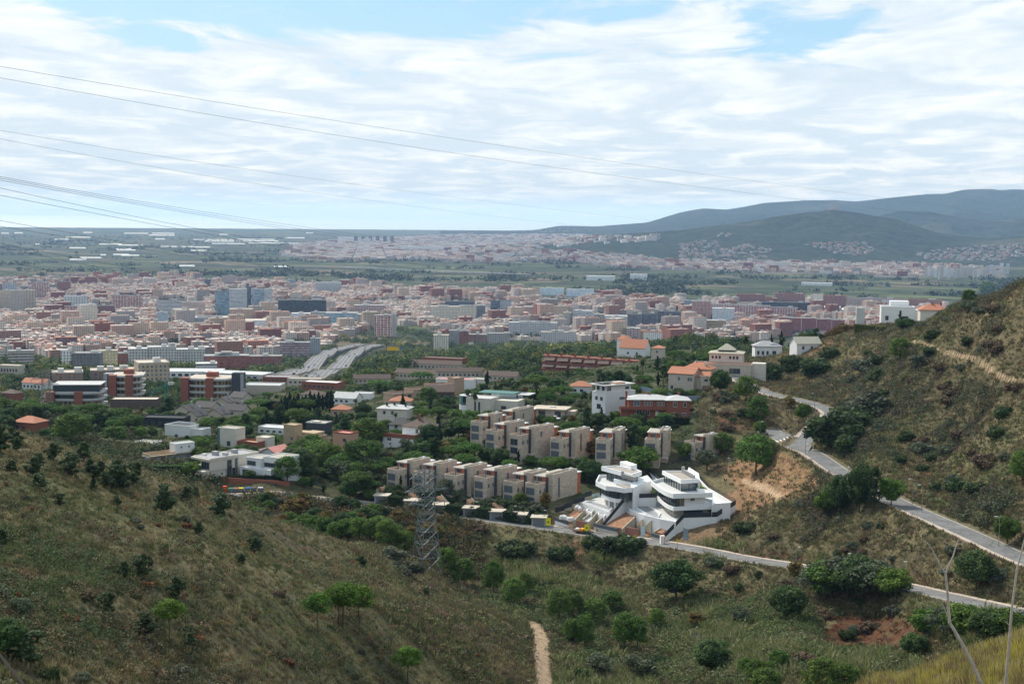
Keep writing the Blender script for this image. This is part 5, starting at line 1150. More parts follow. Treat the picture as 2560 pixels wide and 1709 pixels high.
def house(name, label, px, py, D, yaw, items, cat='house', group=None, r=None, clear=True):
    sc = 1.0
    if D > 570 and py is not None and px < 2100:
        q_ = hit(px, py, 470); sc = min(1.35, max(.75, q_.y/D)); D = q_.y
    p = P(px, py, D) if py is not None else at(px, D); y = math.radians(yaw); t = thing(name, label, cat, p, y, group); ext = 0; t.scale = (sc,)*3
    for it in items:
        k = it[0]
        if k == 'b': _, x0, x1, y0, y1, z0, z1, c = it; MB().box(x0, x1, y0, y1, z0 if z0 > 0 else -5, z1).build('wall', wmat(c), t); ext = max(ext, abs(x0), abs(x1), abs(y1))
        elif k == 'flat':
            _, x0, x1, y0, y1, z, c, pc, ph = it; b = MB().box(x0+.28, x1-.28, y0+.28, y1-.28, z-.02, z+.06); b.build('roof', wmat(c), t)
            MB().ring(x0-.06, x1+.06, y0-.06, y1+.06, z+.003, z+ph, .3).build('parapet', wmat(pc), t)
        elif k == 'slab': _, x0, x1, y0, y1, z0, z1, c = it; MB().box(x0, x1, y0, y1, z0, z1).build('roof_slab', wmat(c), t)
        elif k == 'hip': _, x0, x1, y0, y1, z, h, c = it; MB().hip(x0, x1, y0, y1, z+.1, h).build('roof', wmat(c), t)
        elif k == 'gab': _, x0, x1, y0, y1, z, h, c, wc, ax = it; MB().gable(x0, x1, y0, y1, z, h, .5, 0, 1, ax).build('roof', [wmat(c), wmat(wc)], t)
        elif k == 'w': window(t, *it[1:])
        elif k == 'p': _, nm, x0, x1, y0, y1, z0, z1, c = it; MB().box(x0, x1, y0, y1, z0, z1).build(nm, wmat(c), t)
        elif k == 'chim': _, x, y_, z, h, c = it; MB().box(x-.4, x+.4, y_-.4, y_+.4, z, z+h).box(x-.5, x+.5, y_-.5, y_+.5, z+h+.01, z+h+.15).build('chimney', wmat(c), t)
    if clear:
        c_, s_ = math.cos(y), math.sin(y); xs = [i[1:5] for i in items if i[0] == 'b']
        for x0, x1, y0, y1 in xs:
            mx, my = (x0+x1)/2, (y0+y1)/2; rr = max(x1-x0, y1-y0)/2+.8
            if (x1-x0) > 1.7*(y1-y0) or (y1-y0) > 1.7*(x1-x0):
                for u in (-.33, 0, .33):
                    ax, ay = (mx+u*(x1-x0), my) if (x1-x0) > (y1-y0) else (mx, my+u*(y1-y0)); AVOID.append((p.x+(ax*c_-ay*s_)*sc, p.y+(ax*s_+ay*c_)*sc, min(x1-x0, y1-y0)/2+1.6))
            else: AVOID.append((p.x+mx*c_-my*s_, p.y+mx*s_+my*c_, rr))
    return t
# the stone houses: low front block with roof terrace, tall block at the side, red attic under a white slab
def stone_house(px, py, D, yaw, label, wide=0, slit=False, base=0, green=False, group='stone clad houses in two rows'):
    """px, py: the near upper corner of the front block"""
    p = P(px, py, D); t = thing('stone_house', label, 'house', (p.x, p.y, p.z-7.2), math.radians(yaw), group); st = wmat('stone'); L = 14+wide
    MB().box(-5.2, 0, 0, 12, -3.2, 6.25).ring(-5.2, 0, 0, 5.1, 6.255, 7.2, .28).build('wall', st, t)
    MB().box(-4.9, -.3, .3, 4.8, 6.258, 6.33).build('terrace_floor', wmat('terrace'), t)
    MB().box(.003, 2.2, 5, L, -3.2, 9.3).ring(-.6, 2.2, 5, L, 9.305, 9.9, .28).box(-.6, 0, 5.1, L, 6.26, 9.3).build('stair_tower', st, t)
    MB().box(-.3, 1.9, 5.3, L-.3, 9.31, 9.37).build('roof', wmat('gravel'), t)
    MB().box(-4.7, -.61, 5.2, L-.5, 6.26, 8.75).build('attic_wall', wmat('redwall'), t)
    s = MB().box(-5.0, -.62, 4.6, L, 8.76, 9.02).build('roof_slab', wmat('white'), t); MB().box(-4.7, -.8, 4.9, L-.3, 9.03, 9.08).build('gravel_bed', wmat('gravel'), s)
    MB().box(-.5, 2.0, L+.003, L+2.3, -3, 8.4).build('rear_wall', wmat('redwall'), t); MB().box(-.8, 2.3, L-.2, L+2.6, 8.41, 8.7).build('rear_slab', wmat('white'), t)
    for z in (.45, 3.45): window(t, 'f', 0, -4.8, z, 3.3, 2.25, not green, 2)
    window(t, 'r', 0, .7, 3.9, .85, 1.25, True, 1); window(t, 'r', 0, 3.2, 4.0, .7, 1.2, True, 1)
    window(t, 'f', 5.2, -3.9, 6.4, 1.9, 2.0, False, 2)
    MB().box(.02, .5, 4.2, 4.98, .4, 8.9).build('stair_window', GL, t)
    window(t, 'r', 2.2, 8.2, 2.0 if slit else 6.0, .9, 6.4 if slit else 2.0, True, 1)
    MB().tube((-1.5, 1.5, 6.3), (-1.5, 1.5, 9.3), .2, 8).build('chimney_pipe', mat('bluemetal', (.12,.16,.19), .4), t)
    MB().box(.6, 1.6, L-3, L-1.8, 9.38, 10.35).build('air_conditioner', wmat('white'), t); MB().tube((-1.5, L-1.2, 9.09), (-1.5, L-1.2, 9.75), .4, 8).build('roof_vent', mat('bluemetal', (.12,.16,.19), .4), t)
    MB().box(-.2, 2.6, 3.4, 4.98, .0, .18).build('porch_slab', wmat('stone'), t)
    c_, s_ = math.cos(math.radians(yaw)), math.sin(math.radians(yaw))
    for mx, my in ((-2.5, 2.5), (-1.5, 8), (-1, 12.5)): AVOID.append((p.x+mx*c_-my*s_, p.y+mx*s_+my*c_, 5))
    return t
NRW = [(996.8,1174.4,468,'first'),(1064,1181,465,'second'),(1140.8,1188.8,461,'third'),(1216.5,1194.5,458,'fourth'),(1290.6,1205,455,'fifth')]
for i, (a, b_, D, w_) in enumerate(NRW): stone_house(a, b_, D, -36, f'{w_} stone house from the left in the front row above the street')
stone_house(1345.5, 1210, 452, -36, 'stone house with tall slit window beside the white villas', 5.5, True)
stone_house(1406.7, 1097, 492, -34, 'stone house with slit window in the middle of the second row', 1, True, green=False)
stone_house(1302.5, 1088, 494, -40, 'stone house with green reflecting windows at the left of the second row', 2, False, green=True)
stone_house(1525.8, 1098.6, 484, -17, 'stone house rising behind the left white villa', 0, True)
stone_house(1649, 1098.6, 486, -13, 'stone house between the tree and the right white villa roof', 0)
stone_house(1736, 1106, 492, -52, 'rightmost stone house beside the round pine', -4)
stone_house(1243, 1077, 508, -36, 'stone house partly hidden behind the clipped hedge', 0)
stone_house(1206, 1055, 524, -30, 'smaller stone house at the upper left end of the second row', -3)
stone_house(1268, 1043, 540, -30, 'wide stone house at the back of the second row', 3)
house('stone_villa', 'long low flat roofed stone villa left of the white cube house', 1375, 1044, 585, -15, [('b',-7,6,0,9,0,3.4,'stone'),('slab',-8,7,-1,10,3.41,3.8,'stone'),('w','f',0,-5,.6,3,2.2),('w','f',0,2,.6,2.6,2.2),('b',6.1,10,2,8,0,2.8,'stone'),('p','skylight',-1,1,4,6,3.82,4.3,'white')])
# the white modern villa at the left and its neighbours
house('white_villa', 'large white villa with a roof jutting over its terrace', 527.6, 1204.4, 458, -40,
  [('b',-9,-.3,-2.8,9,0,3.5,'cream'),('b',-5.4,0,0,11,3.5,6.9,'cream'),('b',-9,0,11.2,20,0,7.2,'cream'),('slab',-9.3,.2,-1.0,11,6.91,7.5,'cream'),('slab',-9.2,-.2,-3.1,-.02,3.51,3.75,'cream'),('flat',-9.0,0,.0,10.8,7.51,'grey','cream',.25),('flat',-9,0,11.2,20,7.2,'grey','cream',.45),
   ('w','f',-2.8,-8.3,1.0,2.4,2.1,False,2),('w','f',-2.8,-5.6,1.3,4.4,1.3,False,3),('w','r',0,6.6,1.0,1.9,5.4,False,2),('w','r',0,9.9,1.2,.9,5.4,True,1),('w','r',0,15,3.6,1.0,2.2),('w','f',0,-4.8,3.9,4.0,2.4,False,3),
   ('p','terrace_wall',-9,-5.42,.4,10.8,3.76,4.6,'cream'),('p','rooftop_unit',-6,-4,5,6.6,7.6,8.9,'grey'),('p','rooftop_unit',-3,-1.4,7,8.4,7.6,8.6,'palegrey'),('p','rooftop_unit',-6,-4.2,13,14.6,7.3,8.6,'grey'),('p','rooftop_unit',-7.8,-6.6,2.4,3.6,7.6,8.2,'white')])
house('white_villa', 'lower grey white villa with strip windows right of the cream villa', 700, 1199, 458, -30,
  [('b',-16,-3,-1,8,0,3.0,'white'),('b',-14,-8,-.2,7,3.0,6.0,'white'),('b',-7.8,0,1,10,3.0,6.6,'white'),('b',-3,1,2,10,0,3,'white'),('w','f',-.2,-13.6,3.7,3.6,1.5,False,3),('w','f',1,-7.4,3.5,5.4,1.5,False,4),('w','f',-1,-15,.4,4,1.9,False,3),('flat',-14,-8,-.2,7,6.0,'gravel','white',.3),('flat',-7.8,0,1,10,6.6,'gravel','white',.35),('flat',-3,1,2,10,3,'gravel','white',.8),('w','f',1,-1.6,3.5,1.4,1.5)])
house('unfinished_house', 'brick house under construction wrapped in scaffolding', 372, 1188, 478, -48,
  [('b',-4,0,0,18,0,2.8,'brick'),('slab',-5,.6,-.6,18.5,2.81,3.1,'grey'),('b',-4.4,-.6,1,17.5,3.1,5.9,'grey'),('slab',-5.2,0,.2,18,5.91,6.2,'palegrey'),('flat',-5,0,.4,17.8,6.21,'terrace','tan',.9),('b',-3.8,.2,10,17.4,6.3,9.6,'white'),('flat',-3.8,.2,10,17.4,9.6,'palegrey','white',.3),
   ('w','r',-.6,2,3.6,1.5,1.9),('w','r',-.6,5,3.6,1.5,1.9),('w','r',-.6,9,3.6,1.5,1.9),('w','r',0,2,.7,1.2,1.3,False,2,.04,True),('w','r',0,6,.7,1.2,1.3,False,2,.04,True),('w','r',.2,12,8.2,.6,.6,True,1),('w','r',.2,15,8.2,.6,.6,True,1)]+
  [('p','scaffold_pole',.9,1.0,y_,y_+.1,0,7.4,'palegrey') for y_ in (0,3,6,9,12,15,18)]+[('p','scaffold_deck',.35,1.3,0,18.2,z,z+.08,'tan') for z in (2.2,4.4,6.6)])
house('white_villa', 'bluish white cube villa with roof courtyard behind the building site', 471, 1107, 560, -24, [('b',-11.5,0,0,9,0,6.2,'white'),('flat',-11.5,0,0,9,6.2,'dark','white',.6),('b',.003,5,2,8,0,5.2,'white'),('flat',.003,5,2,8,5.2,'palegrey','white',.4),('w','r',5,4,1.2,1.8,1.8),('w','f',0,-6.5,1.5,1.4,1.6),('w','f',0,-1.6,1.2,1.2,1.6),('w','f',2,1,1.2,1.2,1.6)])
house('cream_box_house', 'tall cream box house with a glass strip at its left corner', 589, 1122, 530, -26, [('b',-8.2,0,0,6,0,7.4,'cream'),('flat',-8.2,0,0,6,7.4,'gravel','cream',.3),('p','glass_strip',-8.3,-7.3,-.05,.9,.4,7.3,'tealglass'),('b',.003,9,1,7,0,2.4,'brick'),('flat',.003,9,1,7,2.4,'terrace','brick',.7),('b',5,10,6,11,0,4.0,'cream'),('flat',5,10,6,11,4.0,'cream','cream',.3),('w','r',0,2,1,1.6,1.8),('w','f',0,-4,1,1.6,1.8)])
house('white_house', 'long low white house with flat L shaped roof near the left edge', 320, 1140, 520, -20, [('b',-14,0,0,7,0,3.6,'white'),('flat',-14,0,0,7,3.6,'olivegrey','white',.4),('b',-2,6,7.1,13,0,3.9,'white'),('flat',-2,6,7.1,13,3.9,'olivegrey','white',.4),('w','f',0,-9.5,1.2,1,1.1,True,1),('w','f',0,-7.6,1.2,1,1.1,True,1),('w','f',0,-5.6,1.2,1,1.1,True,1),('w','r',0,4,1,1.2,1.6,True,1)])
house('grey_roof_house', 'small white house with a dark grey pyramid roof near the left edge', 196, 1142, 540, -22, [('b',-8,0,0,7,0,3.2,'white'),('hip',-8,0,0,7,3.2,3.0,'slate'),('b',.003,9,1,6,0,2.2,'grey'),('gab',.1,9,1,6,2.2,1.2,'slate','grey','x'),('w','f',0,-5,1,1.2,1.2)])
house('tan_building', 'tan angular building with stepped terraces among pines', 737, 1120, 560, -28, [('b',-5.5,0,0,5,0,9.0,'tan'),('b',-4.5,0,5.01,12,0,5.4,'tan'),('b',.003,8.5,2,10,0,4.4,'tan'),('b',.003,6,5,12,0,5.8,'tan'),('flat',.003,8.5,2,10,4.4,'terrace','tan',.5),('flat',-5.5,0,0,5,9.0,'tan','tan',.25),('w','f',2,3.5,1.6,1.6,1.3,False,2,.04,True),('w','f',0,-2,3.2,1,1.2,True,1)])
house('pink_roof_house', 'low house with two sloping pink tiled roofs beside the tan building', 690, 1150, 505, -28, [('b',-7,0,0,9,0,2.6,'white'),('gab',-7,0,0,9,2.6,1.8,'pink','white','y'),('b',.6,7,2,12,0,2.8,'white'),('gab',.6,7,2,12,2.8,1.6,'pink','white','y'),('p','wall_end',-7.3,-6.9,-1,9,0,3.4,'palegrey')])
house('red_terrace_house', 'red walled low house with flat roof between the pines', 700+420/3.3557+48, 820+1000/3.3557, 545, -30, [('b',-8,0,0,6,0,5.0,'terrace'),('flat',-8,0,0,6,5.0,'pink','brick',.5),('w','f',0,-3,2,1.4,1.4)])
house('grey_box_house', 'dark grey house with pale flat roofs behind the tan building', 812, 1088, 610, -18, [('b',-9,0,0,7,0,5,'dark'),('flat',-9,0,0,7,5,'beige','palegrey',.4),('p','roof_panel',-7,-4,2,5,5.1,5.6,'cream')])
house('hipped_house', 'house with brown grey hipped roof and red brown terrace wing', 1055, 1108, 556, -26, [('b',-9,3,0,9,0,6.2,'white'),('hip',-9,3,0,9,6.2,2.6,'brown'),('b',-15,-.5,-5,-.01,0,3.0,'white'),('p','terrace_parapet',-15.1,-.4,-5.1,-4.6,2.2,3.9,'brick'),('p','terrace_parapet',-.8,-.4,-4.6,-.02,2.2,3.9,'brick'),('w','f',0,-3,3.6,1.3,2,False,2,.04,True),('w','f',0,-1,3.8,1.3,1.6,False,2,.04,True),('chim',-3.5,4,7.5,3.2,'brick'),('w','f',-5,-13,.9,2,1.3,False,2,.04,True)])
house('cream_house', 'cream house with a wide pale grey roof and black chimneys', 1003, 1052, 672, -12, [('b',-12,0,0,9,0,5.6,'cream'),('hip',-12,3,0,10,5.6,1.6,'palegrey'),('b',.003,3,0,10,0,5.6,'cream'),('chim',-8,3,5.8,2.4,'dark'),('chim',-4.5,4,5.8,2.6,'dark'),('chim',1,4,5.8,2.6,'dark'),('w','f',0,-9,3,1.2,1.6),('w','f',0,-5,3,1.2,1.6)])
house('glass_roof_house', 'house with dark grey pyramid roof in front of the cream house', 1022, 1078, 612, -14, [('b',-9,0,0,7,0,2.6,'palegrey'),('hip',-9,0,0,7,2.6,2.8,'slate'),('b',.003,6,1,6,0,3.2,'white'),('flat',.003,6,1,6,3.2,'palegrey','white',.3)])
house('peach_terraced_building', 'stepped peach coloured building running up the slope', 1012, 1003, 800, 38, [('b',-8,6,0,10,0,4,'peach'),('flat',-8,6,0,10,4,'brown','peach',.8),('b',6.01,20,0,10,0,5.6,'peach'),('flat',6.01,20,0,10,5.6,'brown','peach',.8),('b',20.01,34,0,10,0,7.2,'peach'),('flat',20.01,34,0,10,7.2,'brown','peach',.8),('b',36,43,2,9,0,10.5,'peach'),('flat',36,43,2,9,10.5,'peach','peach',.4)]+[('w','f',0,a,2,2.4,1.8) for a in (-6,-2,2,8,12,16,22,26,30)])
t = house('round_glass_villa', 'white villa with a rounded green glass corner and flat glass roofs', 1180, 1036, 648, -20, [('b',-3,9,0,12,0,7.5,'cream'),('flat',-3,9,0,12,7.5,'palegrey','cream',.3),('b',9.01,20,6,16,0,6.5,'cream'),('slab',-2,16,12.1,22,8.6,9.0,'tealglass'),('slab',9,22,16.1,26,8.0,8.3,'palegrey'),('w','f',0,1,1,1,5),('w','f',0,3,1,1,5),('w','f',6,12,2.5,2.5,1.6)])
b = MB()
for k_ in range(8):
    a0, a1 = math.pi*.5+k_*math.pi/9, math.pi*.5+(k_+1)*math.pi/9
    b.q([(-3+5*math.cos(a0), 5+5*math.sin(a0), 4.2),(-3+5*math.cos(a1), 5+5*math.sin(a1), 4.2),(-3+5*math.cos(a1), 5+5*math.sin(a1), 8.2),(-3+5*math.cos(a0), 5+5*math.sin(a0), 8.2)])
b.build('curved_glass', wmat('tealglass'), t)
MB().prism([(-3+5*math.cos(math.pi*.5+i*math.pi/9), 5+5*math.sin(math.pi*.5+i*math.pi/9)) for i in range(10)], -4, 4.1).build('rounded_base', wmat('white'), t); MB().prism([(-3+5*math.cos(math.pi*.5+i*math.pi/9), 5+5*math.sin(math.pi*.5+i*math.pi/9)) for i in range(10)], 8.21, 8.4).build('rounded_roof', wmat('palegrey'), t)
# white cube house with solar panels, brick house, beige house, villas above
house('cube_house', 'white three storey cube house with solar panels on its overhanging roof', 1513, 1029, 556, -52, [('b',-8,0,0,16,0,7.6,'white'),('b',-7,-.6,.8,14,7.6,10.2,'white'),('slab',-9,.8,-1.4,15.4,10.21,10.5,'palegrey'),('w','r',-.6,1.2,8.1,2.2,1.6),('w','r',-.6,11,8.2,2,1),('w','r',0,7.5,4.4,3,.9,True,2),('w','f',0,-3,4.2,1.4,1.5),('w','f',0,-6,4.2,1.4,1.5),('w','f',.8,-6,8.1,1.6,1.7),('w','f',.8,-3,8.1,1.6,1.7),('w','f',0,-5,.8,2.4,2),('p','solar_panel',-7,-4.2,0,4,10.52,10.7,'black'),('p','solar_panel',-7,-4.2,5,9,10.52,10.7,'black'),('p','solar_panel',-3.6,-1,0,4,10.52,10.7,'black'),('p','roof_terrace',-3.4,-.6,6,11,10.52,11.0,'terrace')])
house('brick_house', 'long red brick house with low grey hipped roofs behind a hedge', 1571, 1041, 545, 1, [('b',0,16,0,9,0,6.6,'brick'),('hip',0,16,0,9,6.6,1.5,'palegrey'),('b',14.5,23.5,-1.6,8,0,6.6,'brick'),('hip',14.5,23.5,-1.6,8,6.62,1.5,'palegrey'),('b',-3,-.01,-.5,7,0,3.2,'brick'),('p','balcony_parapet',-3.4,15,-1.4,-.9,3.0,4.1,'brick'),('p','balcony_slab',-3.2,14.4,-1.3,-.02,2.7,3.0,'brick')]+
  [('w','f',0,a,4.3,.7,1.7,False,1,.04,True) for a in (6,7.2,8.4,11,12.1,13.2)]+[('w','f',0,2,4.1,2.4,2.2,True,2,.04,True),('w','f',0,-.0+3,.7,2.2,2.0,False,2,.04,True),('w','f',0,6.5,.7,1.6,1.8,False,2,.04,True),('w','f',-1.6,17,4.1,1.6,1.8,False,2,.04,True),('w','f',-1.6,21,4.1,1.2,1.8,False,1,.04,True),('p','front_door',10.4,11.5,-.12,-.02,0,2.3,'white'),('w','f',-1.6,16.5,.7,1.8,1.2,False,2,.04,True),('w','f',-1.6,20.5,.7,1.6,1.2,False,2,.04,True),('chim',8,5,7.4,1.5,'brick'),('chim',20,5,7.4,1.5,'brick'),('chim',-.6,3.5,2.9,6.5,'brick')])
house('tiled_house', 'beige house with orange tiled roofs on a retaining wall', 1733, 984, 588, -26, [('b',-11,0,0,10,0,8.4,'beige'),('gab',-11,0,0,10,8.4,2.2,'tile','beige','x'),('b',-8,4,10.1,17,0,9.4,'beige'),('hip',-8,4,10.1,17,9.4,2.2,'tile'),('b',.003,6,3,10,0,7.2,'beige'),('gab',.1,6,3,10,7.2,1.6,'tile','beige','x'),('w','f',0,-7,5,1.4,1.9,True,2,.04,True),('w','f',0,-2.6,5.2,.8,1.4,True,1),('w','f',0,-1.5,5.2,.8,1.4,True,1),('w','f',0,-10,1.4,1.2,1.6),('chim',1,12,10,2.2,'cream'),('w','r',0,5,1,1.4,2)])
house('terrace_villa', 'cream villa with a pale pagoda like roof above a long terrace', 1800, 935, 640, -14, [('b',-12,14,0,9,0,4.2,'beige'),('flat',-12,14,0,9,4.2,'redwall','beige',.6),('b',-6,9,9.1,20,0,8.6,'cream'),('hip',-6,9,9.1,20,8.6,1.3,'olivegrey'),('hip',-2,5,11.5,17.5,10.0,2.6,'olivegrey'),('b',14.01,20,2,8,0,5.2,'cream')]+[('w','f',9.1,a,6,1.2,1.6,False,1,.04,True) for a in (-5,-3.4,-1.8,3,4.6,6.2)]+[('w','f',0,4,.4,5,2.4,False,3)])
house('slate_roof_villa', 'white villa with arcade and grey roof with a skylight near cypresses', 1921, 890, 735, 0, [('b',-7,7,0,9,0,5,'white'),('hip',-7,7,0,9,5,2.6,'grey'),('p','skylight',1,4,1.2,2.6,6.1,6.6,'white')]+[('w','f',0,a,.6,1.4,2.2,False,1,.04,True) for a in (-6,-3.6,-1.2)]+[('w','f',0,2,1,2,1.8)])
house('grey_roof_villa', 'white villa with a steep grey gabled roof at the foot of the right hill', 2022, 878, 760, 14, [('b',-7,7,0,9,0,4.4,'white'),('gab',-7,7,0,9,4.4,3.2,'olivegrey','white','x'),('w','f',0,-4,1,1.4,1.8),('w','f',0,1,1,1.4,1.8)])
house('white_villa', 'white flat roofed villa standing on the ridge of the right hill', 2244, 806, 700, -10, [('b',-8,8,0,9,-2,7.5,'white'),('flat',-8,8,0,9,7.5,'white','white',.4),('b',8.01,14,1,9,-2,6.2,'white'),('b',-3,6,9.1,16,-2,10,'white'),('w','f',0,-6,1,1.6,2.2),('w','f',0,2,1,3,2.2),('p','glass_pavilion',-20,-16,-1,3,-1,7,'palegrey')])
house('tiled_house', 'orange tiled roof showing over the ridge of the right hill', 2338, 796, 680, -8, [('b',-7,6,0,9,-3,4,'cream'),('hip',-7,6,0,9,4,2.6,'tile'),('chim',-1,4,5,2.4,'brick'),('chim',3,4,5,2.4,'brick')])
house('church', 'white church like house with two large orange tiled roofs', 1612, 893, 905, -24, [('b',-17,0,0,11,0,6,'white'),('gab',-17,0,0,11,6,5,'tile','white','x'),('b',-22,-15,8,16,0,10,'white'),('hip',-22,-15,8,16,10,2.6,'tile'),('w','f',0,-12,1.5,1.2,1.6),('w','f',0,-6,1.5,1.2,1.6)])
house('tiled_house', 'small beige house with flat orange roof above the pines', 1655, 898, 900, -20, [('b',-7,0,0,8,0,7,'beige'),('hip',-7,0,0,8,7,1.6,'tile'),('w','f',0,-4,4,1.2,1.4)])
# stepped brown brick terrace
t = thing('terraced_apartments', 'long stepped terrace of brown brick flats with balconies', 'apartments', P(1352, 940, 860), math.radians(-10)); q = random.Random(2); AVOID += [(P(1352+k_*34, 938, 862).x, 866-k_*3, 12) for k_ in range(8)]
for i in range(8):
    x0 = i*8.3; z0 = -i*.3; 
    MB().box(x0, x0+8.2, 8, 16, -8, 12+z0).box(x0+.003, x0+8.197, 4, 7.997, -8, 8.6+z0).box(x0+.006, x0+8.194, 0, 3.997, -8, 5+z0).build('wall', wmat('brick'), t)
    b = MB()
    for (ya, yb, za) in ((3.4, 8, 10.9), (-.6, 4, 7.4)): b.q([(x0+.6,ya,za-1.5+z0),(x0+7.6,ya,za-1.5+z0),(x0+7.6,yb,za+z0),(x0+.6,yb,za+z0)]).q([(x0+.6,ya,za-1.7+z0),(x0+.6,yb,za-.2+z0),(x0+7.6,yb,za-.2+z0),(x0+7.6,ya,za-1.7+z0)])
    b.build('sloping_roof', wmat('brown'), t)
    for (yy, zz) in ((8, 9.4), (4, 5.6), (0, 1.8)): window(t, 'f', yy, x0+1.2, zz+z0, 2.4, 1.6, q.random() < .3, 2, .04, True); window(t, 'f', yy, x0+5, zz+z0, 1.6, 1.6, False, 1, .04, True)
    MB().box(x0+2, x0+3.4, 10, 11.4, 12+z0+.003, 14+z0).build('chimney', wmat('brick'), t)
# offices with rounded white balconies
def round_office(px0, px1, yb, D, yaw, label, floors=4, dark=False):
    p = at((px0+px1)/2, D); wd = (px1-px0)/F*D; t = thing('round_balcony_office', label, 'office', P((px0+px1)/2, yb, D), math.radians(yaw)); hw = wd/2; dp = 20
    def plan(o): return [(-hw-o, 4-o*.4), (-hw+3-o, -o), (-hw*.1, -1.2-o), (hw-3+o, -o), (hw+o, 4-o*.4), (hw+o, dp+o), (-hw-o, dp+o)]
    FH = 3.7; AVOID.append((p.x, p.y+9, wd*.55)); AVOID.append((p.x-wd*.3, p.y+5, wd*.3)); AVOID.append((p.x+wd*.3, p.y+5, wd*.3))
    for i in range(floors):
        MB().prism(plan(-1.6), i*FH-(6 if i == 0 else 0), (i+1)*FH-.5).build('glass_wall', [facade('office_blinds', 'column', (.42,.26,.09), (.03,.035,.04), 3.1) if (i < floors-1 or not dark) else GL][0], t)
        MB().prism(plan(0), (i+1)*FH-.49, (i+1)*FH+.05).prism(plan(.35), (i+1)*FH+.051, (i+1)*FH+.75).build('balcony_band', wmat('palegrey'), t)
    MB().prism(plan(-.8), floors*FH+.76, floors*FH+.95).build('roof', wmat('beige' if not dark else 'palegrey'), t)
    for xx in (-hw*1.0, hw*.12): MB().box(xx-2.2, xx+2.2, -1.9, 4, -6, floors*FH+1.2).build('brick_pier', wmat('brick'), t)
    MB().box(-3, 3, 8, 14, floors*FH+.96, floors*FH+3.6).build('roof_hut', wmat('dark' if dark else 'brick'), t)
    if dark: MB().box(-hw+1, hw-1, 2, dp-2, floors*FH+.96, floors*FH+4.6).build('top_floor', GL, t); MB().box(-hw+.3, hw-.3, 1.3, dp-1, floors*FH+4.61, floors*FH+5).build('top_roof', wmat('palegrey'), t)
    return t
round_office(128, 252, 1033, 790, 6, 'office with rounded white balconies and a dark glass top floor', 3, True)
round_office(283, 356, 1003, 850, 10, 'second rounded balcony office standing behind the dark topped one', 4)
round_office(462, 576, 1013, 820, -4, 'rounded balcony office right of the blue green crane', 4)
house('dark_tower', 'narrow grey stair tower between the rounded offices', 272, 1001, 835, 0, [('b',-3,3,0,6,0,16,'grey'),('p','dark_strip',-.8,.8,-.15,-.01,0,15.5,'dark')], 'tower')
house('dark_tower', 'black stair tower at the right end of the rounded office', 592, 1000, 830, 0, [('b',-3,4,0,7,0,16,'dark'),('p','pale_strip',2.2,4.05,-.15,-.01,0,15.5,'grey')], 'tower')
house('low_wing', 'low pale roofed wing stretching right from the rounded office', 650, 985, 850, -4, [('b',-10,12,0,14,0,5,'beige'),('flat',-10,12,0,14,5,'palegrey','white',.6)], 'building')
house('curved_wing', 'low brown curved wing between the rounded offices', 330, 1022, 790, 4, [('b',-12,14,0,12,0,5,'brown'),('flat',-12,14,0,12,5,'beige','brown',.5)], 'building')
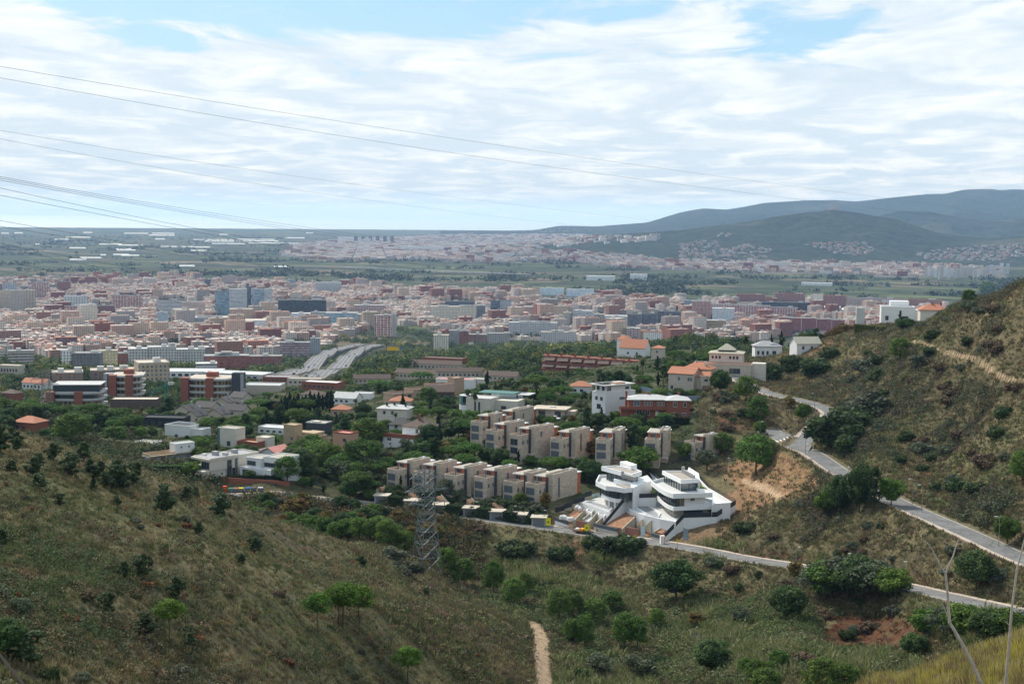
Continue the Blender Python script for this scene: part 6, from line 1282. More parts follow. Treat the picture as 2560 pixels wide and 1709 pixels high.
# slate roofed courtyard houses
for i, (a, b_, w_, l) in enumerate([(455,1040,9,'leftmost slate roofed house of the cluster with small chimneys'),(507,1032,11,'slate roofed house with a white gable in the middle of the cluster'),(552,1020,10,'upper slate roofed house of the cluster next to the round tree'),(590,1007,9,'topmost slate roofed house of the cluster near the offices'),(535,1050,9,'lowest slate roofed house of the cluster by the palms'),(586,1040,10,'rightmost slate roofed house of the cluster'),(477,1054,8,'low slate roofed house at the front of the cluster')]):
    house('slate_roofed_house', l, a, b_, 760-(b_-1010)*1.2, -30+9*(i % 3), [('b',-w_/2,w_/2,0,8,0,3.4,'beige'),('gab',-w_/2,w_/2,0,8,3.4,2.4,'slate','beige','x' if i % 2 else 'y'),('chim',w_*.2,5,4.6,2.6,'grey'),('w','f',0,-2,.8,1.4,1.4)], group='slate roofed courtyard houses')
for (a, b_, D, w_, dpt, h, wc, rk, rc, l) in [(777,1006,900,14,10,5,'beige','hip','brown','brown hipped house behind the row of dark cypresses'),(798,975,950,26,12,5,'brick','flat','white','low brick wing with a curved white roof edge'),(760,962,1000,24,12,4,'beige','flat','gravel','low flat pale building right of the motorway sign'),(680,1085,700,16,9,3,'white','flat','white','white roofed pavilion left of the tan building'),(405,1068,640,20,10,4,'black','flat','black','long black flat roofed house behind the cube villa'),(848,1040,760,9,8,3.6,'peach','hip','tile','small peach house with tile roof left of the cream house'),(860,1010,860,15,10,4,'white','gab','palegrey','white gabled house beside the palm at the garden'),(905,1000,900,12,9,4,'white','flat','palegrey','white flat house hidden under a pine'),(60,1080,640,12,9,4.5,'brick','hip','tile','brick house with red hipped roof at the left edge'),(130,1010,1000,15,10,4,'white','gab','brown','white farmhouse with a long brown roof left of the offices'),(84,975,1100,22,10,6,'white','gab','tile','white house with brown tiled roof at the far left'),(20,1000,1020,12,9,5,'brick','hip','brown','brown house at the left edge under the tall trees'),(1135,975,830,22,10,6,'white','flat','pink','white house with pink roof terrace above the peach building'),(1100,1000,790,16,10,5,'brown','gab','brown','dark brown gabled building beside the peach one'),(1190,960,900,12,8,3,'cream','flat','cream','small cream pavilion beside the tall cypress'),(1262,1010,690,14,8,4,'white','flat','tealglass','white house with green glass roofs behind the tall palms'),(1515,1010,640,9,7,3,'beige','flat','beige','small beige garden house behind the cube house'),(1790,958,640,14,5,3,'beige','flat','beige','long beige garden wall house by the road bend'),(1000,1020,800,12,9,4,'beige','hip','tile','small tiled house in front of the peach building'),(1450,985,720,10,8,4,'white','hip','tile','white tiled cottage in the dark garden slope'),(930,958,1150,30,10,4,'beige','gab','brown','left brown roofed row of terraced houses'),(1040,948,1150,38,10,5,'beige','gab','brown','middle brown roofed row of terraced houses'),(1150,944,1140,38,10,5,'beige','gab','brown','right brown roofed row of terraced houses'),(1090,924,1230,44,10,5,'beige','gab','brown','rear brown roofed row of terraced houses'),(1250,952,1050,26,10,4,'beige','gab','brown','short brown roofed row near the brick flats'),(1104,912,1330,40,16,6,'brick','flat','brown','long low brick school with blue windows'),(20,935,1500,26,12,9,'beige','flat','beige','pale arcaded ruin like building at the left edge'),(470,945,1300,60,26,6,'white','flat','white','left low white shed roofs behind the tan block'),(580,948,1280,60,24,5,'palegrey','flat','white','right low white shed roofs behind the tan block'),(700,955,1200,30,14,4,'brick','flat','grey','low brick hall beside the motorway')]:
    wnd = [('w','f',0,-w_/2+1.5+k_*3.4,h*.3,1.7,h*.35) for k_ in range(int((w_-2)/3.4))] if w_ < 45 else [('w','f',0,-w_/2+3+k_*6,h*.3,3.6,h*.4) for k_ in range(int((w_-3)/6))]
    rf = {'hip': [('hip',-w_/2,w_/2,0,dpt,h,2.4,rc)], 'flat': [('flat',-w_/2,w_/2,0,dpt,h,rc,wc,.5)], 'gab': [('gab',-w_/2,w_/2,0,dpt,h,3.0,rc,wc,'x')]}[rk]
    house('hillside_house' if w_ < 24 else 'long_building', l, a, b_, D, rnd.uniform(-22, 8), [('b',-w_/2,w_/2,0,dpt,0,h,wc)]+rf+wnd, 'house' if w_ < 24 else 'building')
print('suburb', time.time()-T0)
# ---------------------------------------------------------------- the two white villas above the street
WV = mat('render_white', (.80,.80,.80), .6, .03, .6); VG = mat('villa_glass', (.05,.075,.08), .06, spec=1.0); DKF = mat('anthracite', (.028,.034,.042), .6); DECK = mat('deck_tiles', (.52,.52,.51), .7, .06, 1.2); CONC = mat('bare_concrete', (.27,.27,.27), .85, .12, 1); SANDW = mat('sand_wall', (.40,.355,.27), .9, .14, 1.2); GRV = mat('roof_gravel', (.33,.29,.25), .95, .2, 4); RSOIL = mat('red_soil', (.28,.145,.085), .95, .3, 1.5); TURF = mat('turf', (.10,.16,.025), .95, .2, 2); RBR = mat('garage_brick', (.33,.15,.11), .9, .2, 2); CLG = mat('railing_glass', (.45,.56,.56), .1, spec=.8)
Z1, Z2 = 138.5, 139.2
def pp(ox, oy, s, pts): return [(ox+a/s, oy+b_/s) for a, b_ in pts]
V1 = lambda pts: pp(1440, 1140, 10.4545, pts)
V2 = lambda pts: pp(1620, 1140, 9.7875, pts)
V3 = lambda pts: pp(1350, 1120, 4.271, pts)
V4 = lambda pts: pp(1380, 1250, 9.035, pts)
def plan(px, z): return [tuple(HP(a, b_, z)[:2]) for a, b_ in px]
def inset(poly, d):
    c = np.array(poly); ctr = c.mean(0); v = c-ctr; L = np.linalg.norm(v, axis=1)[:,None]; return [tuple(p) for p in ctr+v*(1-np.minimum(d/L, .9))]
def orient(poly):
    a = sum(poly[i][0]*poly[(i+1) % len(poly)][1]-poly[(i+1) % len(poly)][0]*poly[i][1] for i in range(len(poly))); return poly if a > 0 else poly[::-1]
def offset(poly, d):
    poly = orient(poly); n = len(poly); out = []
    for i in range(n):
        a, b_, c = (Vector(poly[i-1]), Vector(poly[i]), Vector(poly[(i+1) % n])); e1 = (b_-a).normalized(); e2 = (c-b_).normalized(); n1 = Vector((-e1.y, e1.x)); n2 = Vector((-e2.y, e2.x))
        m = (n1+n2); m = m.normalized() if m.length > 1e-4 else n1; k_ = d/max(.35, m.dot(n1)); out.append(tuple(b_+m*k_))
    return out
def slab_ring(b, poly, z0, z1, t=.3, m=0):
    """parapet along a plan outline"""
    o = orient(poly); i_ = offset(o, t); n = len(o)
    for k_ in range(n): j = (k_+1) % n; b.prism([o[k_], o[j], i_[j], i_[k_]], z0, z1, m)
    return b
def bezier(p, n=5):
    """smooth open curve through the points"""
    out = []
    for i in range(len(p)-1):
        p0, p1, p2, p3 = (np.array(p[max(0, min(len(p)-1, k_))]) for k_ in (i-1, i, i+1, i+2))
        for k_ in range(n): t = k_/n; out.append(tuple(.5*((2*p1)+(p2-p0)*t+(2*p0-5*p1+4*p2-p3)*t*t+(3*p1-p0-3*p2+p3)*t**3)))
    return out+[tuple(p[-1])]
def mullions(t, poly, z0, z1, edges, step=2.1, r=.07):
    b = MB(); 
    for e in edges:
        a, c = Vector(poly[e]), Vector(poly[(e+1) % len(poly)]); n = max(1, round((c-a).length/step))
        for i in range(n+1): p = a.lerp(c, i/n); b.box(p.x-r, p.x+r, p.y-r, p.y+r, z0, z1)
    b.build('window_frames', DKF, t)
def ac_units(t, pts, z):
    b = MB()
    for i, (x, y) in enumerate(pts): b.box(x-.45, x+.45, y-.4, y+.4, z, z+(1.9 if i == 0 else 1.2))
    b.build('air_conditioner', mat('ac_metal', (.42,.41,.39), .5), t)
# villa one
T1 = thing('white_villa', 'left white villa with long angled balconies and a flat gravel roof', 'villa', (0, 0, 0), 0, 'two white villas on the slope')
r1 = plan(V1([(665,262),(1460,470),(1720,385),(1600,340),(1050,235)]), 149.3)
MB().prism(r1, 147.9, 148.85).build('roof_slab', WV, T1); b = slab_ring(MB(), r1, 148.853, 149.3, .35); b.build('roof_parapet', WV, T1); MB().prism(offset(r1, .4), 148.853, 148.92).build('roof_gravel', GRV, T1)
pent = offset(r1, 1.25); MB().prism(pent, 144.9, 147.897).build('top_floor_glass', VG, T1); mullions(T1, offset(r1, 1.2), 144.9, 147.89, range(5), 2.6)
q_ = HP(1550, 1166, 148.9); lft = plan(V1([(1145,250),(1320,240),(1590,330),(1440,360)]), 148.92); MB().prism(lft, 148.93, 150.4).build('stair_head', WV, T1)
c0, c1 = Vector(HP(*V1([(1220,290)])[0], 152)), Vector(HP(*V1([(1530,380)])[0], 152)); ac_units(T1, [tuple(c0.lerp(c1, k_/6)[:2]) for k_ in range(7)], 148.93)
s2 = plan(V1([(515,650),(780,770),(1050,800),(1250,835),(1500,815),(1990,620),(1750,545),(1100,470),(600,480)]), 145.9)
MB().prism(s2, 144.4, 144.9).build('balcony_slab', WV, T1); slab_ring(MB(), s2, 144.903, 145.9, .3).build('balcony_parapet', WV, T1); MB().prism(offset(s2, .35), 144.903, 144.96).build('balcony_floor', DECK, T1)
MB().prism(plan(V1([(1050,720),(1300,810),(1480,795),(1250,730)]), 145.3), 144.97, 145.2).build('gravel_bed', GRV, T1)
MB().prism(plan(V1([(985,600),(1480,690),(1560,660),(1010,575)]), 146.3), 144.97, 146.3).build('planter_wall', WV, T1)
w2 = plan(V1([(1300,1000),(1520,960),(1990,945),(1980,700),(1500,760)]), 140.8)
mid = offset(s2, 1.5); MB().prism(mid, 141.3, 144.397).build('middle_floor_glass', VG, T1); mullions(T1, offset(s2, 1.45), 141.3, 144.39, [0,1,2,8], 2.4)
blk = plan([(1583,1219),(1630,1200.5),(1618,1188),(1572,1203)], 145.92); MB().prism(blk, 139, 146.05).build('white_wall', WV, T1)
s1p = V1(bezier([(635,870),(690,990),(900,1080),(1130,1120),(1300,1040)], 4)+[(1400,900),(1100,800),(760,800)])
s1 = plan(s1p, 142.2); MB().prism(s1, 141., 141.3).build('balcony_slab', WV, T1); slab_ring(MB(), s1, 141.303, 142.2, .3).build('balcony_parapet', WV, T1); MB().prism(offset(s1, .35), 141.303, 141.35).build('balcony_floor', DECK, T1)
g1 = offset(s1, 1.4); MB().prism(g1, Z1, 140.997).build('ground_floor_wall', WV, T1); b = MB(); g1o = offset(s1, 1.3)
for i in (1,3,4,6,7,9,10,12): 
    a, c = Vector(g1o[i % len(g1o)]), Vector(g1o[(i+1) % len(g1o)]); b.prism([tuple(a.lerp(c,.1)), tuple(a.lerp(c,.9)), tuple(a.lerp(c,.9)+Vector((.05,.15))), tuple(a.lerp(c,.1)+Vector((.05,.15)))], Z1+.05, 140.8)
b.build('ground_floor_windows', VG, T1)
pod = plan(V1([(90,1190),(880,1450),(1340,1100),(1560,950),(1200,850),(550,1075)]), Z1)
MB().prism(pod, 132, Z1-.06).build('podium', WV, T1); MB().prism(offset(pod, .35), Z1-.055, Z1).build('terrace_floor', DECK, T1)
pool = plan(V1([(240,1200),(430,1195),(970,1360),(880,1405)]), Z1); b = MB().prism(pool, Z1+.004, Z1+.02); b.build('empty_pool', CONC, T1)
slab_ring(MB(), offset(plan(V1([(170,1210),(430,1190),(970,1360),(880,1440)]), Z1), 0), Z1+.022, Z1+.35, .25).build('pool_rim', WV, T1)
rl = plan(V1([(210,1140),(530,1060),(660,1070)]), Z1); b = MB()
for a, c in zip(rl[:-1], rl[1:]): b.prism([a, c, (c[0]+.05, c[1]+.08), (a[0]+.05, a[1]+.08)], Z1, Z1+1.2)
b.build('glass_railing', CLG, T1)
# villa two
T2 = thing('white_villa', 'right white villa with curved balconies and a boxy glazed top floor', 'villa', (0, 0, 0), 0, 'two white villas on the slope')
ZR = 149.7; r2 = plan(V2([(345,350),(800,575),(1245,550),(990,350)]), ZR)
MB().prism(r2, ZR-1.25, ZR-.45).build('roof_slab', WV, T2); slab_ring(MB(), r2, ZR-.447, ZR, .35).build('roof_parapet', WV, T2); MB().prism(offset(r2, .4), ZR-.447, ZR-.38).build('roof_gravel', GRV, T2)
p2 = offset(r2, .55); MB().prism(p2, 145.9, ZR-1.253).build('top_floor_glass', VG, T2); mullions(T2, offset(r2, .5), 145.9, ZR-1.26, range(4), 2.2)
c0, c1 = Vector(HP(*V2([(860,370)])[0], ZR)), Vector(HP(*V2([(1120,520)])[0], ZR)); ac_units(T2, [tuple(c0.lerp(c1, k_/5)[:2]) for k_ in range(6)], ZR-.37)
MB().prism(plan(V2([(1000,250),(1240,400),(1270,560),(1100,500),(950,380)]), ZR), 146, ZR-.2).build('rear_block', WV, T2)
s22 = plan(V2(bezier([(70,600),(200,700),(330,790),(460,860),(620,915)], 3)+[(1580,885),(1390,800),(1240,790),(1000,600),(380,520)]), 146.9)
MB().prism(s22, 145.4, 145.9).build('balcony_slab', WV, T2); slab_ring(MB(), s22, 145.903, 146.9, .3).build('balcony_parapet', WV, T2); MB().prism(offset(s22, .35), 145.903, 145.95).build('balcony_floor', DECK, T2)
m2 = offset(s22, 1.6); MB().prism(m2, 142.1, 145.397).build('middle_floor_wall', WV, T2)
m2o = offset(s22, 1.5); b = MB()
for i in list(range(0, 12)):
    a, c = Vector(m2o[i]), Vector(m2o[i+1]); n_ = Vector((a.y-c.y, c.x-a.x)).normalized()*.12; b.prism([tuple(a.lerp(c,.02)), tuple(a.lerp(c,.98)), tuple(a.lerp(c,.98)+n_), tuple(a.lerp(c,.02)+n_)], 142.12, 145.3)
a, c = Vector(m2o[12]), Vector(m2o[13]); n_ = Vector((a.y-c.y, c.x-a.x)).normalized()*.12; b.prism([tuple(a), tuple(a.lerp(c,.16)), tuple(a.lerp(c,.16)+n_), tuple(a+n_)], 142.12, 145.3)
b.build('middle_floor_windows', VG, T2); mullions(T2, m2o, 142.12, 145.3, range(0, 12), 2.6)
a, c = Vector(m2o[12]), Vector(m2o[13]); MB().prism([tuple(a.lerp(c,.17)), tuple(a.lerp(c,.30)), tuple(a.lerp(c,.30)+n_), tuple(a.lerp(c,.17)+n_)], 142.12, 145.2).build('wood_panel', mat('wood_panel', (.20,.15,.10), .7, .15, 3), T2)
MB().prism([tuple(a.lerp(c,.50)), tuple(a.lerp(c,.64)), tuple(a.lerp(c,.64)+n_), tuple(a.lerp(c,.50)+n_)], 144.2, 145.1).build('small_window', mat('wood_panel', (.2,.15,.1)), T2)
s12 = plan(V2(bezier([(235,860),(230,960),(330,1080),(470,1180),(620,1240)], 4)+[(1580,1200),(1700,1100),(1000,900),(500,800)]), 142.8)
MB().prism(s12, 141.6, 142.1).build('balcony_slab', WV, T2); slab_ring(MB(), s12, 142.103, 142.8, .3).build('balcony_parapet', WV, T2); MB().prism(offset(s12, .35), 142.103, 142.13).build('balcony_floor', DECK, T2)
g2 = offset(s12, 1.7); MB().prism(g2, Z2, 141.597).build('ground_floor_wall', SANDW, T2); g2o = offset(s12, 1.6); b = MB()
for i in (1,3,5,7,9,11,13,14):
    a, c = Vector(g2o[i]), Vector(g2o[i+1]); n_ = Vector((a.y-c.y, c.x-a.x)).normalized()*.1; b.prism([tuple(a.lerp(c,.1)), tuple(a.lerp(c,.9)), tuple(a.lerp(c,.9)+n_), tuple(a.lerp(c,.1)+n_)], Z2+.1, 141.4)
i = 16; a, c = Vector(g2o[i]), Vector(g2o[i+1]); n_ = Vector((a.y-c.y, c.x-a.x)).normalized()*.1; b.prism([tuple(a.lerp(c,.25)), tuple(a.lerp(c,.85)), tuple(a.lerp(c,.85)+n_), tuple(a.lerp(c,.25)+n_)], Z2+.4, 141.3)
b.build('ground_floor_windows', VG, T2)
# side block joining the garden wall
MB().prism(plan(V2([(1560,1200),(1640,1155),(2020,1130),(1760,1060),(1580,960)]), 143.4), 138, 143.4).build('side_terrace', WV, T2)
pod2 = plan([(1567,1262),(1575,1274),(1610,1286),(1650,1296),(1688,1303),(1712,1284),(1792,1281),(1838,1254),(1790,1225),(1700,1200),(1640,1230),(1600,1250)], Z2)
MB().prism(pod2, 132, Z2-.06).build('podium', WV, T2); MB().prism(offset(pod2, .4), Z2-.055, Z2).build('terrace_floor', DECK, T2)
MB().prism(plan(V3([(970,605),(1120,600),(1250,690),(1270,720),(1130,690)]), Z2), Z2+.004, Z2+.03).build('empty_pool', CONC, T2)
slab_ring(MB(), plan(V3([(950,600),(1125,590),(1290,700),(1270,740),(1130,705)]), Z2), Z2+.032, Z2+.4, .3).build('pool_rim', WV, T2)
for pl_, z_ in ((V3([(1030,690),(1110,685),(1145,705),(1075,715)]), Z2-.9), (V3([(1205,745),(1240,730),(1375,765),(1330,790)]), Z2-1.6)):
    MB().prism(offset(plan(pl_, z_), -.5), 134, z_-.1).build('planter', WV, T2); MB().prism(plan(pl_, z_), z_-.09, z_+.15).build('planting', TURF, T2)
MB().prism(plan(V2([(1240,670),(1450,790),(1240,800)]), 144.2), 144, 144.2).build('lawn', TURF, T2)
T2l = MB().prism(plan(V1([(1985,840),(2110,930),(1990,945)]), 142.8), 140, 142.8).build('lawn', TURF, T2)
# walls with an anthracite screen on top
def screen_wall(name, label, pts, base, hs=1.1, foot=-.9, t=.3, cat='wall', wm=None, rail=False):
    """pts: (px, py, D) along the top edge; white wall below, dark screen above"""
    T = thing(name, label, cat, (0, 0, 0)); q = [P(*p) for p in pts]; b, d = MB(), MB()
    for a, c in zip(q[:-1], q[1:]):
        e = Vector((c.x-a.x, c.y-a.y, 0)); n_ = Vector((-e.y, e.x, 0)).normalized()*t
        def pr(bb, za0, za1, zc0, zc1, k_=1.0, m=0):
            A, B = Vector((a.x, a.y, 0)), Vector((c.x, c.y, 0)); lo = [A+Vector((0,0,za0)), B+Vector((0,0,zc0)), B+n_*k_+Vector((0,0,zc0)), A+n_*k_+Vector((0,0,za0))]; hi = [A+Vector((0,0,za1)), B+Vector((0,0,zc1)), B+n_*k_+Vector((0,0,zc1)), A+n_*k_+Vector((0,0,za1))]
            for i in range(4): j = (i+1) % 4; bb.q([lo[i], lo[j], hi[j], hi[i]])
            bb.q(hi); bb.q(lo[::-1])
        pr(b, a.z-hs-base, a.z-hs, c.z-hs-base, c.z-hs)
        if rail:
            n = max(2, int(e.length/.5))
            for i in range(n+1): p = a.lerp(c, i/n); d.box(p.x-.03, p.x+.03, p.y-.03, p.y+.03, p.z-hs, p.z)
            pr(d, a.z-.08, a.z, c.z-.08, c.z, .2); pr(d, a.z-hs+.05, a.z-hs+.25, c.z-hs+.05, c.z-hs+.25, .2)
        else: pr(d, a.z-hs+.003, a.z, c.z-hs+.003, c.z, .6)
    b.build('wall', wm or WV, T); d.build('railing' if rail else 'screen', DKF, T); return T
screen_wall('garden_wall', 'white dividing wall with dark screen rising between the two villas', [(1509,1305,432),(1567.8,1234.8,443),(1640,1232.4,443.5)], 6.5, 1.35)
screen_wall('garden_wall', 'white boundary wall with dark screen below the right villa', [(1656.8,1337,418),(1710.7,1281.6,425),(1792.7,1279.3,426),(1839.5,1248.8,438)], 7.5, 1.5)
screen_wall('garden_wall', 'white wall with dark railing climbing the hill behind the right villa', [(1839.5,1248.8,438),(1800,1225,452),(1770,1208,464),(1748,1185,478),(1724.7,1155,492)], 4.5, 1.3, rail=True)
st_ = [(1622,1172,486),(1640,1168,487),(1655,1163,488.5),(1668,1159,489),(1680,1155,490),(1693,1151,491),(1705,1148,491.5),(1722,1146,492)]
T = thing('garden_wall', 'stepped white wall with dark screens behind the villas', 'wall', (0,0,0))
for i in range(len(st_)-1):
    a, c = P(*st_[i]), P(st_[i+1][0], st_[i][1], st_[i+1][2]); MB().prism([(a.x,a.y),(c.x,c.y),(c.x,c.y+.3),(a.x,a.y+.3)], a.z-8, a.z-1.6).build('wall_step', WV, T); MB().prism([(a.x,a.y),(c.x,c.y),(c.x,c.y+.2),(a.x,a.y+.2)], a.z-1.597, a.z).build('screen', DKF, T)
screen_wall('garden_wall', 'short white wall slanting down between the villas', [(1622,1172,485),(1632,1180,478),(1650,1197,465)], 5, .8)
# street front: retaining walls, ramps, brick garage doors
def front(name, label, x0, x1, yt, yb0, yb1, wm, strip=None, dd=0, D0=None):
    def SD(px): return float(np.interp(px, [1123,1269,1450,1600,1725,1860], [450,440,430,420,405,385]))+5.0+dd
    a0, a1 = P(x0, yb0, SD(x0)), P(x1, yb1, SD(x1)); h0 = (yb0-yt[0])/F*a0.y; h1 = (yb1-yt[1])/F*a1.y; e = Vector((a1.x-a0.x, a1.y-a0.y)); n_ = Vector((-e.y, e.x)).normalized()*.35
    pl = [(a0.x,a0.y),(a1.x,a1.y),(a1.x+n_.x,a1.y+n_.y),(a0.x+n_.x,a0.y+n_.y)]; T = thing(name, label, 'wall', (0,0,0))
    s_ = 1.05 if strip else 0
    MB().prism(pl, [a0.z-2,a1.z-2,a1.z-2,a0.z-2], 0, 0, z1s=[a0.z+h0-s_,a1.z+h1-s_,a1.z+h1-s_,a0.z+h0-s_]).build('wall', wm, T)
    if strip:
        m_ = Vector((n_.x, n_.y)).normalized()*-.06; pl2 = [(a0.x+m_.x,a0.y+m_.y),(a1.x+m_.x,a1.y+m_.y),(a1.x+n_.x,a1.y+n_.y),(a0.x+n_.x,a0.y+n_.y)]
        MB().prism(pl2, [a0.z+h0-s_+.003,a1.z+h1-s_+.003]+[a1.z+h1-s_+.003,a0.z+h0-s_+.003], 0, 0, z1s=[a0.z+h0,a1.z+h1,a1.z+h1,a0.z+h0]).build('coping_panel', strip, T)
    return T
PANEL = mat('panel_grey', (.10,.12,.14), .6)
front('front_wall', 'white street wall with grey panel at the left end of the building plot', 1387, 1421, (1291,1303), 1316, 1321, WV, PANEL)
front('front_wall', 'pale concrete street wall with long dark panel between the garages', 1484, 1543, (1306,1320), 1327, 1337, mat('pale_conc', (.50,.46,.43), .9, .1, 1), PANEL)
front('front_wall', 'pale street wall corner with dark panel beside the portable toilet', 1628, 1654, (1331,1338), 1347, 1352, mat('pale_conc', (.5,.46,.43)), PANEL)
front('garage_wall', 'left brick garage door closed with red blocks', 1441, 1465, (1299,1304), 1321, 1324, RBR)
front('garage_wall', 'right brick garage door closed with red blocks', 1563, 1595, (1316,1321), 1338, 1343, RBR)
def ramp(name, label, quad_px, zs, m, th=5.0, t=.35):
    """a sand coloured wall whose top climbs the slope"""
    a, c = (HP(quad_px[0][0], quad_px[0][1], zs[0]), HP(quad_px[1][0], quad_px[1][1], zs[1])); e = Vector((c.x-a.x, c.y-a.y)); n_ = Vector((-e.y, e.x)).normalized()*t
    b = MB().prism([(a.x,a.y),(c.x,c.y),(c.x+n_.x,c.y+n_.y),(a.x+n_.x,a.y+n_.y)], [zs[0]-th,zs[1]-th,zs[1]-th,zs[0]-th], 0, z1s=[zs[0],zs[1],zs[1],zs[0]]); return b.build(name, m, label=label, cat='wall')
Zs = 133.2
for lab, pts in (('left', [((1432,1304),(1463,1272)),((1458,1297),(1486,1274)),((1476,1301),(1494,1280)),((1491,1306),(1520,1279))]), ('right', [((1556,1321),(1588,1291)),((1589,1309),(1607,1297)),((1613,1315),(1628,1300)),((1636,1328),(1690,1297))])):
    for k_, (a, c) in enumerate(pts): ramp('ramp_wall', f'{["first","second","third","fourth"][k_]} sand coloured ramp wall from the left below the {lab} villa', (a, c), (Zs+2.6, (Z1 if lab == 'left' else Z2)-1.0), SANDW)
for lab, q1, q2 in (('left', [(1458,1298),(1476,1301),(1494,1281),(1486,1275)], Z1-1.6), ('right', [(1589,1310),(1613,1316),(1628,1301),(1607,1298)], Z2-1.8)):
    a = [HP(q1[0][0], q1[0][1], Zs+2.4), HP(q1[1][0], q1[1][1], Zs+2.4), HP(q1[2][0], q1[2][1], q2), HP(q1[3][0], q1[3][1], q2)]
    MB().prism([(p.x, p.y) for p in a], Zs-2, 0, z1s=[p.z-.4 for p in a]).build('ramp', mat('pale_floor', (.45,.46,.46), .8, .08, 1), label=f'pale concrete stair ramp below the {lab} villa', cat='ramp')
    for k_ in range(2):
        o = (-9, 1) if k_ == 0 else (15, 8)
        if lab == 'left': pl_ = V1([[(260,1400),(340,1330),(480,1370),(400,1480)],[(565,1500),(620,1420),(820,1480),(730,1560)]][k_]); z_ = Z1-1.3
        else: continue
        T = thing('planter_box', f'{"left" if k_ == 0 else "right"} empty white planter box on the left villa podium', 'planter', (0,0,0)); pq = plan(pl_, z_); MB().prism(pq, 135, z_-.7).build('base', WV, T); slab_ring(MB(), pq, z_-.697, z_, .3).build('rim', WV, T); MB().prism(offset(pq, .32), z_-.697, z_-.6).build('soil', CONC, T)
# red earth behind the front walls and the white bags of sand on it
def earth(label, px, zf, zb, n=2):
    a = [HP(x, y, z) for (x, y), z in zip(px, [zf]*n+[zb]*(len(px)-n))]; b = MB().prism([(p.x, p.y) for p in a], 131, 0, z1s=[p.z for p in a] if True else 0); return b.build('earth_bank', RSOIL, label=label, cat='earth bank')
earth('red earth bank behind the white front wall left of the left garage', [(1412,1296),(1432,1301),(1462,1270),(1438,1272)], Zs+2.2, Z1-1.0)
earth('ploughed brown earth behind the long front wall between the villas', [(1506,1312),(1556,1320),(1590,1288),(1572,1262)], Zs+2.2, Z2-1.2)
earth('narrow brown earth strip by the dark screen of the right villa', [(1640,1329),(1656,1333),(1690,1300),(1680,1298)], Zs+2.4, Z2-1.6)
bgm = mat('sack_white', (.66,.65,.64), .8, .12, 2); 
def sacks(zone, n, label, grp, z, seed):
    q = random.Random(seed); me = MB().prism([(-.45,-.4),(.45,-.42),(.48,.4),(-.42,.44)], 0, .75, 0).ball((0,0,.75), .42, .4, .22, 8, 4).mesh('sand_sack', bgm)
    for i in range(n):
        a = zone[0]; c = zone[1]; f = (i+.5)/n; p = HP(a[0]+(c[0]-a[0])*f+q.uniform(-2,2), a[1]+(c[1]-a[1])*f+q.uniform(-2.5,1.0), z); o = link(bpy.data.objects.new('sand_sack', me), label=label, cat='sack', group=grp); o.location = (p.x, p.y, p.z-.15); o.rotation_euler.z = q.random()*3; s = q.uniform(1.0, 1.5); o.scale = (s, s, s)
sacks(((1534,1286),(1585,1294)), 16, 'white sack in the long row on the brown earth between the villas', 'white sacks between the villas', 136.4, 1)
sacks(((1556,1278),(1582,1288)), 7, 'white sack behind the long row between the villas', 'white sacks behind the row', 137.3, 4)
sacks(((1438,1270),(1452,1275)), 7, 'white sack on the red earth at the corner of the left podium', 'white sacks at the left podium', 137.3, 2)
sacks(((1402,1296),(1432,1302)), 6, 'white sack behind the left white front wall', 'white sacks behind the front wall', 136.2, 3)
# dark fences stepping up beside the last stone house
for i, (a, b_, c, d_, D) in enumerate([(1388,1268,1412,1262,446),(1410,1259,1430,1253,449),(1432,1247,1462,1240,452),(1462,1230,1480,1225,456)]):
    screen_wall('fence', f'{["lowest","second","third","highest"][i]} dark brown fence panel between stone house and white villa', [(a, b_, D), (c, d_, D+1.5)], 2.5, 1.7, wm=SANDW)
# ---- street furniture, vehicles, person
def lamp(px, py, D, h, label, arm=1.2, rz=0, g='street lamps'):
    p = P(px, py, D); p.z = float(gz(p.x, p.y)); t = thing('street_lamp', label, 'street lamp', p, rz, g); m_ = mat('lamp_metal', (.22,.25,.26), .5, metal=.5)
    MB().tube((0,0,-.5), (0,0,h), .09, 6, r1=.06).tube((0,0,h-.05), (arm,0,h+.1), .045, 5).build('pole', m_, t); MB().prism([(arm-.1,-.14),(arm+.65,-.1),(arm+.65,.1),(arm-.1,.14)], h+.03, h+.18).build('lamp_head', mat('lamp_white', (.6,.62,.62), .4), t); return t
for i, (a, b_, D, h) in enumerate([(1197,1294,446,5),(1282,1309,441,5),(1368,1318,437,5),(2254,1452,330,5),(2130,1436,350,5),(1990,1411,372,4.5)]): lamp(a, b_, D, h, f'slim lamp post number {["one","two","three","four","five","six"][i]} counted from the left along the lower street', .5, 0 if i % 2 else 3.1)
for i, (a, b_, D, h) in enumerate([(2013,1146,445,7),(1964,1126,462,6),(2304,1290,363,7),(2280,1268,374,7),(2036,1030,520,7),(2496,1380,324,7)]): lamp(a, b_, D, h, f'{["tall lamp post at the near kerb of the road junction","lamp post beside the zebra crossing","tall lamp post on the long straight of the hill road","lamp post just behind the reed clump on the hill road","lamp post at the upper road bend","lamp post near the right edge of the hill road"][i]}', .6, 3.0)
for i, (a, b_, D, h) in enumerate([(1980,1092,488,5),(2030,1060,505,5),(1900,1090,500,5),(1818,1130,478,5),(1502,1086,505,5),(1236,1130,500,5),(1400,1175,470,4.5)]): lamp(a, b_, D, h, f'{["lamp post at the left end of the footpath by the junction","lamp post half way up the footpath fence","lamp post by the parked cars at the dead end","lamp post in front of the round pine","lamp post beside the second row of stone houses","lamp post on the lawn between the stone house rows","small lamp post behind the front stone houses"][i]}', .4, 0)
def at_px(px, py, dz=0): p = hit(px, py, 250); p.z += dz; return p
CARS2 = []
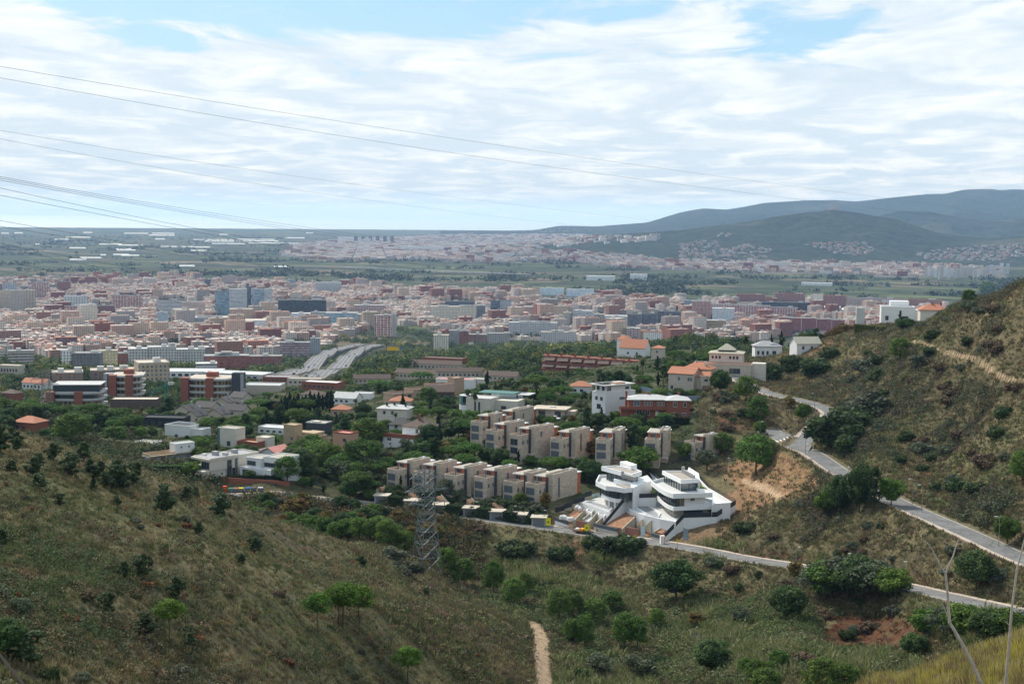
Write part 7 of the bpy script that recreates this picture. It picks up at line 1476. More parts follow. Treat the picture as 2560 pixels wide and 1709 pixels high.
def parked(px, D, kk, rz, label):
    p = at(px, D); return put_car(kk, (p.x, p.y, p.z+.08), rz, label)
sdir = math.atan2(P(1600,1351,420).y-P(1450,1331,430).y, P(1600,1351,420).x-P(1450,1331,430).x)
def on_street(px): return float(np.interp(px, [1123,1269,1450,1600,1725,1860], [450,440,430,420,405,385]))
c_ = parked(1475, on_street(1475)+.6, 1, sdir+math.pi/2, 'black pickup parked at the kerb beside the yellow sign')
parked(1612, on_street(1612)-1.0, 2, sdir+math.pi/2, 'dark grey car parked below the right garage'); parked(1583, on_street(1583)-1.2, 0, sdir+math.pi/2, 'white car parked half hidden behind the bushes')
parked(1918, 503, 1, .3, 'black car parked at the dead end by the zebra crossing'); parked(1910, 506, 2, .3, 'dark grey car parked behind the black one at the dead end')
for i, (a, D, kk, l) in enumerate([(1392,560,0,'white car in the forecourt left of the white cube house'),(1386,568,1,'black car in the forecourt left of the white cube house'),(1425,548,2,'silver grey car under the wall of the cube house')]): parked(a, D, kk, .6, l)
p = at(1457, on_street(1457)+.2); T = thing('trailer', 'small orange and white loaded trailer behind the black pickup', 'trailer', (p.x, p.y, p.z+.08), sdir); MB().box(-1.8,1.6,-.9,.9,.4,.9).build('tray', mat('rust', (.22,.09,.05), .8), T); MB().box(.2,1.5,-.8,.8,.91,1.5).build('orange_load', mat('orange', (.75,.30,.02), .7), T); MB().ball((-.7,0,1.1), .8,.7,.5).build('white_load', bgm, T)
for sx in (-.5,.4): MB().tube((sx,-1,.3),(sx,1,.3),.3,10).build('wheel', mat('tyre', (.02,.02,.02)), T)
def sign(px, D, h, w_, hh, col, label, name='road_sign', z=None, pole=True, shape='box', onroad=True):
    p = at(px, D); T = thing(name, label, 'sign', p); MB().tube((0,0,-.4),(0,0,h+hh),.05,6).build('pole', mat('lamp_metal', (.22,.25,.26)), T)
    b = MB()
    if shape == 'box': b.box(-w_/2, w_/2, -.09, -.06, h, h+hh)
    elif shape == 'tri': b.prism([(-w_/2,-.09),(w_/2,-.09),(w_/2,-.06),(-w_/2,-.06)], h, 0, z1s=[h,h+.001,h+.001,h]); b.q([(-w_/2,-.1,h),(w_/2,-.1,h),(0,-.1,h+hh)])
    else: b.tube((0,-.09,h+hh/2),(0,-.05,h+hh/2),w_/2,16)
    b.build('plate', col, T); return T
YEL = mat('sign_yellow', (.78,.70,.02), .5); YOR = mat('sign_amber', (.75,.42,.02), .5)
def pictogram(T, x0, z0, s, c=None):
    MB().q([(x0-s,-.11,z0-s),(x0+s,-.11,z0-s),(x0,-.11,z0+s)]).build('pictogram', mat('sign_black', (.02,.02,.02), .6), T)
T = sign(1377, on_street(1377)-3.4, 1.8, 1.5, 2.4, YEL, 'tall yellow works sign at the left on the street verge'); pictogram(T, 0, 3.0, .35)
T = sign(1475, on_street(1475)-3.3, 1.9, 1.5, 1.9, YEL, 'yellow works sign standing in front of the black pickup'); pictogram(T, 0, 2.9, .3)
sign(1598, on_street(1598)-3.2, .6, .8, 1.8, YOR, 'narrow amber works sign beside the parked grey car'); sign(1706, 405, 2.0, .9, .9, YOR, 'round amber sign on the verge right of the portable toilet', shape='disc')
sign(2148, 345, 2.0, .8, .8, mat('sign_red', (.6,.03,.03), .5), 'small round red and white road sign in the reeds', shape='disc'); T = sign(2134, 418, 2.0, 1.0, .9, mat('sign_white', (.7,.7,.7), .5), 'white triangular warning sign beside the hill road', shape='tri')
# portable toilet
p = at(1669, 414); T = thing('portable_toilet', 'white portable toilet with orange door stripes at the end of the wall', 'toilet', p, .25); MB().box(-.6,.6,0,1.2,0,2.3).build('cabin', WV, T); MB().prism([(-.65,-.05),(.65,-.05),(.65,1.25),(-.65,1.25)], 2.303, 2.45).build('roof', mat('cream_plastic', (.7,.6,.45), .5), T)
for x in (-.5,.3): MB().box(x,x+.2,-.03,-.005,.2,2.1).build('stripe', mat('orange_plastic', (.75,.16,.03), .5), T)
# site gate and board
p = at(1727, 413); T = thing('site_board', 'grey site board leaning on poles at the foot of the bank', 'board', p, .5); MB().box(-.1,.0,-1.2,1.2,1.2,4.6).build('panel', mat('bluemetal', (.12,.16,.19)), T); MB().tube((0,-1.2,-.5),(0,-1.2,4.6),.06).tube((0,1.2,-.5),(0,1.2,4.6),.06).build('posts', mat('lamp_metal', (.2,.2,.2)), T)
p = at(1618, 426); T = thing('site_door', 'pale blue door leaning in the right garage forecourt', 'door', p, .1); MB().box(-.6,.6,0,.08,0,3.0).build('door_leaf', mat('pale_blue', (.42,.58,.66), .4), T); MB().box(-.68,.68,-.02,-.005,0,.08).box(-.68,-.605,-.02,-.005,.081,3.08).build('door_frame', WV, T)
# recycling bins
for i, (cn, c) in enumerate((('orange', (.75,.10,.02)), ('green lidded', (.03,.25,.12)), ('pink lidded', (.45,.15,.15)), ('yellow lidded', (.75,.62,.02)), ('blue lidded', (.02,.14,.45)), ('grey lidded', (.35,.36,.37)), ('white lidded', (.55,.55,.55)))):
    a = [556.5,572,584.5,598.5,614,629,647][i]; p = at(a, 451.5); T = thing('recycling_bin', f'{cn} recycling container in the row by the red wall', 'container', (p.x, p.y, p.z+.1), 0)
    body = mat('bin_grey', (.10,.11,.12), .6) if i else mat('bin_orange', (.7,.09,.02), .6); lid = mat('bin_'+cn.split()[0], c, .5)
    if i == 0: MB().prism([(-.55,-.5),(.55,-.5),(.5,.5),(-.5,.5)], .1, 1.9).build('body', body, T); MB().box(-.6,.6,-.56,.56,1.903,2.05).build('lid', lid, T)
    else:
        MB().prism([(-.75,-.5),(.75,-.5),(.75,.5),(-.75,.5)], .1, 1.15).build('body', body, T); b = MB()
        for k_ in range(6):
            a0, a1 = math.pi*k_/6, math.pi*(k_+1)/6; b.q([(-.8,-.52*math.cos(a0),1.153+.4*math.sin(a0)),(.8,-.52*math.cos(a0),1.153+.4*math.sin(a0)),(.8,-.52*math.cos(a1),1.153+.4*math.sin(a1)),(-.8,-.52*math.cos(a1),1.153+.4*math.sin(a1))])
        for x in (-.8,.8): b.q([(x,-.52*math.cos(math.pi*k_/6),1.153+.4*math.sin(math.pi*k_/6)) for k_ in range(7)])
        b.build('lid', lid, T)
a, c = at(545, 456), at(720, 456); e = c-a; MB().prism([(a.x,a.y),(c.x,c.y),(c.x,c.y+.35),(a.x,a.y+.35)], [a.z-1,c.z-1,c.z-1,a.z-1], 0, z1s=[a.z+1.5,c.z+1.7,c.z+1.7,a.z+1.5]).build('brick_wall', wmat('brick'), label='low red brick wall behind the recycling containers', cat='wall')
# garden front of the stone houses: garage boxes with pale roofs, hedges, tiled stairs
for i, (a, b_, D) in enumerate([(952,1262,452),(1028,1270,449),(1100,1278,447),(1178,1290,444),(1245,1302,440),(1302,1312,437),(1352,1318,434)]):
    p = at(a, D+3); p.z = float(gz(p.x, D-1.5))+.1; o = ['first','second','third','fourth','fifth','sixth','seventh'][i]; T = thing('garage', f'{o} grey garage from the left with a pale flat roof on the street', 'garage', p, math.radians(-8)); MB().box(-2.2,2.2,0,4,-2,2.5).build('wall', wmat('grey'), T); MB().box(-2.6,2.6,-.5,4.3,2.503,2.75).build('roof_slab', wmat('beige'), T); MB().box(-1.7,1.7,-.05,-.01,0,2.2).build('garage_door', mat('garage_door', (.16,.17,.19), .6), T)
    if i < 6:
        b = MB(); T2_ = thing('garden_stairs', f'{o} flight of red tiled steps from the left climbing to a stone house', 'stairs', (p.x+2.2, p.y+5, p.z+1.4), math.radians(40))
        for k_ in range(9): b.box(-.9, .9, k_*.5, k_*.5+.48, -2, .25+k_*.27, 0)
        b.build('steps', wmat('terrace'), T2_); MB().prism([(.95,0),(1.2,0),(1.2,4.5),(.95,4.5)], -2, 0, z1s=[.5,.5,2.9,2.9]).build('side_wall', wmat('stone'), T2_)
        if i < 5:
            a0, a1 = at(a+18, D+1.8), at(a+52, D-.2); hedge(a0, a1, 1.6, 3.2, f'{o} tall clipped hedge from the left along the street below the stone houses')
            a0, a1 = at(a+20, D+6.5), at(a+50, D+5); hedge((a0.x, a0.y, a0.z+.6), (a1.x, a1.y, a1.z+.6), 2.4, 1.7, f'{o} upper garden hedge from the left in front of the stone houses', (.045,.085,.02))
hedge(at(1238, 492), at(1292, 488), 2.5, 3.6, 'tall clipped dark hedge left of the green windowed stone house', (.018,.035,.01)); hedge(at(1643, 536), at(1730, 532), 2.4, 3.2, 'long clipped hedge in front of the brick house', (.016,.03,.01)); hedge(at(1508, 545), at(1556, 541), 1.6, 2.4, 'low hedge under the white cube house', (.03,.06,.015)); hedge(at(560, 452+6), at(700, 452+7), 1.6, 1.8, 'dark hedge above the red brick wall by the containers', (.02,.04,.012)); hedge(at(372, 462), at(470, 462), 3, 2.2, 'bright clipped hedge left of the cream villa', (.05,.10,.02))
hedge(at(1360, 478), at(1425, 474), 1.5, 2, 'hedge on the terrace between the two stone house rows', (.02,.04,.012)); hedge(at(1440,480), at(1500,476), 1.5, 2.4, 'hedge below the slit windowed stone house', (.03,.06,.015)); hedge(at(1230,660), at(1345,650), 2.5, 4, 'long dark hedge wall behind the flat stone villa', (.015,.03,.01)); hedge(at(650,720), at(740,712), 3, 5, 'dark hedge wall behind the row of cypresses at the left', (.015,.03,.012))
# blue grey retaining wall below the beige house
q1 = [P(1602,975,576),P(1640,985,572),P(1700,1000,566),P(1770,1000,574)]
T = thing('retaining_wall', 'long ochre retaining wall with blue grey fence above the brick house', 'wall', (0,0,0))
for a, c in zip(q1[:-1], q1[1:]):
    MB().prism([(a.x,a.y),(c.x,c.y),(c.x,c.y+.4),(a.x,a.y+.4)], a.z-6, 0, z1s=[a.z,c.z,c.z,a.z]).build('stone_wall', wmat('tan'), T); MB().prism([(a.x,a.y+.1),(c.x,c.y+.1),(c.x,c.y+.2),(a.x,a.y+.2)], [a.z+.003,c.z+.003,c.z+.003,a.z+.003], 0, z1s=[a.z+1.8,c.z+1.8,c.z+1.8,a.z+1.8]).build('fence', mat('fence_blue', (.26,.33,.38), .6), T)
q1 = [P(1340,1030,574),P(1410,1045,560),P(1475,1063,548),P(1545,1064,546),P(1620,1066,540),P(1745,1068,536)]
T = thing('retaining_wall', 'grey retaining wall running below the cube house and brick house', 'wall', (0,0,0))
for a, c in zip(q1[:-1], q1[1:]): MB().prism([(a.x,a.y),(c.x,c.y),(c.x,c.y+.4),(a.x,a.y+.4)], a.z-7, 0, z1s=[a.z,c.z,c.z,a.z]).build('wall_section', wmat('grey'), T)
# fences along the hill road and footpath
def fence(name, label, pl, off, h, step, m, rails=2, w_=.06):
    T = thing(name, label, 'fence', (0,0,0)); n = len(pl); L = []
    for i in range(n):
        a, c = pl[max(i-1, 0)], pl[min(i+1, n-1)]; d = Vector((c.x-a.x, c.y-a.y, 0)).normalized(); L.append(pl[i]+Vector((d.y, -d.x, 0))*off)
    acc = 0; b = MB()
    for i in range(n-1):
        a, c = L[i], L[i+1]; l = (c-a).length; k_ = max(1, round(l/step))
        for j in range(k_): p = a.lerp(c, j/k_); MB().box(p.x-w_, p.x+w_, p.y-w_, p.y+w_, p.z-.3, p.z+h).build('post', m, T)
    b = MB()
    for i in range(n-1):
        for r_ in range(rails): z_ = h*(.95-.45*r_); b.tube(L[i]+Vector((0,0,z_)), L[i+1]+Vector((0,0,z_)), .05, 4)
    b.build('rails', m, T); return T
WOODF = mat('fence_wood', (.10,.06,.04), .9)
fence('road_fence', 'dark post and rail fence along the near side of the hill road', ROADS['hill_road'][0][38:], -5.7, 1.1, 2.5, WOODF); fence('footpath_fence', 'brown timber railing beside the footpath at the bend', ROADS['upper_road'][0][:26], -4.6, 1.3, 1.2, WOODF, 3)
# person on the pavement
def person():
    p = at(1501, on_street(1501)+4.2); T = thing('person', 'person with long reddish hair in a pale top and jeans walking on the pavement', 'person', (p.x, p.y, p.z+.1), 1.2); S_ = 1.06
    J = {'pel':(0,0,.95),'che':(0,.02,1.30),'nec':(0,.02,1.50),'hea':(0,.0,1.62),'top':(0,0,1.76),'lh':(.10,0,.90),'lk':(.11,-.12,.50),'la':(.11,-.02,.09),'lt':(.12,-.16,.03),'rh':(-.10,0,.90),'rk':(-.11,.10,.50),'ra':(-.11,.26,.12),'rt':(-.11,.14,.03),
         'ls':(.18,.02,1.42),'le':(.24,.06,1.15),'lw':(.25,-.08,.92),'lf':(.25,-.12,.80),'rs':(-.18,.02,1.42),'re':(-.24,.0,1.15),'rw':(-.22,.12,.95),'rf':(-.22,.15,.83)}
    R_ = {'pel':.15,'che':.15,'nec':.06,'hea':.10,'top':.09,'lh':.10,'lk':.065,'la':.045,'lt':.04,'rh':.10,'rk':.065,'ra':.045,'rt':.04,'ls':.07,'le':.045,'lw':.033,'lf':.03,'rs':.07,'re':.045,'rw':.033,'rf':.03}
    E_ = [('pel','che'),('che','nec'),('nec','hea'),('hea','top'),('pel','lh'),('lh','lk'),('lk','la'),('la','lt'),('pel','rh'),('rh','rk'),('rk','ra'),('ra','rt'),('che','ls'),('ls','le'),('le','lw'),('lw','lf'),('che','rs'),('rs','re'),('re','rw'),('rw','rf')]
    ks = list(J); me = bpy.data.meshes.new('body'); me.from_pydata([Vector(J[k_])*S_ for k_ in ks], [(ks.index(a), ks.index(c)) for a, c in E_], [])
    o = link(bpy.data.objects.new('body', me), T); sk = o.modifiers.new('skin', 'SKIN'); sv = me.skin_vertices[0].data
    for i, k_ in enumerate(ks): sv[i].radius = (R_[k_]*S_,)*2; sv[i].use_root = (i == 0)
    o.modifiers.new('sub', 'SUBSURF').render_levels = 1; o.modifiers['sub'].levels = 1
    m = bpy.data.materials.new('person_clothes'); m.use_nodes = True; k = NT(m.node_tree); z = k.sep(k.n('ShaderNodeTexCoord').outputs['Object'])[2]
    c = k.mix(k.math('GREATER_THAN', z, 1.0), (.02,.035,.07), (.42,.34,.33)); c = k.mix(k.math('GREATER_THAN', z, 1.58), c, (.42,.24,.17)); c = k.mix(k.math('LESS_THAN', z, .12), c, (.03,.03,.03))
    k.n('ShaderNodeOutputMaterial', i_Surface=k.n('ShaderNodeBsdfPrincipled', i_Base_Color=c, i_Roughness=.8).outputs[0]); me.materials.append(m)
    MB().ball((0,.03,1.76), .12,.13,.13).ball((0,.09,1.58), .12,.08,.22).build('hair', mat('hair', (.14,.03,.015), .7), T)
person()
print('villas', time.time()-T0)
# ---------------------------------------------------------------- what houses must stay visible, then trees
VIS = []
def hull(o):
    pts = []
    mats_ = [(c, o.matrix_basis @ c.matrix_basis) for c in o.children] or [(o, o.matrix_basis)]
    for c, m in mats_:
        if c.type == 'MESH': pts += [m @ Vector(v) for v in c.bound_box]
    if not pts: return
    a = np.array([tuple(p) for p in pts]); a[:,2] = np.maximum(a[:,2], gz(a[:,0], a[:,1])); px, py = proj(a[:,0], a[:,1], a[:,2]); VIS.append((px.min(), px.max(), py.min(), py.max(), a[:,1].mean()))
for o in list(SC.objects):
    if o.parent is None and o.get('category') in ('house', 'villa', 'building', 'office', 'apartments', 'tower') : hull(o)
VA = np.array([v for v in VIS if v[4] < 2600])
for pl in lanes: VA = np.vstack([VA, [[*(lambda q: (q[0]-22, q[0]+22, q[1]-4, q[1]+7))(proj(np.array(p.x), np.array(p.y), np.array(p.z))), p.y] for p in pl[1::2]]])
for nm_ in ('street', 'upper_road', 'hill_road'): VA = np.vstack([VA, [[*(lambda q: (q[0]-8, q[0]+8, q[1]-5, q[1]+6))(proj(np.array(p.x), np.array(p.y), np.array(p.z))), p.y] for p in ROADS[nm_][0][::3]]])
def hides(x, y, z, h, hw, frac=.30):
    """does a crown here cover more than the foot of some building behind it"""
    px, pt = proj(x, y, z+h); r_ = hw/y*F*.8
    ov = (px+r_ > VA[:,0]) & (px-r_ < VA[:,1]) & (y < VA[:,4]+2) & (pt < VA[:,3]-frac*(VA[:,3]-VA[:,2])) & (proj(x, y, z)[1] > VA[:,2]); return bool(ov.any())
def free(x, y, m=0): return not any((abs(x-ax) < ar+m) and (abs(y-ay) < ar+m) for ax, ay, ar in AVOID)
PLACED = []
def T_(key, px, py, hpx, label, wide=1.0, D=None, dmin=120, group=None):
    p = hit(px, py, dmin) if D is None else at(px, D); h = hpx/F*p.y; PLACED.append((p.x, p.y, h*.3)); return tree(key, p, h, label, group, wide)
OAKS = []
# pines and small oaks of the near slope
for a in [('slope_pine',794,1578,98,'umbrella pine at the left of the three tall pines on the near slope'),('slope_pine',847,1566,104,'slender pine just behind the middle of the tall pine group on the near slope'),('slope_pine',858,1571,117,'tallest pine in the middle of the group on the near slope'),('slope_pine',898,1570,110,'rightmost pine of the tall group on the near slope'),('slope_pine',1019,1712,99,'lone umbrella pine at the bottom edge of the near slope'),('slope_pine',423,1596,101,'lone umbrella pine with bare lower branches left of the pine group')]: T_(*a, wide=1.05)
for i, (px, py, hp, key, w_) in enumerate([(41,1127,34,'oak_bush',1.2),(134,1149,44,'oak_bush',1.3),(87,1189,48,'oak_bush',1.2),(177,1193,60,'oak_bush',1.1),(29,1183,34,'oak_bush',1.4),(99,1222,40,'oak_bush',1.5),(233,1223,40,'conifer',1.1),(236,1194,34,'oak_bush',1.3),(264,1217,40,'oak_bush',1.2),(299,1226,66,'oak_bush',1.2),(338,1194,40,'oak_bush',1.3),(410,1285,76,'oak_bush',1.0),(497,1334,32,'oak_bush',1.3),(637,1381,40,'oak_bush',1.4),(351,1443,58,'oak_bush',1.2),(311,1447,46,'oak_bush',1.0),(441,1498,60,'oak_bush',1.1),(268,1537,58,'oak_bush',1.0),(363,1591,64,'oak_bush',1.2),(476,1621,42,'oak_bush',1.0),(50,1545,55,'olive_tree',1.1),(19,1650,100,'broad_tree',1.1),(68,1697,85,'oak_bush',1.4),(602,1412,30,'oak_bush',1.3),(291,1264,26,'oak_bush',1.4),(904,1415,28,'oak_bush',1.3),(1065,1492,24,'oak_bush',1.4),(0,1130,70,'oak_bush',1.1),(150,1262,30,'oak_bush',1.3),(0,1360,40,'oak_bush',1.5)]):
    OAKS.append((px, py, T_(key, px, py, hp, 'x', w_)))
OAKS.sort(key=lambda q: q[1]); 
for bi in range(6):
    bb = sorted(OAKS[bi*5:bi*5+5], key=lambda q: q[0])
    for k_, (a, b_, t) in enumerate(bb): t['label'] = f'{["leftmost","second from left","middle","second from right","rightmost"][k_]} dark oak bush in the {["highest","second highest","third highest","fourth highest","second lowest","lowest"][bi]} band on the near slope'; t['group'] = 'evergreen oaks scattered over the near slope'
for i, (px, py, hp, w_, D) in enumerate([(1286,1515,74,1.05,None),(1234,1486,88,.8,None),(1313,1489,60,.9,None),(1397,1554,85,.95,None),(1432,1541,72,.9,None),(1483,1557,64,1.4,None),(1531,1530,56,1.3,None),(1428,1610,68,.8,None),(1461,1620,87,.8,None),(1561,1620,94,.85,None),(1593,1623,84,.8,None),(1641,1572,54,1.1,None),(1118,1442,78,.95,None),(1160,1463,70,1.1,None),(1946,1680,58,1.3,None),(1890,1706,62,1.1,None),(2054,1738,98,1.2,None),(2110,1735,80,1.2,None),(1914,1745,80,1.3,None),(1862,1690,50,1.1,None)]):
    lab = ['round pine nearest the upper end of the earth path','pine behind the path end pine','small pine right behind the path end pine','left pine of the valley pine group','second pine of the valley group partly behind the left one','broad flat pine in the middle of the valley group','rearmost broad pine of the valley group','front left slim pine of the valley group','front pine second from left in the valley group','tall front pine in the middle of the valley group','front pine right of the tallest in the valley group','rightmost pine of the valley group','pine with visible trunk beside the pylon','round pine right of the pylon','bright pine behind the cluster at the lower right','bright pine at the left of the lower right cluster','largest bright pine of the lower right cluster','bright pine at the right of the lower right cluster','bright pine at the bottom edge of the lower right cluster','small bright pine at the far left of the lower right cluster'][i]
    T_('young_pine', px, py, hp, lab, w_*1.05, D, 180)
for i, (px, D, h) in enumerate([(809,388,6.5),(835,384,5.5),(862,386,6),(898,382,6.5),(925,380,6),(946,384,7),(968,376,7.5),(990,380,6.5),(1014,377,6.5),(760,395,6),(720,400,5.5),(785,392,6)]): p = at(px, D); PLACED.append((p.x, p.y, 2)); tree('young_pine', p, h, 'young pine in the belt behind the crest left of the pylon', 'in the belt behind the crest', 1.15)
for a in [('broad_tree',1690,1502,108,'large dark bush tree on the bank below the portable toilet',1.15),('broad_tree',1968,1552,90,'big dark round bush left of the red earth cliff',1.1),('broad_tree',2440,1474,98,'big dark round tree between the two roads at the right',1.05),('bright_tree',2060,1287,66,'leftmost tree of the green clump by the hill road',.8),('broad_tree',2100,1287,100,'second tree of the green clump by the hill road',.7),('broad_tree',2148,1282,122,'tallest tree of the green clump by the hill road',.65),('dark_pine',2185,1277,110,'dark tree in the green clump by the hill road',.8),('bright_tree',2228,1264,72,'tree at the road edge right of the green clump',.9),('young_pine',2556,1204,80,'round pine cut by the right edge of the picture',1.1),('bright_tree',2518,1358,70,'yellow green bush beside the hill road at the right',.9),('young_pine',2470,745,40,'large pine on the crest of the right hill',1.3),('young_pine',2421,757,34,'smaller pine left of the large one on the right crest',1.3),('olive_tree',2421,779,30,'grey bush just below the crest pines',1.5),('young_pine',2250,902,58,'dark spreading pine above the slope of the right hill',1.4),('conifer',2250,815,40,'cedar in front of the white ridge villa',1.1),('broad_tree',2262,828,32,'broad dark bush in front of the white ridge villa',1.6),('young_pine',1865,1003,64,'upper umbrella pine at the left of the road bend',1.3),('young_pine',1894,1061,76,'lower umbrella pine at the left of the road bend',1.0),('broad_tree',1800,985,62,'tall green tree beside the grey road above the pines',.9),('bright_tree',1900,1086,36,'small green tree above the dead end',.9),('bright_tree',2007,1054,48,'yellow green tree inside the road bend',.8),('autumn_tree',1975,1020,30,'brown bush inside the road bend',1.1),('young_pine',1889,1184,100,'large round bush tree beside the junction',1.3),('olive_tree',1767,1174,52,'olive tree on the bank behind the right villa',1.1),('young_pine',1803,1132,52,'round pine in front of the rightmost stone house',1.5),('bright_tree',1710,1147,40,'small bright tree beside the fifth stone house of the back row',.9),('bright_tree',1597,1178,62,'large bright feathery tree behind the left white villa',1.5),('autumn_tree',1478,1141,38,'brownish tree between the slit windowed house and the next',1.2),('bright_tree',1404,1177,36,'bright tree behind the stone house next to the villas',1.3),('bright_tree',1478,1180,32,'bright tree against the left villa roof corner',1.4),('olive_tree',1345,1122,52,'grey green round tree against the stone house with green windows',1.1),('broad_tree',1330,1140,34,'dark bush below the grey green tree',1.3),('bright_tree',1328,1163,24,'yellow green clipped bush between the rows',1.4),('cypress',1297,1160,44,'slim cypress in front of the green windowed house',1.0),('cypress',1002,1222,40,'slim cypress left of the first stone house door',.8),('cypress',1027,1216,36,'slim cypress between the first and second stone houses',.8),('olive_tree',1112,1240,44,'olive tree between the second and third stone houses',1.0),('olive_tree',1148,1250,30,'clipped olive in front of the third stone house',1.2),('bright_tree',1301,1262,32,'small bright tree between the fifth and sixth stone houses',1.0),('autumn_tree',1362,1275,46,'young tree in front of the last stone house',.8),
 ('palm_tree',1481,1034,60,'tall palm left of the white cube house',1.0),('palm_tree',1457,1018,40,'shorter palm left of the tall one by the cube house',1.0),('palm_tree',1526,1068,26,'small palm below the hedge of the cube house',1.0),('palm_tree',1606,957,66,'tall palm left of the orange roofed beige house',.9),('palm_tree',1657,975,70,'tall palm against the orange roofed beige house',.9),('palm_tree',1863,896,62,'large palm near the slate roofed villa',1.2),('palm_tree',1958,880,42,'palm beside the cypress right of the slate roofed villa',1.0),('palm_tree',1973,884,30,'lower palm right of the slate roofed villa',1.0),('cypress',1928,887,56,'tall cypress in front of the slate roofed villa',.8),('cypress',1952,880,60,'second tall cypress near the slate roofed villa',.8),('cypress',1593,936,28,'small cypress between the brick flats and the beige house',.9),('cypress',1794,920,22,'small cypress on the terrace of the cream villa',1.2),('conifer',1561,885,30,'left dark conifer before the church roof',1.1),('conifer',1597,888,34,'right dark conifer before the church roof',1.1),
 ('cypress',1007,1043,66,'very tall cypress beside the cream house',.9),('cypress',949,1046,30,'short cypress left of the cream house door',1.1),('cypress',1218,963,40,'dark cypress above the white villa with round glass',1.4),('palm_tree',989,1062,34,'palm in front of the cream house',1.0),('palm_tree',990,1090,34,'lower palm below the cream house',1.0),('palm_tree',889,1025,32,'round palm in the garden left of the cream house',1.2),('palm_tree',1093,1037,42,'wide palm left of the round glass villa',1.3),('palm_tree',1168,1034,68,'left of two tall palms before the round glass villa',.8),('palm_tree',1187,1040,68,'right of two tall palms before the round glass villa',.8),('palm_tree',1251,1010,58,'left palm of the tall palm group',1.0),('palm_tree',1275,1006,68,'middle palm of the tall palm group',1.0),('palm_tree',1292,1010,66,'right palm of the tall palm group',1.0),('palm_tree',1240,1006,50,'short palm at the left of the tall palm group',1.0),
 ('young_pine',920,1120,78,'very broad pine behind the front pines left of the pylon',1.5),('young_pine',816,1188,84,'broad pine in front of the tan building',1.25),('umbrella_pine',908,1200,106,'tall pine with a bare trunk left of the stone houses',.95),('young_pine',735,1162,52,'pine at the right of the grey white villa',1.4),('young_pine',718,1203,64,'pine beside the containers wall',1.3),('dark_pine',765,1207,72,'dark pine right of the containers',1.1),('young_pine',780,1150,66,'pine between the tan building and the red terrace house',1.2),('broad_tree',1159,1097,62,'dense round tree left of the back row of stone houses',1.2),('conifer',1099,1112,64,'tall poplar like tree beside the hipped house',.7),('autumn_tree',1108,1150,48,'green and rust tree above the first stone houses',1.1),('broad_tree',1070,1110,50,'tree hiding the right side of the hipped house',1.0),('umbrella_pine',950,983,34,'flat umbrella pine left of the peach building',1.9),('umbrella_pine',1052,962,34,'umbrella pine above the peach building',1.9),('young_pine',1070,1010,44,'round pine below the peach building',1.5),
 ('young_pine',179,1107,76,'large dark pine mass above the left slope crest',1.5),('young_pine',256,1060,38,'broad pine below the dark topped office',1.9),('umbrella_pine',190,1045,34,'pine at the left of the broad one below the office',1.6),('young_pine',285,1104,40,'wide flat pine left of the cube villa',2.0),('young_pine',516,1068,26,'pine right of the slate roofed cluster',1.8),('young_pine',652,1052,36,'round pine in the middle gardens',1.6),('umbrella_pine',644,1026,30,'very wide flat pine behind the slate roofed cluster',2.4),('bright_tree',480,1190,36,'yellow green tree left of the cream villa',1.2),('bright_tree',506,1176,30,'bushy yellow tree behind the cream villa hedge',1.3),('broad_tree',625,1200,26,'small tree in front of the strip windowed villa',1.3),('palm_tree',242,1108,52,'dead fronded palm beside the left pylon',1.0),('palm_tree',333,1102,40,'palm left of the cube villa',1.1),('palm_tree',680,1115,34,'palm beside the cream box house',1.2)]: T_(a[0], a[1], a[2], a[3], a[4], a[5], None, 250)
for i in range(13): p = at(700+i*10.5, 690+(i % 3)*3); PLACED.append((p.x, p.y, 1)); tree('cypress', p, 8.5+(i*37 % 5)*.6, 'tall dark cypress in the long row behind the lawn left of centre', 'in the row behind the lawn', 1.3)
for i in range(9): p = at(1290+i*6.2, 664); tree('cypress', p, 4.2, 'thin young cypress in the evenly spaced row above the flat stone villa', 'in the evenly spaced row', .8)
# gardens: every tree of the shelf, nearest ones as things
r = np.random.default_rng(77); q = random.Random(12); cand = []
for _ in range(26000):
    D = math.sqrt(r.uniform(478**2, 1250**2)); t = r.uniform(-.42, .20); cand.append((D, t*D))
cand.sort(); acc = []; cell = {}
for D, x in cand:
    px = CX + x/D*F
    if D > 560 and px > 1830 + (760-D)*.0 and D < 760: continue
    if px > 1650 and D < 620 and px > 1650+(D-480)*.9: continue
    if px < 330 and D < 520: continue
    sp = 5.2 if D < 640 else 6.2; k_ = (int(x//sp), int(D//sp))
    if any((k_[0]+i, k_[1]+j) in cell for i in (-1, 0, 1) for j in (-1, 0, 1) if i*j == 0): continue
    if not free(x, D, .5 if D < 700 else 0): continue
    if D < 700 and any(math.hypot(x-a, D-b_) < c+2.2 for a, b_, c in PLACED): continue
    cell[k_] = 1; acc.append((D, x))
ANC = []
for o in SC.objects:
    if o.parent is None and o.get('category') in ('house','villa','office','apartments') and o.get('label'):
        L_ = o['label'].split(); ANC.append((o.location.x, o.location.y, o['label']))
ANC = [a for a in ANC if a[1] > 300] + [(26., 440., 'left white villa'), (44., 436., 'right white villa')]
def near_house(D, x):
    b_ = min(ANC, key=lambda a: math.hypot(a[0]-x, (a[1]-D)*.8)); w_ = b_[2].split()
    w_ = w_[:9]
    while w_ and w_[-1] in ('the','a','and','of','with','in','from','on','at','between','its','an','under','by','beside','behind','below','above','over','to','into','left','right','running','standing','lower','partly','up'): w_.pop()
    return 'near the '+' '.join(w_)
print('garden candidates', len(acc)); nind = 0; REST = []
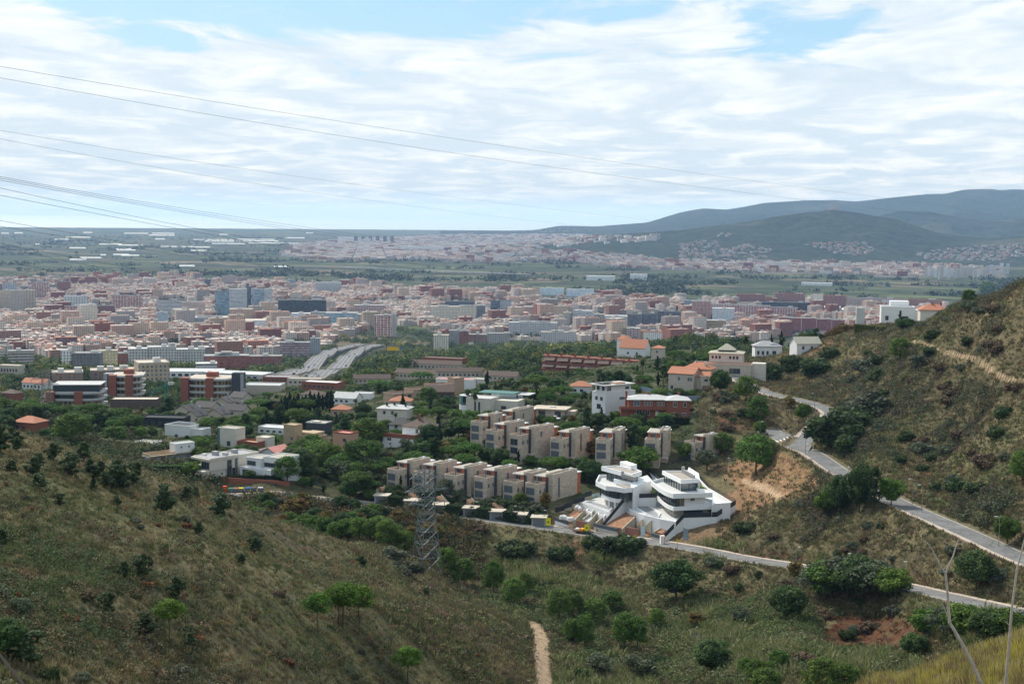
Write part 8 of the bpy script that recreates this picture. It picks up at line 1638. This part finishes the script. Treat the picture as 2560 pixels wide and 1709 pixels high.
KW = [('umbrella_pine',.24,(6,9.5)),('broad_tree',.22,(4.5,8)),('dark_pine',.10,(7,11)),('bright_tree',.12,(3.5,6)),('olive_tree',.09,(3.2,5)),('autumn_tree',.06,(3.5,6)),('cypress',.07,(5,9)),('conifer',.05,(6,9)),('palm_tree',.05,(6,9))]
zones = lambda px, D: ('in the gardens among the stone houses' if px > 940 and D < 560 else 'in the gardens around the left villas' if D < 600 else 'on the garden slopes left of centre' if px < 900 else 'on the garden slopes right of centre') if D < 760 else ('in the tree belt below the offices' if px < 900 else 'in the tree belt below the brick flats')
for D, x in acc:
    u = q.random(); c = 0
    for key, wt, (h0, h1) in KW:
        c += wt
        if u < c: break
    z = float(gz(x, D)); h = q.uniform(h0, h1); px = CX+x/D*F
    hw = h*.36
    for _ in range(3):
        if not hides(x, D, z, h, hw): break
        h *= .62; hw *= .62
    else:
        if D < 700: continue
        if hides(x, D, z, h, hw, .8): continue
    if h < 2.2: key = q.choice(['bright_tree', 'olive_tree', 'broad_tree'])
    if nind < 640: nind += 1; tree(key, Vector((x, D, z)), h, None, near_house(D, x), 1.15 if key not in ('cypress', 'palm_tree') else 1.0, parts=(D < 640)); 
    else: REST.append((x, D, z, h))
print('individual garden trees', nind, 'rest', len(REST), time.time()-T0)
R_ = np.array(REST); r = np.random.default_rng(5); rep = 5
hx = np.repeat(R_[:,0], rep)+r.normal(0, 1.7, len(R_)*rep); hy = np.repeat(R_[:,1], rep)+r.normal(0, 1.7, len(R_)*rep); hz_ = np.repeat(R_[:,2]+R_[:,3]*.45, rep)+r.random(len(R_)*rep)*np.repeat(R_[:,3], rep)*.35
tc = np.repeat(np.array([(.030,.055,.014),(.020,.040,.012),(.055,.085,.020),(.042,.060,.026),(.085,.090,.022),(.016,.030,.012)])[r.integers(0, 6, len(R_))], rep, 0)
clumps('garden_trees', hx, hy, hz_-1.2, np.repeat(R_[:,3], rep)*.30, tc*1.45, 34, .36, r, 'continuous belt of garden trees and pines between the houses', 1.0)
r, x, y, z = scatter(9000, -.42, -.18, 330, 620, 66); px, py = proj(x, y, z); m = near_fix(x, y, 2) & visible_cut(x, y, z, 4) & ((y < 520) | (px < 330)) & ((px < 560) | (y < 440)) & (y > np.interp(px, [0, 300, 600], [300, 320, 345]))
for ax, ay, ar in AVOID: m &= (np.abs(x-ax) > ar) | (np.abs(y-ay) > ar)
x, y, z = x[m], y[m], z[m]; tc = np.array([(.05,.08,.025),(.035,.06,.02),(.09,.10,.035),(.10,.08,.04)])[r.integers(0, 4, len(x))]
clumps('brush', x, y, z, .9+1.6*r.random(len(x)), tc, 50, .22, r, 'dense brush behind the crest of the near slope below the left houses', 1.1)
# beyond: woods down to the motorway and the city edge
W1 = [(-300,1100),(-300,880),(0,885),(300,915),(640,908),(700,860),(830,830),(1000,820),(1090,838),(1300,858),(1500,862),(1700,868),(1900,880),(1900,1000),(900,1000),(300,1060)]
r, x, y, z = scatter(20000, -.42, .2, 1150, 2900, 55); px, py = proj(x, y, z); m = inpoly(px, py, W1) | (y < 1850)
for ax, ay, ar in AVOID:
    if ay > 1000: m &= (np.abs(x-ax) > ar) | (np.abs(y-ay) > ar)
for a, b_, c, d_, D in VA[VA[:,4] > 900]: m &= ~((px > a-3) & (px < b_+3) & (y < D+3) & (y > D-420) & (py-9*F/y < d_-.30*(d_-c)))
m &= (fbm(x/45, y/45, 56, 3) > .36); x, y, z = x[m], y[m], z[m]
g_ = fbm(x/60, y/60, 58, 2); tc = np.array([(.030,.052,.014),(.022,.040,.012),(.06,.085,.020),(.045,.060,.024),(.19,.18,.03)])[np.clip((g_*7+r.random(len(x))*2-1.0).astype(int), 0, 4)]
clumps('wood', x, y, z+1.5, 3.0+2.6*r.random(len(x)), tc*1.4, 40, .30, r, 'woods and avenues between the hillside gardens and the city', 1.25)
# low garden planting
r, x, y, z = scatter(24000, -.36, .17, 470, 900, 57); px, py = proj(x, y, z); m = near_fix(x, y) & ~inpoly(px, py, VIL)
for ax, ay, ar in AVOID:
    if ay < 950: m &= (np.abs(x-ax) > ar*.8) | (np.abs(y-ay) > ar*.8)
m &= ~((px > 1700) & (y < 620) & (px > 1700+(y-480)*.7)) & (fbm(x/9, y/9, 59, 2) > .33) & ~((px < 330) & (y < 520)); x, y, z = x[m], y[m], z[m]
tc = np.array([(.030,.055,.015),(.022,.042,.014),(.06,.095,.022),(.05,.06,.03),(.10,.085,.04)])[r.integers(0, 5, len(x))]
clumps('garden_planting', x, y, z, .5+.9*r.random(len(x)), tc*1.4, 26, .30, r, 'low garden shrubs and lawns edges between the houses', .9)
q = random.Random(44)
for i in range(75):
    p = at(q.uniform(610, 1110), q.uniform(392, 437)); k_ = q.choice(['autumn_tree','autumn_tree','broad_tree','olive_tree','bright_tree'])
    if bool(near_fix(np.array([p.x]), np.array([p.y]), 2.5)[0]): tree(k_, p, q.uniform(2.6, 5.2), None, 'in the thicket between the near slope and the street', 1.25)
for i in range(16):
    px_ = q.uniform(-20, 560); py_ = float(np.interp(px_, [0,150,300,450,600], [1078,1122,1162,1217,1264]))+q.uniform(4, 60); T_('oak_bush', px_, py_, q.uniform(26, 56), 'dark oak bush standing along the crest of the near slope', q.uniform(1, 1.5), group='along the crest of the near slope')
for i in range(46):
    p = at(q.uniform(700, 945), q.uniform(456, 520)); k_ = q.choice(['umbrella_pine','dark_pine','umbrella_pine','broad_tree','olive_tree','bright_tree'])
    if free(p.x, p.y) and bool(near_fix(np.array([p.x]), np.array([p.y]), 2.5)[0]): tree(k_, p, q.uniform(5, 10) if i % 2 else q.uniform(3, 5), None, 'in the grove left of the first stone house', 1.2)
for k_, (a, D) in enumerate([(952,452),(1028,449),(1100,447),(1178,444),(1245,440),(1302,437)]):
    for j in range(13):
        p = at(a+8+j*4.8+q.uniform(-3, 3), D+3.6+(j % 4)*2.9)
        if not free(p.x, p.y, -2): continue
        bush(q.choice(['green_shrub','green_shrub','grey_shrub']), p, q.uniform(1.5, 3.2), 'garden shrub between the garages below the stone houses', 'garden shrubs below the stone houses', q.uniform(1, 1.5))
# brush on the near valley side left of the pylon, autumn tinted
r, x, y, z = scatter(4200, -.24, -.02, 385, 470, 61); px, py = proj(x, y, z); m = near_fix(x, y, 2) & (px < 1250) & (px > 560) & (y < np.interp(px, [560,700,900,1123,1269], [440,440,444,444,436])); x, y, z = x[m], y[m], z[m]
tc = np.array([(.05,.07,.022),(.085,.075,.028),(.12,.075,.035),(.035,.05,.02),(.10,.10,.03),(.09,.05,.03)])[np.clip((fbm(x/10, y/10, 62, 2)*7).astype(int)+r.integers(-1, 2, len(x)), 0, 5)]
clumps('brush', x, y, z, .8+1.7*r.random(len(x)), tc*.85, 66, .19, r, 'autumn tinted brush between the pines and the street', 1.1)
for i, (px, py, hp, k_, l) in enumerate([(2045,1488,84,'olive_tree','leftmost tree of the thicket hiding the lower street'),(2080,1496,100,'bright_tree','second tree of the thicket hiding the lower street'),(2118,1500,112,'olive_tree','third tree of the thicket hiding the lower street'),(2155,1503,118,'broad_tree','tallest tree of the thicket hiding the lower street'),(2192,1500,100,'olive_tree','fifth tree of the thicket hiding the lower street'),(2228,1494,78,'bright_tree','rightmost tree of the thicket hiding the lower street'),(1990,1447,46,'autumn_tree','brown bush at the edge of the lower street left of the thicket'),
 (2320,1590,70,'bright_tree','first green bush tree from the left below the street at the lower right'),(2370,1598,84,'olive_tree','second bush tree from the left below the street at the lower right'),(2420,1600,92,'bright_tree','third bush tree from the left below the street at the lower right'),(2470,1604,86,'broad_tree','fourth bush tree from the left below the street at the lower right'),(2515,1600,78,'bright_tree','fifth bush tree from the left below the street at the lower right'),(2560,1598,74,'olive_tree','sixth bush tree from the left below the street at the lower right'),(2285,1640,60,'broad_tree','dark bush tree right below the red earth cliff'),(1600,1700,70,'olive_tree','grey green tree at the bottom right of the earth path'),(1500,1690,60,'olive_tree','pale bushy tree at the bottom just right of the earth path'),(1780,1680,80,'broad_tree','dark tree at the bottom left of the bright pines'),(1850,1560,46,'olive_tree','grey bush tree on the valley floor left of the big dark bush'),(1740,1570,40,'autumn_tree','brownish bush tree on the valley floor below the dark tree')]): T_(k_, px, py, hp, l, 1.25, None, 190)
# single shrubs on the slopes
q = random.Random(31)
SHL = {'green_shrub': 'green', 'grey_shrub': 'grey leaved', 'brown_shrub': 'dry brown', 'rust_shrub': 'rust red withered'}
def shrubs(n, poly, keys, hr, where, dmin, dmax=900):
    xs, ys = [a for a, _ in poly], [b_ for _, b_ in poly]; k_ = 0
    while k_ < n:
        a, b_ = q.uniform(min(xs), max(xs)), q.uniform(min(ys), max(ys)); k_ += 1
        if not bool(inpoly(np.array(a), np.array(b_), poly)): continue
        p = hit(a, b_, dmin)
        if p.y > dmax or not bool(near_fix(np.array([p.x]), np.array([p.y]), 2.2)[0]): continue
        key = q.choice(keys); h = q.uniform(*hr); bush(key, p, h, f'{SHL[key]} shrub {where}', f'{SHL[key]} shrubs {where}', q.uniform(.9, 1.4))
shrubs(46, [(0,1150),(300,1190),(600,1300),(900,1400),(1150,1500),(1230,1640),(1200,1709),(0,1709)], ['green_shrub','grey_shrub','rust_shrub','rust_shrub','brown_shrub'], (.6,1.2), 'standing out of the grass of the near slope', 90)
shrubs(70, [(1260,1500),(1300,1400),(1600,1390),(1900,1420),(2250,1500),(2500,1560),(2300,1640),(1900,1700),(1500,1709),(1300,1700)], ['green_shrub','grey_shrub','brown_shrub','green_shrub'], (1.2,2.6), 'in the valley below the street', 200)
shrubs(90, [(2080,880),(2200,850),(2400,790),(2560,760),(2560,1340),(2400,1270),(2200,1160),(2100,1090),(2110,1030),(2040,960)], ['green_shrub','grey_shrub','brown_shrub','grey_shrub','green_shrub'], (1.6,3.6), 'on the right hillside above the road', 290)
shrubs(36, [(1850,1300),(1950,1260),(2080,1230),(2300,1350),(2540,1440),(2500,1490),(2250,1430),(1950,1370)], ['green_shrub','grey_shrub','brown_shrub'], (1.0,2.2), 'on the bank between the two roads', 290)
shrubs(34, [(1655,1050),(1710,935),(1790,925),(1850,955),(1880,1040),(1850,1075),(1790,1095),(1690,1070)], ['green_shrub','brown_shrub','grey_shrub','brown_shrub'], (1.4,3.2), 'on the bank between the brick house and the road bend', 430)
for (px, py, hp, key, l) in [(1978,928,40,'green_shrub','large dark green bush at the foot of the right hill by the brown wall'),(2039,935,44,'green_shrub','second large green bush at the foot of the right hill'),(2075,896,30,'green_shrub','green bush on the saddle of the right hill'),(2165,928,36,'grey_shrub','grey green bush in the middle of the right slope'),(2195,950,28,'green_shrub','bush right of the grey green one on the slope'),(2201,912,28,'green_shrub','dark bush left of the spreading pine'),(1920,948,42,'green_shrub','dark bush below the terrace of the cream villa'),(1010,1440,44,'grey_shrub','grey bush right at the pylon foot'),(981,1398,32,'grey_shrub','rounded grey bush left of the pylon foot'),(2090,1105,80,'green_shrub','broad dark bush right of the road junction'),(2130,1070,60,'green_shrub','green bush mass above the junction'),(2180,1040,60,'grey_shrub','grey green bush mass higher above the junction'),(2120,1125,40,'green_shrub','bush at the kerb right of the junction'),(1860,1330,30,'green_shrub','yellowish bush on the earth right of the toilet'),(1400,1400,40,'green_shrub','round green bush on the bank below the white front wall'),(1200,1330,24,'brown_shrub','brown bush at the road edge below the stone houses'),(1290,1395,50,'green_shrub','large round bush right of the pylon in the valley'),(1480,1370,34,'green_shrub','bush in front of the black pickup'),(1520,1380,40,'green_shrub','tall bush below the person on the street'),(1570,1375,44,'green_shrub','tall bush below the right garage')]:
    p = hit(px, py, 250); bush(key, p, hp/F*p.y, l, None, 1.25)
hedge(at(2143, 655), at(2212, 640), 3, 4.5, 'tall yellow green ivy hedge on the ridge left of the white villa', (.11,.13,.02))
for i in range(14): p = at(2010+i*11, 720+(i % 3)*6); tree(q.choice(['broad_tree','autumn_tree','dark_pine']), p, q.uniform(5, 8), None, 'in the belt on the saddle left of the ridge villas', 1.3)
print('trees', NTREE, time.time()-T0)
# ---------------------------------------------------------------- pylons, wires, cranes, stalks
GALV = mat('galvanised', (.15,.175,.185), .55, metal=.3)
def pylon(px, D, h, yaw, label, m, arms=((.93, 3.6, .55), (.80, 4.9, .7), (.67, 3.9, .6)), py=None):
    p = at(px, D) if py is None else P(px, py, D); T = thing('electricity_pylon', label, 'pylon', p, yaw); lv = [0, .13, .27, .39, .49, .57, .65, .72, .80, .87, .94, 1.0]
    def hw(f): return 3.1 + (1.55-3.1)*min(1, f/.60)
    def cor(f): w_ = hw(f); return [Vector((sx*w_, sy*w_, f*h-(.8 if f == 0 else 0))) for sx, sy in ((-1,-1),(1,-1),(1,1),(-1,1))]
    for i in range(4):
        MB().pipe([cor(f)[i] for f in (0, .6, 1.0)], .13, 5).build('leg', m, T)
    b = MB()
    for a, c in zip(lv[:-1], lv[1:]):
        A, B = cor(a), cor(c)
        for i in range(4): j = (i+1) % 4; b.tube(A[i], B[j], .065, 4); b.tube(A[j], B[i], .065, 4) if (int(a*100)+i) % 2 == 0 or a < .3 else None; b.tube(B[i], B[j], .075, 4)
    b.build('bracing', m, T)
    for f, L, dz in arms:
        z = f*h
        for sx in (-1, 1):
            b = MB(); w_ = hw(f); tip = Vector((sx*(w_+L), 0, z))
            for sy in (-1, 1): b.tube((sx*w_, sy*w_, z), tip, .09, 4); b.tube((sx*w_, sy*w_, z+dz*2.2), tip, .075, 4)
            for k_ in (.33, .66): b.tube(Vector((sx*w_, -w_, z)).lerp(tip, k_), Vector((sx*w_, w_, z)).lerp(tip, k_), .05, 4)
            b.build('cross_arm', m, T); MB().tube(tip, tip-Vector((0,0,1.5)), .09, 6).build('insulator', mat('insulator', (.12,.10,.09), .4), T)
    for sx in (-1, 1): MB().tube((sx*hw(1), 0, h), (sx*(hw(1)+.6), 0, h+1.8), .07, 4).build('earth_peak', m, T)
    return T
pylon(1068, 372, 26.5, math.radians(32), 'grey steel lattice pylon in front of the stone houses', GALV)
pylon(108, 640, 20, .5, 'smaller brownish lattice pylon among trees at the left', mat('old_steel', (.16,.15,.14), .7))
WIRE = mat('wire', (.09,.10,.11), .5)
def wire(pts, D0, D1, label, r_=.022, grp='overhead power lines'):
    xs, ys = np.array([a for a, _ in pts], float), np.array([b_ for _, b_ in pts], float); co = np.polyfit(xs, ys, min(2, len(pts)-1)); x0, x1 = xs[0]-(160 if xs[0] < 5 else 0), xs[-1]+(120 if xs[-1] > 2550 else 0); n = 26; b = MB(); L = []
    for i in range(n+1):
        f = i/n; px = x0+(x1-x0)*f; D = 1/((1-f)/D0+f/D1); L.append((P(px, float(np.polyval(co, px)), D), D))
    for (a, da), (c, dc) in zip(L[:-1], L[1:]): b.tube(a, c, r_, 4, 0, r_)
    b.build('power_line', WIRE, label=label, cat='power line', group=grp)
SKYW = [([(0,166),(1280,368),(2190,492),(2400,519)],'highest power line crossing the whole sky'),([(0,195),(1280,402),(1990,500),(2560,560)],'second power line crossing the sky'),([(0,326),(1280,511),(1680,556)],'third power line crossing the sky'),([(0,347),(1280,546),(1460,566)],'fourth power line crossing the sky'),
 ([(0,442),(430,515),(861,583),(1260,632)],'upper line of the twin bundle over the sea'),([(0,446),(430,520),(861,590),(1260,641)],'second line of the twin bundle over the sea'),([(0,451),(380,516),(861,596),(1260,652)],'third line of the bundle over the sea'),([(0,470),(485,569),(860,634),(1350,700)],'dark line crossing the coast'),([(0,489),(643,600),(860,650),(1500,742)],'darkest line crossing coast and plain'),([(0,551),(322,608),(769,679),(1150,735)],'line crossing the fields'),([(0,566),(340,619),(700,678),(1000,722)],'line just below the one crossing the fields'),([(0,608),(366,676),(860,748)],'line crossing the edge of the city'),([(0,618),(366,690),(860,768)],'second line crossing the edge of the city'),([(0,653),(400,722),(900,806)],'line crossing the near city blocks'),([(0,677),(400,748),(860,830)],'lowest line crossing the city blocks')]
for k_, (a, l) in enumerate(SKYW): wire(a, 95 if k_ < 4 else 80, 330 if k_ < 4 else 420, l, .011 if k_ in (2, 3) else .015)
for k_, (a, l) in enumerate([([(1500,884),(1800,923),(2200,967),(2560,994)],'upper line of the set crossing the right hill'),([(1500,890),(1800,930),(2200,979),(2560,1007)],'second line of the set crossing the right hill'),([(1500,930),(1800,977),(2160,1025),(2560,1052)],'third line of the set crossing the right hill'),([(1500,945),(1800,998),(2160,1043),(2560,1075)],'lowest line of the set crossing the right hill'),([(1900,812),(2200,852),(2560,884)],'upper line near the crest of the right hill'),([(1900,819),(2200,861),(2560,897)],'lower line near the crest of the right hill'),([(1740,1322),(2100,1373),(2560,1422)],'upper line above the lower street'),([(1740,1346),(2100,1395),(2560,1452)],'lower line above the lower street'),([(1110,1172),(1420,1218),(1800,1262)],'line leaving the pylon towards the villas')]): wire(a, 330, 270, l, .014, 'power lines over the right hill')
def crane(px, py, D, h, jib, yaw, tilt, label, m):
    p = P(px, py, D) if py else at(px, D); T = thing('tower_crane', label, 'crane', p, yaw); b = MB(); w_ = .8; n = int(h/2)
    for sx, sy in ((-1,-1),(1,-1),(1,1),(-1,1)): b.tube((sx*w_, sy*w_, -3), (sx*w_, sy*w_, h), .12, 4)
    for i in range(n):
        z0, z1 = i*h/n, (i+1)*h/n; b.tube((-w_,-w_,z0), (w_,-w_,z1), .08, 4).tube((w_,w_,z0), (-w_,w_,z1), .08, 4).tube((-w_,w_,z0), (-w_,-w_,z1), .08, 4)
    b.build('mast', m, T); b = MB(); e = Vector((jib*math.cos(tilt), 0, jib*math.sin(tilt)))
    for oy, oz in ((-.6,0),(.6,0),(0,1.1)): b.tube((0,oy,h+oz), e+Vector((0,oy,h+oz)), .1, 4)
    for i in range(int(jib/2)):
        a, c = e*(i*2/jib), e*((i+1)*2/jib); b.tube(a+Vector((0,-.6,h)), c+Vector((0,0,h+1.1)), .06, 4).tube(a+Vector((0,.6,h)), c+Vector((0,0,h+1.1)), .06, 4)
    b.build('jib', m, T); MB().tube((0,0,h), (0,0,h+3), .2, 4).tube((0,0,h+3), e*.8+Vector((0,0,h+1)), .05, 4).build('top_mast', m, T); MB().box(-4,-1,-.7,.7,h-.3,h+1.2).build('counterweight', wmat('palegrey'), T); return T
TEAL = mat('crane_teal', (.04,.22,.20), .5)
crane(417, 1036, 790, 17, 11, math.radians(200), math.radians(-32), 'blue green crane with lowered jib between the round offices', TEAL)
crane(1186, 941, 960, 22, 9, math.radians(8), 0, 'tall narrow green crane mast above the middle gardens', mat('crane_green', (.03,.17,.09), .5))
T = thing('mobile_crane', 'dark boom of a mobile crane behind the building site', 'crane', P(426, 1130, 500)); b = MB(); b.tube((0,0,-3), (-1.7,0,3.4), .22, 6); b.build('boom', mat('boom_dark', (.03,.03,.035), .5), T); MB().tube((-1.7,0,3.4), (-2.9,0,6.4), .16, 6).build('boom_tip', mat('boom_red', (.16,.05,.04), .6), T)
T = thing('lighting_pole', 'tall slim pole with antennae standing right of the brick house', 'pole', at(1779, 522)); MB().tube((0,0,-1), (0,0,14.5), .16, 8, r1=.1).build('pole', mat('lamp_metal', (.2,.2,.2)), T)
T = thing('lighting_pole', 'thin pole on the roof side of the white cube house', 'pole', at(1505, 575)); MB().tube((0,0,-1), (0,0,13), .08, 6).build('pole', mat('lamp_metal', (.2,.2,.2)), T)
for i in range(13):
    pl = lanes[0]; a = pl[min(len(pl)-2, 2+i*4)]; c = pl[min(len(pl)-1, 3+i*4)]; d = (c-a).normalized(); s_ = Vector((-d.y, d.x, 0))*10.5; T = thing('motorway_lamp', 'tall curved lamp post along the far side of the motorway', 'street lamp', a+s_-Vector((0,0,2)), 0, 'lamp posts along the motorway')
    MB().pipe([(0,0,-1),(0,0,11),(.5,0,12),(2.4,0,12.4)], .14, 5, r1=.09).build('pole', mat('lamp_metal', (.2,.2,.2)), T)
def board(px, py, D, w_, h, hp, m, label):
    p = P(px, py, D); T = thing('road_board', label, 'sign', p); MB().box(-w_/2, w_/2, -.1, .1, 0, h).build('board', m, T); MB().tube((-w_*.3,.2,-hp), (-w_*.3,.2,h), .15, 5).tube((w_*.3,.2,-hp), (w_*.3,.2,h), .15, 5).build('posts', mat('lamp_metal', (.2,.2,.2)), T); return T
board(983, 876, 1420, 12, 3.6, 12, mat('board_yellow', (.72,.42,.01), .5), 'long yellow board on the building beside the motorway'); board(733, 947, 1130, 4, 2.9, 7, mat('board_blue', (.01,.16,.5), .5), 'blue motorway sign at the lower end of the carriageways'); board(1000, 874, 1440, 2.6, 2.6, 10, mat('board_blue', (.01,.16,.5)), 'small blue sign right of the yellow board')
def text(s, size, loc, m, parent, rx=math.pi/2):
    cu_ = bpy.data.curves.new('lettering', 'FONT'); cu_.body = s; cu_.size = size; cu_.extrude = .01; cu_.align_x = 'CENTER'; o = bpy.data.objects.new('lettering', cu_); o.location = loc; o.rotation_euler.x = rx; cu_.materials.append(m); return link(o, parent)
# viaduct across the plain
T = thing('viaduct', 'long pale railway viaduct crossing the plain', 'viaduct', (0,0,0)); a, c = hit(858, 674, 3000), hit(1325, 693, 3000); e = c-a; n_ = Vector((-e.y, e.x, 0)).normalized()*11
MB().prism([(a.x,a.y),(c.x,c.y),(c.x+n_.x,c.y+n_.y),(a.x+n_.x,a.y+n_.y)], 9, 12).build('deck', mat('viaduct_conc', (.42,.42,.41), .8), T)
for i in range(22): p = a.lerp(c, (i+.5)/22)+n_*.5; MB().box(p.x-1.5,p.x+1.5,p.y-2,p.y+2,-1,8.99).build('pier', mat('viaduct_conc', (.4,.4,.4)), T)
# dry stalks in front of the camera on the knoll
STK = mat('dry_stalk', (.34,.28,.23), .8, .25, 30)
def stalk(pts, D, r0, r1, b=None): b = b or MB(); return b.pipe([P(a, c, D) for a, c in pts], r0, 7, r1=r1)
T = thing('dry_stalk', 'tall bare forked stalk at the lower right', 'plant', (0,0,0))
stalk([(2520,2760),(2500,2200),(2478,1850),(2453,1709),(2430,1655),(2402,1603),(2386,1575),(2374,1556),(2372,1530),(2370,1505),(2368,1470),(2364,1433)], 13, .022, .0105).build('stem', STK, T)
stalk([(2364,1433),(2372,1412),(2383,1389),(2391,1362),(2397,1345)], 13, .009, .004).build('twig', STK, T); stalk([(2364,1433),(2352,1415),(2340,1392),(2328,1368),(2318,1357),(2309,1350)], 13, .008, .003).build('twig', STK, T); stalk([(2370,1540),(2362,1522),(2354,1508),(2338,1492)], 13, .006, .002).build('twig', STK, T)
T = thing('dry_stalk', 'straight bare stalk cut by the right edge', 'plant', (0,0,0)); stalk([(2480,2760),(2498,2000),(2514,1709),(2520,1640),(2526,1565),(2530,1517),(2537,1465),(2542,1424),(2552,1385),(2561,1350),(2575,1300)], 13, .016, .006).build('stem', STK, T); stalk([(2526,1565),(2518,1556),(2512,1550)], 13, .006, .003).build('twig', STK, T)
T = thing('dry_stalk', 'dark bent twig in the lower left corner', 'plant', (0,0,0)); stalk([(-140,1400),(-60,1530),(0,1636),(25,1668),(58,1709),(90,1760),(150,1900),(210,2300),(230,2700)], 9, .007, .014).build('stem', mat('dark_stalk', (.10,.075,.06), .9), T)
print('done', time.time()-T0)
